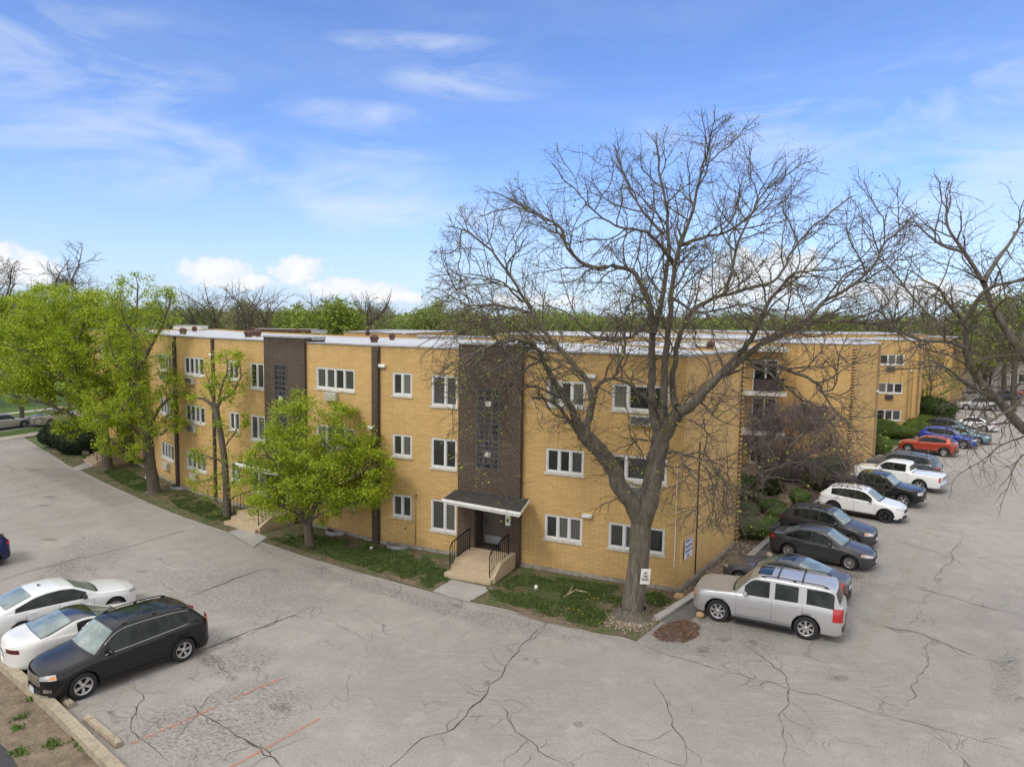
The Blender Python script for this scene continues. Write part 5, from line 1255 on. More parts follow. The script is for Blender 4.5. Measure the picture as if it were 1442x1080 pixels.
def at2(near_front, near_rear, S, side, head):
    """place a vehicle so that its near side wheels stand at two photo points; side = +1 when the near side is its left"""
    a, b = G(*near_front), G(*near_rear); mid = (a + b) / 2; h = head if head is not None else math.atan2(a.y - b.y, a.x - b.x)
    f = Vector((math.cos(h), math.sin(h), 0)); l = Vector((-f.y, f.x, 0)); ctr = S['L'] / 2 - (S['axles'][0] + S['axles'][1]) / 2
    return mid - l * side * (S['W'] / 2 - .03) - f * ctr, h
R_ = math.radians
def add_car(name, label, cat, S, col, pf, pr, side, head=None, group='cars parked nose in or backed in along the right kerb'):
    p, h = at2(pf, pr, S, side, None if head is None else R_(head)); return make_car(name, label, cat, S, col, p, h, group, True)
# 1 silver full size
def tahoe_extra(c, root, col):
    L = c.L
    m = MB()
    for k in np.linspace(-.55, .55, 5): m.grid(c.top_patch(2.75, 4.3, k - .012, k + .012, .012, 12, 1))
    m.build('roof_rib', m_clad, root)
silver = suv(L=5.13, W=2.0, wbase=2.946, a0=1.0, h=1.92, r=.40, tw=.27, clear=.30, gap=.07, clad=False, pf=3.2, pr=4.5, cf=.62, cr=.4, wheel='steel', running_board=True, tumble=.20,
    top=[(0, .98), (.05, 1.06), (.3, 1.12), (1.25, 1.18), (1.45, 1.22), (2.02, 1.78), (2.3, 1.88), (3.0, 1.90), (4.4, 1.88), (4.85, 1.82), (5.02, 1.30), (5.13, 1.2)],
    belt=[(0, .84), (.4, 1.04), (1.3, 1.13), (2.5, 1.16), (4.2, 1.20), (5.13, 1.16)], screen=(1.47, 2.00), back=(4.87, 5.00), wins=[(1.82, 2.72), (2.90, 3.66), (3.92, 4.86)], seams=[1.62, 2.81, 3.80], handles=[2.56, 3.60], winmax=1.74,
    surround=paint('silver_body', (.50, .50, .51), .55, .35), head=(.55, .98, cst(.80), cst(.98)), tail=(.86, 1.24, cst(.80), cst(1.24)), molding=.72, amber=True, rails=(2.4, 4.6), racks=(2.95, 3.75), sunroof=(2.25, 2.72),
    faces=[('grille', False, .52, .74, .98, m_clad), ('chrome_bar', False, .52, .84, .88, m_chrome), ('rear_bumper', True, .9, .45, .66, m_rimd), ('lower_grille', False, .6, .40, .52, m_clad)], fin=None, third=(.22, 1.83), plate_z=1.0, bow=(1.5, 4.9))
add_car('sport_utility', 'big silver sport utility with roof bars, nearest the bare tree', 'suv', silver, paint('silver_body', (.50, .50, .51), .55, .35), (1010, 874), (1134, 902), 1, 152.5)
# 2 dark low coupe behind it
coupe = sedan(L=4.9, W=1.88, wbase=2.85, axles=(.95, 3.83), tumble=.40, top=[(0, .62), (.06, .72), (.5, .85), (1.3, .96), (1.45, .98), (2.3, 1.38), (2.7, 1.42), (3.1, 1.38), (4.2, 1.08), (4.3, 1.06), (4.8, 1.05), (4.9, .95)], screen=(1.47, 2.25), back=(3.15, 4.12), sunroof=(2.42, 2.9), wins=[(1.8, 2.9), (2.98, 3.6)], seams=[1.6, 3.0], handles=[2.85],
    tail=(.62, .98, cst(.62), cst(1.0)), bow=(1.5, 4.0), wheel='twin', faces=[('grille', False, .4, .45, .62, m_clad), ('rear_diffuser', True, .86, .26, .52, m_clad)])
p_gr = paint('graphite_body', (.055, .058, .066), .5, .3)
make_car('coupe', 'dark graphite coupe with red tail lamps, half hidden behind the big silver sport utility', 'car', coupe, paint('coupe_body', (.10, .105, .12), .5, .3), (11.15, 27.95), R_(142), 'cars parked nose in or backed in along the right kerb')
# 3 dark grey sedan
gs = sedan(L=4.55, W=1.76, wbase=2.60, axles=(.90, 3.50), wheel='ten', amber=True, spoiler=(.12, 1.13), top=[(0, .64), (.06, .73), (.5, .87), (1.05, .97), (1.18, 1.0), (1.95, 1.41), (2.3, 1.465), (2.7, 1.47), (3.1, 1.43), (3.85, 1.12), (3.98, 1.09), (4.43, 1.06), (4.55, .95)], back=(3.2, 3.84), screen=(1.2, 1.92), third=(.8, 1.1))
add_car('sedan', 'dark grey sedan with silver hubcaps and boot spoiler, backed in', 'car', gs, paint('grey_sedan_body', (.060, .060, .066), .45, .3), (1195, 803), (1110, 785), -1, -38)
# 4 dark suv
s4 = suv(L=4.45, W=1.855, wbase=2.64, h=1.66, a0=.88, amber=True, wheel='five', sunroof=(2.15, 2.7))
make_car('sport_utility', 'black compact sport utility with amber headlamp corners, between the grey sedan and the white crossover', 'suv', s4, p_gr, (15.9, 34.75), R_(-39), 'cars parked nose in or backed in along the right kerb')
# 5 white crossover
s5 = suv(L=4.47, W=1.84, wbase=2.68, h=1.64, a0=.86, wheel='black', railmat=m_clad, darkroof=None, chrome_line=False, mirror=m_clad)
add_car('crossover', 'white crossover with black wheels and black roof rails, backed in', 'suv', s5, paint('white_body', (.74, .75, .75), .0, .3), (1251, 738), (1168, 722), -1, -39.5)
# 6 black pickup
def bed_cover(x0, x1, z, mt, name='bed_cover'):
    def f(c, root, col):
        m = MB(); m.grid(c.top_patch(x0, x1, -.93, .93, .012, 8, 6)); m.build(name, mt, root)
        m = MB(); m.box((c.L / 2 - (x0 - .015), 0, c.ztop((x0 + x1) / 2) + .01), (.03, c.W * 1.7, .04)); m.build('bed_rail', m_clad, root)
        m = MB(); m.box((-c.L / 2 + .0, 0, .52), (.20, c.W * 1.7, .16)); m.build('rear_bumper', m_clad if col != MATS.get('white_truck_body') else m_chrome, root)
    return f
def pickup(**k):
    L = 5.4; S = dict(L=L, W=1.91, r=.39, tw=.26, clear=.36, gap=.08, axles=(.95, .95 + 3.25), cf=.6, cr=.22, pf=3.2, pr=5, tumble=.26,
        top=[(0, .98), (.05, 1.05), (.35, 1.12), (1.2, 1.20), (1.4, 1.24), (1.98, 1.68), (2.25, 1.77), (2.9, 1.80), (3.42, 1.76), (3.56, 1.70), (3.66, 1.22), (3.7, 1.17), (L - .05, 1.17), (L, 1.14)],
        belt=[(0, .85), (.4, 1.03), (1.3, 1.14), (2.5, 1.16), (3.6, 1.18), (3.8, 1.10), (L, 1.10)], screen=(1.42, 1.95), back=(3.57, 3.65), wins=[(1.75, 2.55), (2.64, 3.38)], seams=[1.58, 2.60, 3.48], handles=[2.42, 3.34], wheel='twin', winmax=1.66, clad=.0,
        head=(.50, .95, cst(.82), cst(.98)), tail=(.84, 1.0, cst(.78), cst(1.10)), faces=[('grille', False, .46, .66, .96, m_clad), ('lower_grille', False, .6, .42, .56, m_clad), ('tailgate_handle', True, .12, .98, 1.03, m_clad)], bow=(1.45, 3.6), plate_z=.60, sig=.035, pale_back=False)
    S.update(k); return S
s6 = pickup(); s6['extra'] = bed_cover(3.74, 5.34, 1.2, mat('tonneau', (.03, .03, .032), .7), 'bed_cover')
add_car('pickup_truck', 'black double cab pickup with a dark bed cover, backed in', 'pickup truck', s6, paint('black_body', (.014, .014, .016), .2, .25), (1279, 716), (1182, 700), -1, -41)
# 7 white pickup nose in
wt = paint('white_truck_body', (.76, .77, .77), 0, .3); s7 = pickup(front_plate=True); s7['extra'] = bed_cover(3.74, 5.34, 1.2, wt, 'bed_cover')
p7 = G(1262, 696); make_car('pickup_truck', 'white pickup parked nose in behind the black one, white covered bed', 'pickup truck', s7, wt, (25.95, 46.9), R_(138), 'cars parked nose in or backed in along the right kerb')
# 8 grey suv nose in
s8 = suv(L=4.95, W=1.97, wbase=2.82, h=1.76, a0=.98, wheel='five', chrome_line=True, r=.37, railmat=m_clad, wins=[(1.55, 2.48), (2.56, 3.50), (3.56, 4.35)], seams=[1.4, 2.52, 3.6], handles=[2.3, 3.35])
make_car('sport_utility', 'long blue grey sport utility nose in beyond the white pickup', 'suv', s8, paint('slate_body', (.085, .095, .115), .5, .3), (28.1, 50.3), R_(138), 'cars parked nose in or backed in along the right kerb')
# 9 red suv nose in
s9 = suv(L=4.40, W=1.84, wbase=2.64, h=1.60, a0=.9, wheel='five', clad=.16)
add_car('crossover', 'orange red crossover parked nose in, nearest the round shrubs', 'suv', s9, paint('red_body', (.43, .055, .03), .35, .3), (1279, 637.5), (1328, 643), 1, 139)
# 10 blue suv tail in
s10 = suv(L=4.6, W=1.86, wbase=2.66, h=1.69, chrome_line=True, wheel='twin', clad=.12)
make_car('sport_utility', 'bright blue sport utility backed in behind the orange red crossover', 'suv', s10, paint('blue_body', (.015, .05, .42), .4, .25), (39.3, 63.3), R_(-42), 'cars parked nose in or backed in along the right kerb')
s11 = sedan(L=4.65, wheel='ten'); make_car('sedan', 'pale teal blue sedan next beyond the bright blue sport utility', 'car', s11, paint('teal_body', (.12, .22, .28), .4, .3), (42.2, 65.8), R_(-42), 'cars parked nose in or backed in along the right kerb')
s12 = suv(L=4.6, h=1.66); make_car('sport_utility', 'black sport utility beyond the pale teal sedan', 'suv', s12, paint('black_body', (.014, .014, .016), .2, .25), (43.4, 69.6), R_(-42), 'cars parked nose in or backed in along the right kerb')
s13 = sedan(L=4.8, wheel='five'); make_car('sedan', 'white sedan with red tail lamps parked nose in near the end of the row', 'car', s13, paint('white_body', (.74, .75, .75), .0, .3), (47.9, 73.4), R_(140), 'cars parked nose in or backed in along the right kerb')
s14 = suv(L=5.15, W=1.98, wbase=3.0, h=1.75, a0=.98, clad=False, wheel='five', rails=None, wins=[(1.5, 2.5), (2.6, 3.6), (3.68, 4.5)], seams=[1.4, 2.55, 3.65]); make_car('minivan', 'silver minivan at the end of the row under the leaning limb', 'van', s14, paint('silver_body', (.50, .50, .51), .55, .35), (60.3, 91.3), R_(162), 'cars at the far end of the lot')
s15 = sedan(L=4.6); make_car('sedan', 'pale silver sedan behind the silver minivan', 'car', s15, paint('champagne_body', (.42, .40, .36), .5, .35), (66.5, 103.5), R_(150), 'cars at the far end of the lot')
make_car('sedan', 'dark sedan seen through branches at the far end of the lot', 'car', dict(s15), paint('dark_blue_body', (.02, .028, .075), .3, .3), (72, 104), R_(150), 'cars at the far end of the lot')
make_car('sedan', 'small red sedan at the far right end of the lot', 'car', dict(s15), paint('red_body', (.43, .055, .03), .35, .3), (79, 108), R_(150), 'cars at the far end of the lot')
# ---- left cars
edge = suv(L=4.78, W=1.93, wbase=2.85, h=1.72, a0=.95, r=.37, wheel='twin', chrome_line=True, clad=.10, cladmat=paint('black_body', (.014, .014, .016), .2, .25), railmat=m_clad, sunroof=(2.15, 3.6), chrome_handles=False,
    wins=[(1.55, 2.50), (2.58, 3.50), (3.56, 4.06)], seams=[1.42, 2.54, 3.55], handles=[2.38, 3.38], faces=[('grille', False, .48, .56, .84, m_chrome), ('grille_slot', False, .44, .60, .64, m_clad), ('grille_slot', False, .44, .70, .73, m_clad), ('lower_grille', False, .5, .34, .46, m_clad), ('front_lip', False, .75, .27, .32, m_chrome), ('rear_bumper', True, .84, .34, .5, m_clad)],
    fplate_z=.36, fog=(.58, .84, cst(.40), cst(.50)), fogmat=m_chrome, tail=(.4, .95, cst(.98), cst(1.12)), amber=True)
add_car('sport_utility', 'black sport utility with silver grille and bright window trim, nose at the kerb beam', 'suv', edge, paint('black_body', (.014, .014, .016), .2, .25), (120, 984), (258, 931), 1, -128.5, 'cars parked on the left side of the lot')
wc = sedan(L=4.92, W=1.88, wbase=2.57, axles=(1.05, 3.62), tumble=.42, cf=1.2, cr=.9, pf=2.1, pr=2.4, r=.33, top=[(0, .52), (.08, .62), (.6, .75), (1.6, .92), (1.75, .95), (2.6, 1.27), (2.9, 1.30), (3.2, 1.27), (4.1, 1.03), (4.25, 1.0), (4.7, .98), (4.92, .82)],
    belt=[(0, .50), (.5, .64), (1.6, .82), (3.0, .88), (4.2, .95), (4.92, .80)], screen=(1.78, 2.55), back=(3.26, 4.14), wins=[(2.1, 3.12)], seams=[1.85, 3.1], handles=[2.95], darkroof=(2.50, 4.16), tail=(.36, .82, cst(.68), cst(.80)), tailmat=m_dred,
    faces=[('lower_grille', False, .5, .24, .34, m_clad)], third=(.3, 1.0), plate_z=.58, wheel='five', fin=None, surround=m_gdarkroof, bow=(1.8, 3.9))
make_car('coupe', 'white sports coupe with black glass roof, between the white sedan and the black sport utility', 'car', wc, paint('white_coupe_body', (.72, .71, .68), .0, .3), (-13.5, 22.25), R_(48), 'cars parked on the left side of the lot')
ws = sedan(L=4.92, W=1.85, wbase=2.83, axles=(.95, 3.78), tail=(.5, 1.1, cst(.80), cst(.93)), fin=3.0, chrome_line=False, wheel='ten', top=[(0, .66), (.06, .75), (.5, .88), (1.25, .99), (1.4, 1.02), (2.2, 1.40), (2.6, 1.455), (3.0, 1.45), (3.4, 1.40), (4.3, 1.12), (4.4, 1.09), (4.8, 1.06), (4.92, .95)], screen=(1.42, 2.15), back=(3.42, 4.2), wins=[(1.8, 2.65), (2.72, 3.55), (3.6, 3.98)], seams=[1.62, 2.68, 3.65], handles=[2.5, 3.45], mirror=m_clad, bow=(1.4, 3.9))
make_car('sedan', 'white four door sedan nose out, farthest of the two white cars', 'car', ws, paint('white_body', (.74, .75, .75), .0, .3), (-15.7, 23.95), R_(49), 'cars parked on the left side of the lot')
s16 = suv(L=4.35, W=1.78, wbase=2.6, h=1.67, wheel='five', clad=.12); make_car('sport_utility', 'dark blue sport utility cut by the left edge, only its tail showing', 'suv', s16, paint('navy_body', (.012, .022, .09), .4, .28), (-23.3, 28.5), R_(-131), 'cars parked on the left side of the lot')
# street
sh = math.atan2(sdir.y, sdir.x)
def street_car(px, S, col, label, name='sedan'):
    q = G(*px); make_car(name, label, 'car', S, col, q, sh, 'cars parked on the side street')
street_car((2, 604), sedan(L=4.8), paint('silver_body', (.50, .50, .51), .55, .35), 'silver sedan on the side street, cut by the left edge')
street_car((80, 597), sedan(L=4.8, tailmat=m_dred), paint('champagne_body', (.42, .40, .36), .5, .35), 'champagne sedan on the side street just left of the clipped dark hedges')
street_car((133, 590), sedan(L=4.7), paint('white_body', (.74, .75, .75), .0, .3), 'pale car on the side street showing through the maple leaves')
# ================================================================= trees
def bark(name, a, b, moss=0):
    m, nb = newmat(name, .95); oc = nb.tc.outputs['Object']
    c = nb.ramp(nb.noise(nb.mapping(oc, (1, 1, .22)), 9, 8, .75), (.3, a), (.7, b))
    if moss: c = nb.mix(nb.math('MULTIPLY', nb.ramp(nb.noise(oc, 1.6, 6, .65), (.5, 0.0), (.66, 1.0)), moss), c, (.10, .10, .025))
    nb.color(c); nb.bump(nb.noise(nb.mapping(oc, (1, 1, .18)), 14, 6, .75), 1.0, .05); return m
m_bark = bark('grey_bark', (.045, .036, .028), (.235, .20, .165), .6)
m_barkd = bark('dark_bark', (.045, .037, .031), (.13, .108, .09), .35)
m_barkm = bark('maple_bark', (.07, .058, .046), (.21, .175, .14))
m_twig = mat('twig_bark', (.105, .082, .066), .9, noise=.35, nscale=2)
m_twigp = mat('purple_twig', (.13, .098, .105), .9, noise=.35, nscale=2)
m_twigb = mat('far_twig', (.085, .068, .055), .95, noise=.3, nscale=.5)
def leaf_mat(name, cols, trans=.35):
    m = bpy.data.materials.new(name); m.use_nodes = True; nb = NB(m); nb.b.inputs['Roughness'].default_value = .55; nb.b.inputs['Specular IOR Level'].default_value = .3
    g = nb.N.new('ShaderNodeNewGeometry'); n = nb.noise(nb.tc.outputs['Object'], 1.3, 5, .75)
    f = nb.math('ADD', nb.math('MULTIPLY', g.outputs['Random Per Island'], .42), nb.math('MULTIPLY', nb.math('SUBTRACT', n, .18), .9))
    k = len(cols); c = nb.ramp(f, *[(.12 + .76 * i / (k - 1), cols[i]) for i in range(k)])
    nb.color(c); t = nb.N.new('ShaderNodeBsdfTranslucent'); nb.L.new(c, t.inputs[0]); mx = nb.N.new('ShaderNodeMixShader'); mx.inputs[0].default_value = trans
    nb.L.new(nb.b.outputs[0], mx.inputs[1]); nb.L.new(t.outputs[0], mx.inputs[2]); nb.L.new(mx.outputs[0], nb.N['Material Output'].inputs[0]); return m
m_leaf = leaf_mat('maple_leaf', [(.08, .14, .012), (.22, .33, .02), (.44, .52, .035), (.70, .70, .11)], .42)
m_leafy = leaf_mat('bud_leaf', [(.16, .22, .03), (.26, .32, .05), (.36, .38, .08)])
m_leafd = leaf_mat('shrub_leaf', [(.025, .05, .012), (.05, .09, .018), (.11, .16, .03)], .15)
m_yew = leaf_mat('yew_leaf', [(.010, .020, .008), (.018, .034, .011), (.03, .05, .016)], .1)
m_box = leaf_mat('boxwood_leaf', [(.055, .09, .015), (.12, .18, .025), (.22, .29, .05)], .15)
m_farg = leaf_mat('far_leaf', [(.13, .175, .04), (.23, .29, .07), (.36, .41, .12)], .4)
m_farb = leaf_mat('far_brown_leaf', [(.17, .15, .075), (.25, .235, .11), (.32, .33, .14)], .35)
m_fary = leaf_mat('far_bright_leaf', [(.12, .18, .02), (.22, .30, .035), (.32, .38, .06)], .3)
def vec(*a): return np.array(a, dtype=float)
def unit(v): n = math.sqrt(v @ v); return v / n if n > 1e-9 else vec(0, 0, 1)
class Tree:
    def __init__(s, seed): s.r = np.random.RandomState(seed); s.br = []; s.inside = None; s.tips = []
    def poly(s, p, d, L, r0, r1, n, wander, lift, level):
        pts = [p]; step = L / n; d = unit(d)
        for i in range(n):
            d = unit(d + s.r.normal(0, wander, 3) + vec(0, 0, lift)); p = p + d * step
            if s.inside is not None and i > 0 and not s.inside(p): break
            pts.append(p)
        if len(pts) < 2: return None
        P = np.array(pts); rad = np.linspace(r0, r1, n + 1)[:len(pts)]
        if len(pts) < n + 1: rad = np.linspace(r0, r1, len(pts))
        s.br.append((P, rad, level)); return P, rad
    def along(s, P, rad, t):
        x = t * (len(P) - 1); i = min(int(x), len(P) - 2); f = x - i; return P[i] * (1 - f) + P[i + 1] * f, unit(P[i + 1] - P[i]), rad[i] * (1 - f) + rad[i + 1] * f
    def sprout(s, P, rad, lv, spec, t0=.15):
        """spec[lv] = dict(gap, L, a, n, wander, lift, rk)"""
        if lv >= len(spec): s.tips.append(P[-1]); return
        S = spec[lv]; ln = np.linalg.norm(np.diff(P, axis=0), axis=1).sum(); k = max(1, int(ln * (1 - t0) / S['gap']))
        for i in range(k):
            t = t0 + (1 - t0) * (i + s.r.uniform(.2, .9)) / k; p, d, r = s.along(P, rad, min(t, .999))
            ax = unit(np.cross(d, s.r.normal(0, 1, 3))); ang = s.r.normal(S['a'], .22); dd = d * math.cos(ang) + ax * math.sin(ang)
            dd = unit(dd + vec(0, 0, S.get('up', 0))); L = S['L'] * s.r.uniform(.55, 1.25) * (1 - .45 * t if S.get('taper', 1) else 1)
            q = s.poly(p, dd, L, min(r * .75, S['r']), S['r'] * .35, S['n'], S['wander'], S['lift'], lv + 1)
            if q is not None: s.sprout(q[0], q[1], lv + 1, spec)
        # continue from the tip
        if lv + 1 < len(spec):
            q = s.poly(P[-1], unit(P[-1] - P[-2]), S['L'] * .7, min(rad[-1], S['r']), S['r'] * .35, S['n'], S['wander'], S['lift'], lv + 1)
            if q is not None: s.sprout(q[0], q[1], lv + 1, spec)
    def mesh(s, name, parent, m_, levels, sides=5):
        groups = {}
        for (P, rad, lv) in s.br:
            if levels[0] <= lv <= levels[1]: groups.setdefault((len(P), sides[lv - levels[0]] if isinstance(sides, tuple) else sides), []).append((P, rad))
        Vs = []; Fs = []; base = 0
        for (n, sides), lst in groups.items():
            P = np.array([a for a, b in lst]); Rr = np.array([b for a, b in lst]); B = len(lst)
            T = np.zeros_like(P); T[:, 1:-1] = P[:, 2:] - P[:, :-2]; T[:, 0] = P[:, 1] - P[:, 0]; T[:, -1] = P[:, -1] - P[:, -2]
            T /= np.linalg.norm(T, axis=2, keepdims=True) + 1e-9; D = P[:, -1] - P[:, 0]; ref = np.where(np.abs(D[:, 2:3]) < .8 * np.linalg.norm(D, axis=1, keepdims=True), vec(0, 0, 1), vec(1, 0, 0))[:, None, :]
            U = np.cross(T, np.broadcast_to(ref, T.shape)); U /= np.linalg.norm(U, axis=2, keepdims=True) + 1e-9; W = np.cross(T, U)
            a = 2 * PI * np.arange(sides) / sides; ring = U[:, :, None, :] * np.cos(a)[None, None, :, None] + W[:, :, None, :] * np.sin(a)[None, None, :, None]
            V = P[:, :, None, :] + ring * Rr[:, :, None, None]; Vs.append(V.reshape(-1, 3))
            b = np.arange(B)[:, None, None] * n * sides; i = np.arange(n - 1)[None, :, None] * sides; k = np.arange(sides)[None, None, :]; k2 = (k + 1) % sides
            F = np.stack([b + i + k, b + i + k2, b + i + sides + k2, b + i + sides + k], -1).reshape(-1, 4) + base; Fs.append(F); base += B * n * sides
        if not Vs: return None
        return np_mesh(name, np.concatenate(Vs), np.concatenate(Fs), m_, parent, smooth=True)
    def leaves(s, name, parent, m_, centers, per, spread, size, flat=.5):
        C = np.repeat(np.array(centers), per, axis=0); n = len(C); r = s.r
        C = C + r.normal(0, 1, (n, 3)) * vec(spread, spread, spread * .7); N = r.normal(0, 1, (n, 3)); N[:, 2] = np.abs(N[:, 2]) + flat; N /= np.linalg.norm(N, axis=1, keepdims=True)
        A = np.cross(N, r.normal(0, 1, (n, 3))); A /= np.linalg.norm(A, axis=1, keepdims=True) + 1e-9; B = np.cross(N, A); sz = size * r.uniform(.55, 1.3, (n, 1))
        V = np.stack([C - A * sz * .5, C + B * sz * .42 - N * sz * .12, C + A * sz * .6, C - B * sz * .42 - N * sz * .12], 1).reshape(-1, 3)
        F = np.arange(n * 4).reshape(-1, 4); return np_mesh(name, V, F, m_, parent)
def catmull(P, n=4):
    P = [np.array(p, dtype=float) for p in P]; P = [2 * P[0] - P[1]] + P + [2 * P[-1] - P[-2]]; out = []
    for i in range(1, len(P) - 2):
        for k in range(n):
            t = k / n; out.append(.5 * ((2 * P[i]) + (-P[i - 1] + P[i + 1]) * t + (2 * P[i - 1] - 5 * P[i] + 4 * P[i + 1] - P[i + 2]) * t * t + (-P[i - 1] + 3 * P[i] - 3 * P[i + 1] + P[i + 2]) * t ** 3))
    out.append(P[-2]); return np.array(out)
def limb(T, px, Y0, Y1, w0, w1, lv=0, jit=.02, n=4):
    """limb traced in the photo; distance runs from Y0 to Y1, widths in pixels at that distance"""
    k = len(px); P = [np.array(AT(x, y, Y0 + (Y1 - Y0) * i / (k - 1))) for i, (x, y) in enumerate(px)]; P = catmull(P, n); m = len(P)
    t = np.linspace(0, 1, m); P = P + T.r.normal(0, jit, P.shape) * (t[:, None] > 0); rad = (w0 + (w1 - w0) * t ** .62) / 2 * (Y0 + (Y1 - Y0) * t) / 1000
    T.br.append((P, rad, lv)); return P, rad
# ---------------------------------------------------------------- the big bare tree
tb = G(888, 868); T = Tree(11); cc = np.array(AT(955, 415, 25.2)); yb = tb.y
def ins(p):
    q = p - cc; b = abs(q[1] / 6.8)
    if q[2] > 0: a = abs(q[0]) / 8.9; return a ** 2.1 + b ** 2.1 + (q[2] / 6.0) ** 2.1 < 1
    return (abs(q[0]) / 9.0) ** 4 + b ** 2.5 + (abs(q[2]) / 8.0) ** 4 < 1 and p[2] > 2.6
T.inside = ins
trunk = limb(T, [(888, 872), (890, 862), (892, 845), (897, 810), (901, 770), (903, 735), (906, 715)], yb, yb, 54, 31, jit=.0)
trunk[1][:] = np.array([.62, .54, .49, .46, .44, .42, .41, .40, .395, .39, .385, .38, .38, .375, .37, .37, .37, .37, .37, .37, .36, .36, .36, .36, .36][:len(trunk[1])])
m_limbs = []
def L_(px, y0, y1, w0, w1): q = limb(T, px, y0, y1, w0 * (1 if w0 > 20 else .88), w1, 0); m_limbs.append(q); return q
L_([(903, 735), (890, 708), (874, 688), (862, 658), (845, 636), (826, 616), (817, 600)], yb, yb - .8, 27, 21)
L_([(820, 606), (806, 580), (792, 555), (776, 528), (764, 502), (752, 486), (732, 478), (706, 482), (680, 490)], yb - .8, yb - 3.6, 15, 3)
L_([(824, 612), (830, 585), (834, 560), (826, 535), (808, 515), (792, 495), (776, 478), (755, 452), (735, 415), (705, 370), (678, 340), (650, 322)], yb - .7, yb + .8, 15, 2)
L_([(834, 575), (838, 552), (848, 537), (862, 532), (872, 515), (880, 485), (878, 455)], yb - .8, yb - 3, 9, 3)
L_([(812, 604), (800, 590), (786, 572), (768, 562), (752, 560)], yb - .8, yb - 2.2, 9, 3)
L_([(752, 486), (730, 500), (700, 520), (665, 540), (640, 548)], yb - 2.4, yb - 4.5, 7, 1.5)
L_([(740, 440), (700, 430), (660, 430), (630, 415)], yb - .2, yb + 2.5, 6, 1.5)
L_([(904, 735), (914, 705), (919, 675), (925, 645), (930, 622), (934, 606)], yb, yb - .2, 29, 25)
L_([(930, 618), (921, 590), (918, 555), (918, 520), (919, 480), (918, 440), (905, 405), (890, 382), (862, 375), (825, 374), (800, 350), (788, 320), (760, 305), (735, 295)], yb - .1, yb + 1.2, 18, 2)
L_([(919, 470), (930, 430), (936, 395), (942, 355), (940, 300), (930, 250), (925, 200)], yb, yb + 2, 12, 2)
L_([(934, 606), (934, 560), (936, 510), (942, 460), (947, 400), (956, 350), (975, 300), (985, 250), (1000, 205)], yb - .1, yb - 1.5, 17, 2)
L_([(950, 375), (930, 345), (905, 325), (875, 322), (840, 300), (815, 275)], yb - .5, yb - 3.5, 8, 1.5)
L_([(960, 345), (990, 335), (1025, 325), (1060, 300), (1090, 265)], yb - .8, yb - 3.5, 7, 1.5)
L_([(936, 612), (948, 590), (958, 575)], yb - .2, yb - .6, 22, 18)
L_([(955, 590), (948, 555), (950, 515), (956, 475), (972, 440), (1005, 420), (1050, 408), (1095, 392), (1118, 350), (1150, 315), (1195, 280)], yb - .4, yb + 2.8, 13, 2)
L_([(1020, 415), (1030, 380), (1045, 330), (1070, 280), (1100, 240)], yb + .6, yb + 3, 7, 1.5)
L_([(956, 580), (975, 570), (990, 555), (1012, 532), (1042, 508), (1070, 485), (1100, 472), (1140, 455), (1175, 452), (1215, 454), (1250, 462)], yb - .6, yb - 3.5, 20, 3)
L_([(1015, 528), (1042, 498), (1062, 470), (1080, 430), (1100, 405), (1118, 385), (1160, 380)], yb - 1.2, yb - 4.0, 13, 2)
L_([(1120, 462), (1145, 442), (1160, 425), (1196, 405), (1226, 380), (1245, 345), (1272, 318)], yb - 2.4, yb - 1.0, 9, 2)
L_([(1052, 512), (1085, 515), (1115, 522), (1145, 536), (1162, 555), (1172, 578), (1178, 598)], yb - 1.8, yb - 5, 8, 2)
L_([(1060, 516), (1090, 530), (1118, 555), (1145, 570), (1168, 590)], yb - 2, yb - 3.8, 6, 1.5)
L_([(938, 634), (957, 639), (985, 647), (1012, 653), (1038, 660)], yb - .2, yb - 2.5, 6, 1.2)
L_([(957, 640), (972, 665), (990, 690), (1000, 720)], yb - 1, yb - 2.8, 4, 1)
L_([(925, 575), (905, 558), (880, 538), (862, 532)], yb - .1, yb - 1.5, 7, 3)
L_([(918, 440), (895, 470), (860, 480), (830, 470), (800, 440), (760, 430)], yb, yb - 3, 7, 1.5)
L_([(945, 420), (985, 440), (1040, 430), (1090, 440)], yb - .5, yb - 4, 6, 1.5)
L_([(935, 330), (900, 290), (880, 250), (870, 215)], yb + 1, yb + 2, 5, 1.5)
spec = [dict(gap=.38, L=2.8, a=.80, n=7, wander=.20, lift=.03, r=.033), dict(gap=.22, L=1.55, a=.75, n=6, wander=.22, lift=.01, r=.0155), dict(gap=.13, L=.74, a=.72, n=4, wander=.22, lift=-.02, r=.0074)]
L_([(700, 482), (670, 500), (640, 520), (612, 535)], yb - 3.2, yb - 4.4, 4, 1.2); L_([(765, 505), (740, 520), (715, 545), (690, 575), (672, 600)], yb - 1.8, yb - 3.6, 5, 1.2)
L_([(735, 480), (715, 500), (700, 540), (690, 590), (688, 640)], yb - 2.6, yb - 3.8, 4, 1); L_([(790, 560), (755, 545), (720, 540), (690, 555), (660, 560)], yb - 1.4, yb - 3.6, 5, 1.2); L_([(650, 325), (648, 360), (640, 400)], yb + .8, yb - 1, 3, 1)
L_([(760, 480), (720, 455), (680, 450), (640, 460), (600, 480)], yb - .8, yb - 2, 5, 1.2); L_([(775, 520), (745, 500), (700, 495)], yb - 1.2, yb - 3, 5, 1.5); L_([(735, 425), (710, 400), (680, 390), (655, 385)], yb, yb - 2.5, 4, 1.2)
L_([(957, 640), (990, 640), (1010, 665), (1030, 700), (1040, 730)], yb - 1, yb - 3, 4, 1); L_([(985, 648), (1000, 670), (1010, 710), (1012, 745)], yb - 1.6, yb - 3, 3, .8); L_([(985, 565), (1010, 590), (1040, 600)], yb - .8, yb - 3, 4, 1)
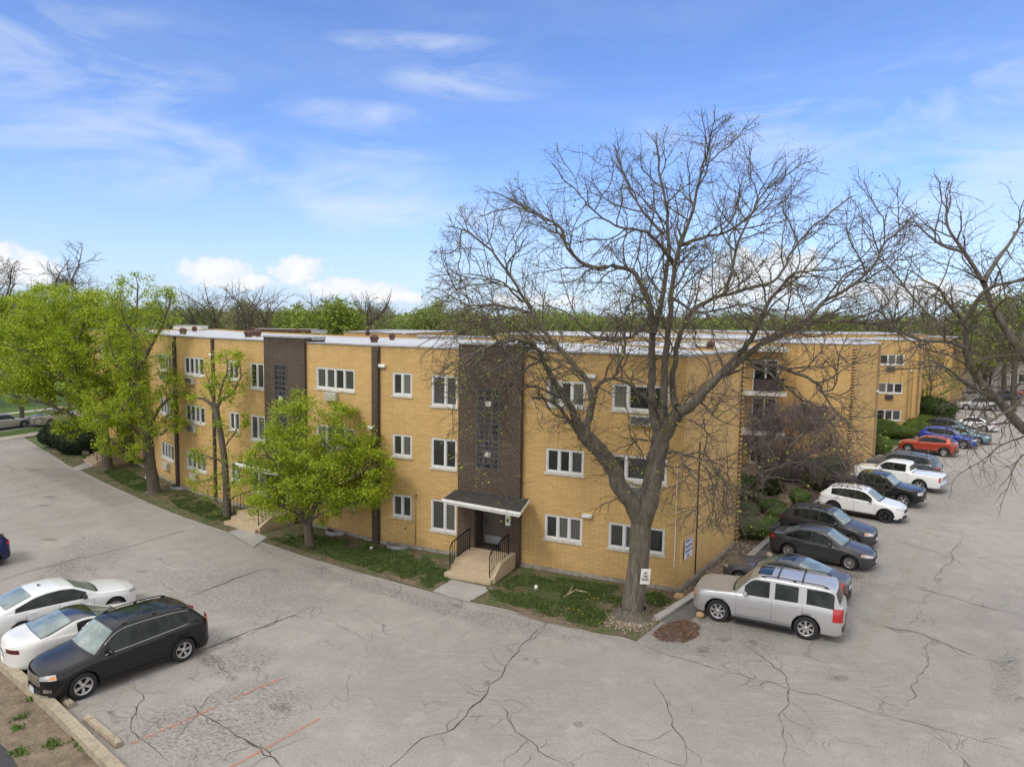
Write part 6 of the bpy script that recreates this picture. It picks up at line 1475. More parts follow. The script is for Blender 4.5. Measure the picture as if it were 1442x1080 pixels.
for (P, rad) in m_limbs:
    s_ = dict(spec[0]); s2 = [s_] + spec[1:]
    if P[-1][2] < 11 and P[-1][0] < tb.x: s2 = [dict(spec[0], gap=.38, L=2.0, lift=-.02), dict(spec[1], gap=.24, L=1.3, lift=-.04, r=.014), dict(spec[2], gap=.18, lift=-.06, r=.0075)]
    T.sprout(P, rad, 0, s2, t0=.22)
big = thing('bare_tree', 'large bare spreading tree with forked trunk and a white sign nailed to it', 'tree', tb)
def root_flare(tree, p, r, m_, k=1.55, h=.5):
    mb = MB(); n = 20; P = []
    for j in range(6):
        t = j / 5; z = p.z - .05 + h * t; row = []
        for i in range(n + 1): a = 2 * PI * i / n; f = 1 + (k - 1) * (1 - t) ** 2 * (1 + .35 * math.sin(a * 5 + 1)); row.append((p.x + math.cos(a) * r * f, p.y + math.sin(a) * r * f, z))
        P.append(row)
    mb.grid(P); return mb.build('root_flare', m_, tree)
T.mesh('trunk', big, m_bark, (0, 1), (14, 6)); root_flare(big, tb + Vector((.07, 0, 0)), .47, m_bark, 1.8, .42)
T.mesh('crown', big, m_twig, (2, 3), 3)
tips = np.array(T.tips); sel = tips[T.r.rand(len(tips)) < np.where(tips[:, 2] < 12, np.where(tips[:, 0] < tb.x + 1, .20, .07), .03)]
T.leaves('foliage', big, m_leafy, sel, 4, .10, .075); 
print('big tree twigs', len(T.br), 'tips', len(T.tips))
# sign on the trunk
tn = Vector((0, 0, CAMH)) - Vector(AT(901, 805, yb)); tn.z = 0; tn = Matrix.Rotation(.38, 3, 'Z') @ tn.normalized()
sign('no_thru_traffic_sign', 'white NO THRU TRAFFIC sign nailed to the trunk of the big bare tree', Vector(AT(902, 805, yb)) + tn * .47, Vector((-tn.y, tn.x, 0)), tn, .36, .56, 'NO\nTHRU\nTRAFFIC', ('sign_black', (.02, .02, .02)), .13, tilt=-.08, sx=.62)
# ---------------------------------------------------------------- the tree leaning in from the right
T = Tree(5); Y = 19.5; tbase = AT(1585, 1000, Y); tbase = Vector((tbase.x, Y, 0))
def ins2(p): return p[2] > 3.2 and p[2] < 15.0 and p[0] > 9.3
T.inside = ins2; m_limbs = []
tw = np.array([(tbase.x, Y, 0), (tbase.x - .1, Y, 1.5), (tbase.x - .2, Y, 3.2), (tbase.x - .5, Y, 4.6)]); P = catmull(tw, 4); T.br.append((P, np.linspace(.42, .23, len(P)), 0))
fork = P[-1]
def LW(px, y0, y1, w0, w1, start=None):
    k = len(px); A = [np.array(AT(x, y, y0 + (y1 - y0) * i / (k - 1))) for i, (x, y) in enumerate(px)]
    if start is not None: A = [start] + A
    A = catmull(A, 4); t = np.linspace(0, 1, len(A)); rad = (w0 + (w1 - w0) * t ** .62) / 2 * y0 / 1000; T.br.append((A, rad, 0)); m_limbs.append((A, rad))
LW([(1500, 645), (1442, 604), (1409, 567), (1378, 535), (1362, 502), (1360, 472), (1354, 450), (1338, 432), (1322, 405)], Y, Y - 1, 20, 3, fork)
LW([(1520, 600), (1480, 540), (1442, 499), (1416, 464), (1396, 428), (1384, 397), (1358, 355), (1335, 320), (1333, 282)], Y, Y + 1, 22, 2, fork)
LW([(1409, 567), (1382, 552), (1356, 536), (1336, 520), (1318, 512)], Y - .3, Y - 2, 9, 2)
LW([(1360, 490), (1335, 482), (1293, 478), (1266, 464), (1240, 440)], Y - .6, Y - 2.5, 7, 1.5)
LW([(1354, 455), (1370, 436), (1384, 412), (1410, 400), (1442, 395)], Y - .8, Y - 2, 8, 3)
LW([(1384, 397), (1405, 365), (1423, 341), (1442, 310), (1460, 290)], Y + .4, Y + 2, 8, 2)
LW([(1340, 470), (1310, 445), (1285, 418), (1262, 388), (1240, 365)], Y - .8, Y + 1.5, 6, 1.5)
LW([(1358, 355), (1325, 345), (1295, 320), (1280, 300)], Y + .6, Y + 2, 5, 1.5)
LW([(1416, 464), (1400, 440), (1418, 420), (1442, 425)], Y + .4, Y - 1.5, 7, 2)
LW([(1450, 500), (1440, 560), (1400, 590), (1375, 610)], Y, Y - 2.5, 6, 1.5); LW([(1440, 497), (1443, 462), (1460, 415), (1490, 350)], Y + .25, Y + 2, 9, 2); LW([(1500, 640), (1530, 540), (1560, 420), (1570, 330)], Y, Y + 3, 18, 3, fork)
spec = [dict(gap=.36, L=2.0, a=.85, n=7, wander=.22, lift=.0, r=.026), dict(gap=.24, L=1.15, a=.75, n=5, wander=.26, lift=-.05, r=.012), dict(gap=.20, L=.55, a=.7, n=3, wander=.25, lift=-.08, r=.0066)]
for (P, rad) in m_limbs: T.sprout(P, rad, 0, spec, t0=.15)
rt = thing('bare_tree', 'bare tree leaning in from the right edge with drooping twigs over the lot', 'tree', tbase)
T.mesh('trunk', rt, m_bark, (0, 1), (12, 5)); T.mesh('crown', rt, m_twig, (2, 3), 3)
root_flare(rt, tbase, .42, m_bark, 1.5, .4)
isl = [(tbase.x + 1.35 * math.cos(k * PI / 12) * 1.2, tbase.y + 1.35 * math.sin(k * PI / 12)) for k in range(24)]; sheet('tree_island', isl, .06, m_soil); strip('island_kerb', isl + [isl[0]], -.12, .06, 0, .13, m_conc)
tips = np.array(T.tips); T.leaves('foliage', rt, m_leafy, tips[T.r.rand(len(tips)) < .08], 2, .08, .06)
# ---------------------------------------------------------------- leafy maples
def maple(label, base, seed, trunkpx, Yt, tw, limbs, env, spec, leaf_per, leaf_sp, leaf_sz, mleaf=None, mbark=None, keep=1.0, cat='tree', name='maple_tree', group=None, fill=0):
    """env = list of (centre, radii) ellipsoids in metres the crown fills"""
    T = Tree(seed); mbark = mbark or m_barkm
    def inn(p):
        for c, r in env:
            q = (p - c) / r
            if q @ q < 1: return True
        return False
    T.inside = None
    tk = limb(T, trunkpx, Yt, Yt, tw[0], tw[1], 0, jit=.01)
    T.inside = inn; L = []
    for (px, y0, y1, w0, w1) in limbs: L.append(limb(T, px, y0, y1, w0, w1, 0))
    for (P, rad) in L: T.sprout(P, rad, 0, spec, t0=.12)
    t = thing(name, label, cat, base, group=group)
    T.mesh('trunk', t, mbark, (0, 1), (10, 5)); root_flare(t, base, tk[1][0] * 1.0, mbark, 1.35, .3)
    T.mesh('crown', t, m_twig, (2, 3), 3)
    tips = [x for x in T.tips]; extra = []
    for (P, rad, lv) in T.br:
        if lv >= 2: extra.append(P[len(P) // 2]); extra.append(P[-1])
    C = np.array(tips + extra); C = C[T.r.rand(len(C)) < keep]
    if fill:
        X = []
        while len(X) < fill:
            c, r = env[T.r.randint(len(env))]; d = unit(T.r.normal(0, 1, 3)); q = c + d * r * T.r.uniform(.45, 1.0) ** .5
            if mnoise.noise(Vector(q * 1.1)) + .3 * mnoise.noise(Vector(q * 3)) > -.06: X.append(q)
        C = np.concatenate([C, np.array(X)])
    T.leaves('foliage', t, mleaf or m_leaf, C, leaf_per, leaf_sp, leaf_sz); print(label[:30], len(T.br), 'clusters', len(C)); return t, T
def E_(x, y, Y, rx, ry, rz): return (np.array(AT(x, y, Y)), vec(rx, ry, rz))
msp = [dict(gap=.42, L=1.7, a=.85, n=5, wander=.18, lift=.06, r=.035), dict(gap=.30, L=.95, a=.75, n=4, wander=.22, lift=.03, r=.015), dict(gap=.28, L=.42, a=.7, n=3, wander=.25, lift=0, r=.008)]
b1 = G(437, 769); Y = b1.y
maple('low spreading green maple with a short trunk beside the tan steps', b1, 21, [(437, 771), (435, 755), (434, 740), (434, 728)], Y, (14, 12),
    [([(434, 735), (418, 710), (400, 680), (385, 650), (372, 640)], Y, Y - 1.5, 7, 2), ([(434, 735), (432, 700), (425, 660), (420, 620), (415, 590)], Y, Y + .3, 8, 2), ([(434, 735), (450, 705), (470, 685), (500, 670), (525, 658), (545, 650)], Y, Y - 1.2, 8, 2),
     ([(436, 730), (452, 690), (465, 650), (475, 615), (480, 590)], Y, Y + .4, 7, 2), ([(434, 740), (420, 725), (395, 712), (370, 705)], Y, Y - 2.2, 5, 1.5), ([(436, 735), (455, 722), (490, 712), (520, 700)], Y, Y - 2.4, 5, 1.5), ([(432, 700), (440, 680), (450, 660)], Y - .5, Y - 2.8, 5, 1.5), ([(430, 700), (405, 660), (385, 620)], Y, Y + 1, 5, 1.5), ([(450, 700), (495, 660), (520, 630)], Y, Y + 1, 5, 1.5)],
    [E_(452, 652, Y, 3.4, 3.1, 2.6), E_(398, 685, Y, 2.2, 2.2, 1.7), E_(512, 672, Y - .5, 1.6, 2, 1.5), E_(430, 600, Y, 2.1, 2, 1.5)], msp, 19, .14, .088, fill=900)
b2 = G(320, 727); Y = b2.y
maple('thin half dead maple with a scarred pollarded trunk standing close to the wall', b2, 22, [(320, 729), (319, 700), (317, 660), (312, 620), (306, 585), (302, 568)], Y, (11, 8),
    [([(303, 575), (292, 565), (280, 560)], Y, Y - .2, 7, 3), ([(303, 572), (296, 550), (292, 530)], Y, Y, 4, 1.5), ([(303, 574), (314, 562), (326, 555), (338, 530), (335, 505)], Y, Y - .3, 6, 1.5), ([(306, 580), (310, 550), (320, 520), (318, 500)], Y, Y + .3, 5, 1.5), ([(316, 650), (300, 645), (285, 640)], Y, Y - .8, 3, 1.2), ([(318, 690), (340, 670), (352, 655)], Y, Y - .6, 3, 1.2), ([(314, 630), (330, 610), (345, 590)], Y, Y - .5, 3, 1.2), ([(316, 665), (295, 675), (278, 680)], Y, Y - .6, 3, 1)],
    [E_(312, 610, Y, 1.5, 1.4, 4.6), E_(322, 530, Y, 1.5, 1.3, 1.4), E_(308, 665, Y, 1.7, 1.5, 1.5)], [dict(gap=.34, L=1.0, a=.85, n=5, wander=.2, lift=.04, r=.02), dict(gap=.26, L=.55, a=.75, n=4, wander=.22, lift=.0, r=.010), dict(gap=.26, L=.3, a=.7, n=2, wander=.25, lift=0, r=.006)], 8, .12, .095, keep=.9, fill=330)
b3 = G(216, 694); Y = b3.y
maple('leafy maple with a pale straight trunk leaning over the lawn by the wall foot', b3, 23, [(217, 696), (214, 670), (210, 645), (208, 620), (207, 600)], Y, (18, 14),
    [([(212, 655), (198, 648), (185, 642), (170, 630), (150, 615)], Y, Y - 1.5, 9, 2), ([(208, 615), (204, 595), (198, 570), (192, 540), (190, 500), (192, 450), (195, 405)], Y, Y + .5, 12, 2), ([(208, 605), (222, 580), (238, 560), (250, 545)], Y, Y - .6, 6, 2), ([(198, 560), (180, 530), (160, 500), (150, 460)], Y, Y - 1, 8, 2), ([(192, 520), (212, 490), (232, 450), (240, 420)], Y, Y - .4, 7, 2),
     ([(208, 625), (190, 605), (172, 590), (150, 585)], Y, Y - 2, 6, 1.5), ([(208, 610), (225, 612), (242, 600)], Y, Y - 1, 5, 1.5), ([(195, 540), (185, 560), (170, 575)], Y, Y - 2.5, 5, 1.5), ([(192, 480), (175, 450), (170, 420)], Y, Y + .6, 5, 1.5)],
    [E_(192, 460, Y, 2.9, 2.6, 3.1), E_(175, 560, Y - .5, 2.9, 2.8, 2.7), E_(228, 570, Y, 1.6, 1.8, 2.3), E_(182, 606, Y - 1, 1.9, 2.0, 1.7), E_(205, 515, Y, 2.2, 2.2, 3)], msp, 14, .16, .10, keep=.85, fill=250)
b4 = G(152, 661); Y = b4.y
maple('largest bright green maple, its wide crown hiding the far end of the block', b4, 24, [(152, 663), (150, 640), (147, 615), (143, 590)], Y, (15, 12),
    [([(145, 600), (130, 575), (112, 550), (100, 515), (92, 470)], Y, Y - .5, 10, 2), ([(145, 600), (148, 560), (150, 515), (148, 470), (145, 430)], Y, Y + 1, 9, 2), ([(143, 600), (115, 590), (80, 575), (50, 565), (25, 560)], Y, Y - 2, 8, 2), ([(112, 550), (80, 520), (50, 500), (20, 490)], Y - .3, Y - 2, 7, 2), ([(148, 590), (170, 560), (180, 525), (178, 480)], Y, Y - 1, 7, 2), ([(143, 590), (120, 600), (100, 610), (85, 600)], Y, Y - 3, 5, 1.5),
     ([(100, 520), (70, 470), (60, 430)], Y, Y, 6, 2), ([(120, 560), (110, 530), (105, 500)], Y, Y - 3.5, 6, 2), ([(130, 575), (60, 545), (30, 530)], Y, Y + 2, 6, 2), ([(145, 600), (165, 590), (175, 575)], Y, Y - 3, 5, 2), ([(100, 500), (120, 450), (125, 430)], Y - .5, Y - 1, 5, 2)],
    [E_(105, 505, Y, 5.0, 4.3, 3.9), E_(55, 500, Y - .5, 3.7, 3.4, 2.7), E_(160, 562, Y - 1, 2.1, 2.4, 2.9), E_(85, 440, Y, 3.0, 2.8, 2.0)], [dict(gap=.42, L=2.2, a=.85, n=5, wander=.18, lift=.06, r=.04)] + [dict(gap=.33, L=1.15, a=.75, n=4, wander=.22, lift=.03, r=.016), dict(gap=.30, L=.5, a=.7, n=3, wander=.25, lift=0, r=.009)], 17, .20, .12, fill=1000)
q5 = sq(14, -6); b5 = Vector((q5[0], q5[1], 0)); Y = b5.y
def gen_tree(label, base, seed, H, R, leaf=True, mleaf=None, per=5, sz=.16, sp=.17, name='leafy_tree', cat='tree', group=None, nl=7, keep=.8, twl=3, low=.25, rt=.22, spec=None, trunkm=None, dome=None):
    """free standing tree: trunk and limbs that fan out of it"""
    T = Tree(seed); b = np.array(base); c = b + vec(0, 0, H * (.5 + low / 2)); R3 = vec(R, R, H * (.5 - low / 2))
    if dome: c = b + vec(0, 0, H * dome); R3 = vec(R, R, H * (1 - dome))
    T.inside = lambda p: (((p - c) / R3) ** 2).sum() < 1
    Pt = catmull([b, b + vec(.1, .05, H * low * .5), b + vec(-.05, .1, H * low), b + vec(.1, 0, H * .45)], 3); T.br.append((Pt, np.linspace(rt, rt * .65, len(Pt)), 0)); L = []
    for i in range(nl):
        a = 2 * PI * i / nl + T.r.uniform(-.3, .3); el = T.r.uniform(.35, 1.25); s_ = Pt[int(len(Pt) * T.r.uniform(.5, .98))]
        T.inside, keep_in = (None if dome else T.inside), T.inside; q = T.poly(s_, vec(math.cos(a) * math.cos(el), math.sin(a) * math.cos(el), math.sin(el)), R * (1.25 if dome else 1.5) if el < .8 else H * .6, rt * .55, rt * .12, 9, .12, .03, 0); T.inside = keep_in
        if q is not None: L.append(q)
    q = T.poly(Pt[-1], vec(0, 0, 1), H * .6, rt * .6, rt * .1, 9, .1, .05, 0)
    if q is not None: L.append(q)
    sc = R / 4.; spec = spec or [dict(gap=.5 * sc, L=2.0 * sc, a=.85, n=5, wander=.18, lift=.05, r=.04 * sc), dict(gap=.42 * sc, L=1.1 * sc, a=.75, n=4, wander=.22, lift=.03, r=.018 * sc), dict(gap=.36 * sc, L=.5 * sc, a=.7, n=2, wander=.25, lift=0, r=.010 * sc)]
    for (P, rad) in L: T.sprout(P, rad, 0, spec, t0=.15)
    t = thing(name, label, cat, base, group=group)
    T.mesh('trunk', t, trunkm or m_barkm, (0, 1), (8, 4)); T.mesh('crown', t, m_twig if trunkm is None else trunkm, (2, twl), 3)
    if leaf:
        C = [x for x in T.tips]
        for (P, rad, lv) in T.br:
            if lv >= 2: C.append(P[-1])
        C = np.array(C); C = C[T.r.rand(len(C)) < keep]; T.leaves('foliage', t, mleaf or m_leaf, C, per, sp, sz)
    return t
p_ = AT(28, 560, 66); gen_tree('wide green maple at the left edge beyond the side street', Vector((p_.x, p_.y, 0)), 31, 12.2, 6.0, per=16, sz=.19, sp=.30, keep=.9)
p_ = AT(95, 560, 72); gen_tree('green tree behind the largest maple, across the side street', Vector((p_.x, p_.y, 0)), 32, 13.5, 5.2, per=16, sz=.19, sp=.30, keep=.9)
p_ = AT(-40, 560, 60); gen_tree('green tree cut by the left edge beyond the side street', Vector((p_.x, p_.y, 0)), 33, 12.0, 5.2, per=16, sz=.19, sp=.30, keep=.9)
# big bare trees behind on the left
p_ = AT(72, 520, 84); gen_tree('tall bare tree rising behind the green maples at far left', Vector((p_.x, p_.y, 0)), 41, 19.6, 9.5, leaf=False, dome=.66, name='bare_tree', nl=12, low=.12, rt=.32, trunkm=m_barkd, spec=[dict(gap=.6, L=3.6, a=.8, n=6, wander=.2, lift=.02, r=.07), dict(gap=.40, L=2.2, a=.75, n=5, wander=.22, lift=.01, r=.045), dict(gap=.34, L=1.2, a=.7, n=3, wander=.25, lift=0, r=.032)])
p_ = AT(-10, 520, 80); gen_tree('bare dark tree at the left edge behind the maples', Vector((p_.x, p_.y, 0)), 42, 18.0, 7.5, leaf=False, dome=.64, name='bare_tree', nl=11, low=.12, rt=.32, trunkm=m_barkd, spec=[dict(gap=.6, L=3.6, a=.8, n=6, wander=.2, lift=.02, r=.07), dict(gap=.40, L=2.2, a=.75, n=5, wander=.22, lift=.01, r=.045), dict(gap=.34, L=1.2, a=.7, n=3, wander=.25, lift=0, r=.032)])
# purple twiggy tree in the courtyard
b7 = G(1072, 716); Y = b7.y
T = Tree(51); env = [E_(1128, 628, Y + 3.4, 3.6, 3.6, 2.9), E_(1085, 612, Y + 1.5, 2.2, 3, 2.6), E_(1165, 632, Y + 4, 2.2, 2.4, 1.9)]
T.inside = lambda p: any((((p - c) / r) ** 2).sum() < 1 for c, r in env); Lm = []
T.inside = lambda p: any((((p - c) / r) ** 2).sum() < 1 for c, r in env) or p[2] < 1.2
for px, y1, w in (([(1072, 718), (1070, 690), (1068, 665), (1075, 640), (1090, 615), (1100, 590)], Y + 2, 9), ([(1070, 690), (1085, 660), (1110, 630), (1135, 605)], Y + 4, 6), ([(1070, 680), (1100, 655), (1140, 640), (1175, 625)], Y + 4, 6), ([(1068, 668), (1062, 630), (1060, 600)], Y + 1, 5), ([(1075, 665), (1120, 650), (1160, 655), (1190, 650)], Y + 3, 5), ([(1110, 630), (1150, 590), (1165, 580)], Y + 4.5, 4), ([(1090, 620), (1120, 590), (1130, 570)], Y + 5, 4), ([(1069, 700), (1078, 660), (1085, 600), (1080, 575)], Y + 4, 5)):
    Lm.append(limb(T, px, Y, y1, w, 1.5, 0))
for (P, rad) in Lm: T.sprout(P, rad, 0, [dict(gap=.17, L=2.0, a=.8, n=6, wander=.2, lift=.03, r=.028), dict(gap=.12, L=1.1, a=.75, n=4, wander=.24, lift=.0, r=.016), dict(gap=.12, L=.55, a=.7, n=2, wander=.25, lift=0, r=.012)], t0=.2)
t = thing('twiggy_tree', 'low dense leafless purple grey tree in the courtyard garden', 'tree', b7); T.mesh('trunk', t, m_barkd, (0, 1), (8, 4)); T.mesh('crown', t, m_twigp, (2, 3), 3)
print('twiggy', len(T.br))
# small leafing tree by the last wing
p_ = AT(1308, 572, 82); gen_tree('small loose tree just coming into yellow green leaf by the farthest yellow wing', Vector((p_.x, p_.y, 0)), 61, 7.8, 3.3, per=3, sz=.2, sp=.3, mleaf=m_fary, keep=.7, low=.12, rt=.14, name='young_tree')
# ---------------------------------------------------------------- shrubs
def shrub(label, base, r, h, seed, mleaf=None, name='round_shrub', n=1500, sz=.06, tilt=0, group='clipped shrubs in the beds', lob=.12):
    R = np.random.RandomState(seed); t = thing(name, label, 'shrub', base, group=group); b = Vector(base)
    f = lambda d: 1 + lob * mnoise.noise(Vector(d) * 2.2 + Vector((seed, 0, 0)))
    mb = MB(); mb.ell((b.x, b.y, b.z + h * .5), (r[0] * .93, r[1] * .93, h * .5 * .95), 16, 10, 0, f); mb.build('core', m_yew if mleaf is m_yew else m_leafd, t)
    n = int(n * max(.3, (r[0] * r[1]) / .6)); D = R.normal(0, 1, (n, 3)); D /= np.linalg.norm(D, axis=1, keepdims=True); D = D[D[:, 2] > -.85]; k = np.array([f(d) for d in D]) * R.uniform(.93, 1.06, len(D))
    C = D * np.array([r[0], r[1], h * .5]) * k[:, None] + np.array([b.x, b.y, b.z + h * .5]); T = Tree(seed); T.leaves('foliage', t, mleaf or m_box, C, 1, .015, sz, flat=.1)
    mb = MB(); mb.tube([(b.x, b.y, b.z - .05), (b.x + .03, b.y, b.z + h * .4)], .035, 6); mb.build('stem', m_barkd, t); return t
GB = lambda x, y: G(x, y, .03)
shrub('large rounded boxwood beside the near corner of the wall', GB(1060, 757), (.85, .75), 1.05, 1); shrub('low bright boxwood between two others, behind the grey sedan boot', GB(1084, 748), (.75, .65), .75, 2); shrub('boxwood nearest the kerb behind the grey sedan', GB(1098, 737), (.75, .65), .85, 3)
shrub('dark boxwood tucked against the wall corner behind the large rounded one', GB(1050, 734), (.65, .7), 1.15, 4, mleaf=m_leafd); shrub('mounded shrub left of the garden path', GB(1086, 722), (.8, .7), .8, 5, mleaf=m_leafd); shrub('small yellowish shrub standing on the garden path edge', GB(1126, 710), (.65, .6), .95, 6)
shrub('tall loose green shrub by the corner bricks of the near wall', GB(1053, 706), (.85, .8), 1.6, 7, mleaf=m_leafd, n=2200, sz=.10, lob=.5, name='loose_shrub'); shrub('loose shrub under the purple twiggy tree trunk', GB(1086, 697), (.7, .7), 1.0, 8, mleaf=m_leafd, n=1800, sz=.10, lob=.5, name='loose_shrub')
shrub('dark round shrub against the blank wall, leftmost of two', GB(1112, 676), (1.3, 1.1), 1.7, 9, mleaf=m_leafd, lob=.3, sz=.09); shrub('dark round shrub against the blank wall, nearer its toothed corner', GB(1170, 672), (1.2, 1.0), 1.6, 10, mleaf=m_leafd, lob=.25, sz=.08)
shrub('dark shrub between the twiggy tree and the black pickup', GB(1138, 676), (1.1, 1.0), 1.5, 11, mleaf=m_leafd, lob=.35, sz=.09); shrub('bright loose shrub behind the white crossover tail', GB(1150, 688), (.8, .8), 1.1, 12, lob=.5, sz=.10, name='loose_shrub'); shrub('low loose shrub by the kerb near the black pickup bed', GB(1162, 684), (.7, .6), .9, 13, lob=.4, sz=.09, name='loose_shrub')
shrub('rounded shrub below the stacked windows, back of the group', GB(1238, 606), (1.8, 1.3), 1.15, 14, sz=.09, n=1200); shrub('wide rounded shrub below the stacked windows, front of the group', GB(1260, 616), (2.2, 1.4), 1.15, 15, sz=.09, n=1200); shrub('shrub at the foot of the stacked windows, partly behind the wall corner', GB(1236, 616), (1.4, 1.3), 1.2, 16, sz=.09)
shrub('rounded shrub beside the blank wall end, next to the small lawn', GB(1238, 640), (1.0, .9), 1.6, 17, sz=.08); shrub('tall dark evergreen shrub past the corner with three windows', GB(1305, 590), (2.9, 2.4), 2.6, 18, mleaf=m_leafd, sz=.14, n=1000, lob=.3); shrub('low rounded shrub right of the third wing corner', GB(1296, 603), (1.8, 1.4), 1.4, 19, sz=.1); shrub('lower rounded shrub right of the third wing corner, nearer the kerb', GB(1293, 610), (1.5, 1.2), 1.2, 20, sz=.1)
shrub('large clipped dark yew at the left end of the verge', GB(95, 629), (2.1, 1.6), 1.95, 21, mleaf=m_yew, lob=.1, sz=.10, n=1500); shrub('lower clipped dark yew beside the large one, nearer the building', GB(111, 638), (1.8, 1.3), 1.6, 22, mleaf=m_yew, lob=.1, sz=.10, n=1500); shrub('dark yew partly hidden behind the leafy trunk', GB(132, 630), (1.5, 1.5), 1.7, 23, mleaf=m_yew, lob=.15, sz=.10)
mb = MB(); p_ = GB(114, 640); mb.box((p_.x + .4, p_.y, .55), (.5, .5, 1.1), .5); tag(mb.build('brick_post', m_old), 'short weathered post beside the clipped yews', 'post')
# fallen branch, stones and bits on the lawn
t = MB(); A = [GB(803, 828), GB(799, 836), GB(795, 841)]
for pts in ([(807, 824), (803, 832), (797, 838), (794, 841)], [(814, 829), (806, 833), (799, 838)], [(828, 834), (818, 832), (808, 831)]): t.tube([G(x, y, .06 + .05 * (i % 2)) for i, (x, y) in enumerate(pts)], [.035, .03, .022, .012][:len(pts)], 6)
tag(t.build('fallen_branch', mat('pale_dead_wood', (.36, .29, .19), .9, noise=.2, nscale=5)), 'pale forked dead branch lying on the lawn', 'branch')
def stone(label, p, r, col, nm='stone'):
    mb = MB(); mb.ell((p.x, p.y, p.z + r[2] * .6), r, 12, 8, 0, lambda d: 1 + .28 * mnoise.noise(d * 1.6 + Vector((p.x, p.y, 0)))); tag(mb.build(nm, mat(nm + '_' + str(int(col[0] * 100)), col, .9, noise=.25, nscale=6, bump=.4, bscale=12)), label, 'stone')
stone('tan rock at the foot of the wall corner', GB(956, 843), (.22, .16, .15), (.42, .27, .14)); stone('pale stone in front of the silver sport utility wheel', GB(986, 868), (.16, .13, .12), (.42, .38, .26)); stone('pale stone at the kerb behind the grey sedan', GB(1083, 784), (.16, .15, .14), (.40, .36, .24)); stone('flat tan rock at the kerb beside the hidden coupe', GB(1077, 795), (.32, .16, .10), (.46, .33, .2))
def drain(label, p):
    mb = MB(); mb.lathe([(.07, -.02), (.07, .10), (.05, .12), (0, .12)], 12, 'z', p); tag(mb.build('drain_cap', m_white), label, 'drain cap')
drain('white plastic drain cap in the lawn left of the big trunk', GB(755, 828)); drain('white plastic cap in the grass near the dark pilaster', GB(523, 773)); drain('small white cap in the lawn near the leaning maple trunk', GB(206, 673))
# ---------------------------------------------------------------- distant trees: a few individuals copied, and the wood behind them
protos = []
def far_proto(seed, kind, H, R):
    T = Tree(seed); r = T.r; C = []; ncl = 130 if kind != 'bare' else 0
    t = thing('far_tree', None, 'tree', (0, 0, 0)); lb = {'green': 'green leafy tree in the distant wood behind the roofs', 'brown': 'brownish tree just budding in the distant wood behind the roofs', 'bright': 'bright yellow green tree in the distant wood behind the roofs', 'bare': 'bare tree crown standing out of the distant wood'}[kind]
    t['label'] = lb; t['group'] = {'green': 'green trees of the distant wood', 'brown': 'brownish trees of the distant wood', 'bright': 'bright trees of the distant wood', 'bare': 'bare trees of the distant wood'}[kind]
    Pt = catmull([vec(0, 0, 0), vec(.2, .1, H * .3), vec(0, .2, H * .6)], 3); T.br.append((Pt, np.linspace(.35, .2, len(Pt)), 0)); L = []
    c = vec(0, 0, H * (.58 if kind != 'bare' else .66)); R3 = vec(R, R, H * (.44 if kind != 'bare' else .34)); T.inside = lambda p: (((p - c) / R3) ** 2).sum() < 1
    ins_ = T.inside
    for i in range(9):
        T.inside = None if kind == 'bare' else ins_; a = r.uniform(0, 2 * PI); el = r.uniform(.5, 1.2); q = T.poly(Pt[r.randint(4, len(Pt))], vec(math.cos(a) * math.cos(el), math.sin(a) * math.cos(el), math.sin(el)), H * (.6 if kind != 'bare' else .5), .12, .03, 7, .16, .03, 0)
        if q is not None: L.append(q)
    T.inside = ins_
    for (P, rad) in L: T.sprout(P, rad, 0, [dict(gap=.8, L=3.2, a=.8, n=5, wander=.18, lift=.03, r=.05), dict(gap=.55, L=1.7, a=.75, n=3, wander=.2, lift=0, r=.025)] + ([dict(gap=.42, L=.9, a=.7, n=2, wander=.2, lift=0, r=.016)] if kind in ('bare', 'brown') else []), t0=.1)
    T.mesh('trunk', t, m_barkd, (0, 0), 6)
    T.mesh('crown', t, m_twigb if kind != 'bare' else m_barkd, (1, 3), 3)
    tips = np.array(T.tips)
    if kind != 'bare': T.leaves('foliage', t, {'green': m_farg, 'brown': m_farb, 'bright': m_fary}[kind], tips, {'green': 10, 'brown': 6, 'bright': 10}[kind], .55, {'green': .50, 'brown': .36, 'bright': .45}[kind])
    return t
PR = [far_proto(71, 'green', 14, 5.5), far_proto(72, 'brown', 15, 6), far_proto(73, 'green', 12, 6), far_proto(74, 'bright', 12.5, 5.5), far_proto(75, 'bare', 17, 7.5), far_proto(76, 'brown', 13, 5)]
used = [False] * len(PR)
def put(k, x, y, sc, rz):
    o = PR[k] if not used[k] else copy_tree(PR[k]); used[k] = True; o.location = (x, y, -.1); o.rotation_euler = (0, 0, rz); o.scale = (sc, sc, sc); return o
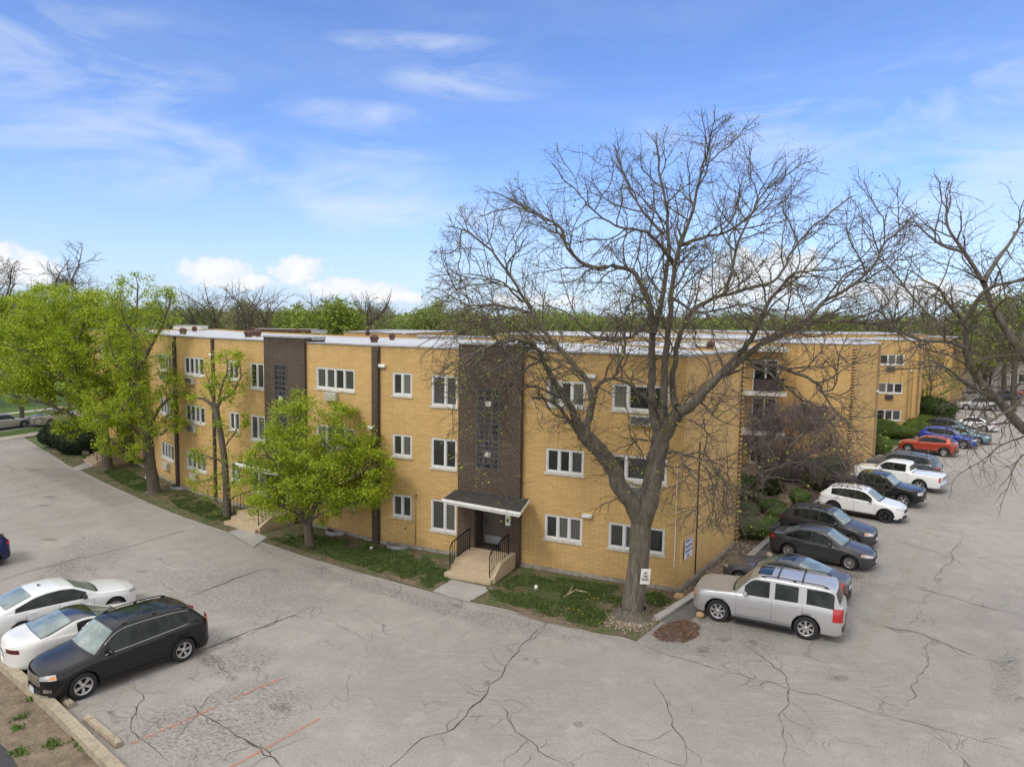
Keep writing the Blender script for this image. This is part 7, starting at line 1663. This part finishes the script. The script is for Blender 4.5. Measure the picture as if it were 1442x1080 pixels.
# individuals that stand out, by the direction they are seen in
for (k, px, Y, top) in ((3, 462, 105, 428), (3, 488, 110, 432), (3, 425, 120, 442), (4, 300, 118, 402), (4, 345, 112, 400), (4, 372, 128, 408), (4, 452, 150, 412), (4, 520, 150, 418), (4, 1225, 150, 420), (4, 1262, 130, 400), (3, 1395, 118, 430), (0, 1425, 105, 418), (0, 1380, 140, 425), (0, 1440, 90, 420), (4, 1310, 140, 405), (2, 1360, 118, 470), (1, 1345, 125, 440), (1, 1400, 96, 480), (5, 1375, 105, 490), (1, 1430, 112, 470), (4, 270, 130, 412), (1, 655, 130, 440), (0, 610, 170, 428)):
    p_ = AT(px, top, Y); H = {0: 13.5, 1: 14.5, 2: 12, 3: 12, 4: 16.5, 5: 12.5}[k]; put(k, p_.x, p_.y, p_.z / H, rnd.uniform(0, 6))
az = [-.98 + i * .030 for i in range(66)]
for i, a in enumerate(az):
    for (Y, n) in ((150, 1), (205, 1), (265, 1)):
        Y_ = Y + rnd.uniform(-18, 18); x = math.tan(a * .86) * Y_ + rnd.uniform(-4, 4)
        if Y < 180 and -30 < x < 70 and rnd.random() < .35: continue
        k = rnd.choice([0, 1, 2, 5, 0, 0, 2, 5, 2, 3, 0, 4] if Y < 180 else [0, 1, 2, 0, 5]); put(k, x, Y_, rnd.uniform(.80, 1.06) * (1 if k != 4 else .9), rnd.uniform(0, 6))
# the wood beyond reads as one mass
R = np.random.RandomState(9); V = []; n = 60000
xx = R.uniform(-620, 620, n); yy = R.uniform(300, 520, n); hh = 11.5 + 3.2 * np.array([mnoise.noise(Vector((a * .03, b * .03, 0))) for a, b in zip(xx, yy)]) + 2.0 * np.array([mnoise.noise(Vector((a * .12, b * .12, 4))) for a, b in zip(xx, yy)])
zz = hh * (R.rand(n) ** .35); C = np.stack([xx, yy, zz], 1); T = Tree(3)
wd_ = T.leaves('distant_wood', None, m_farg, C, 1, .5, 2.3, flat=.3); tag(wd_, 'far continuous wood along the horizon behind the roofs', 'wood', kind='stuff')
SC.cycles.max_bounces = 5; SC.cycles.diffuse_bounces = 2; SC.cycles.glossy_bounces = 3; SC.cycles.transmission_bounces = 3; SC.cycles.transparent_max_bounces = 10
SC.cycles.use_denoising = True; SC.cycles.use_adaptive_sampling = True; SC.cycles.adaptive_threshold = .02; SC.cycles.caustics_reflective = False; SC.cycles.caustics_refractive = False
for o in list(bpy.data.objects):
    if o.type == 'MESH' and o.users_collection == (): bpy.data.objects.remove(o)
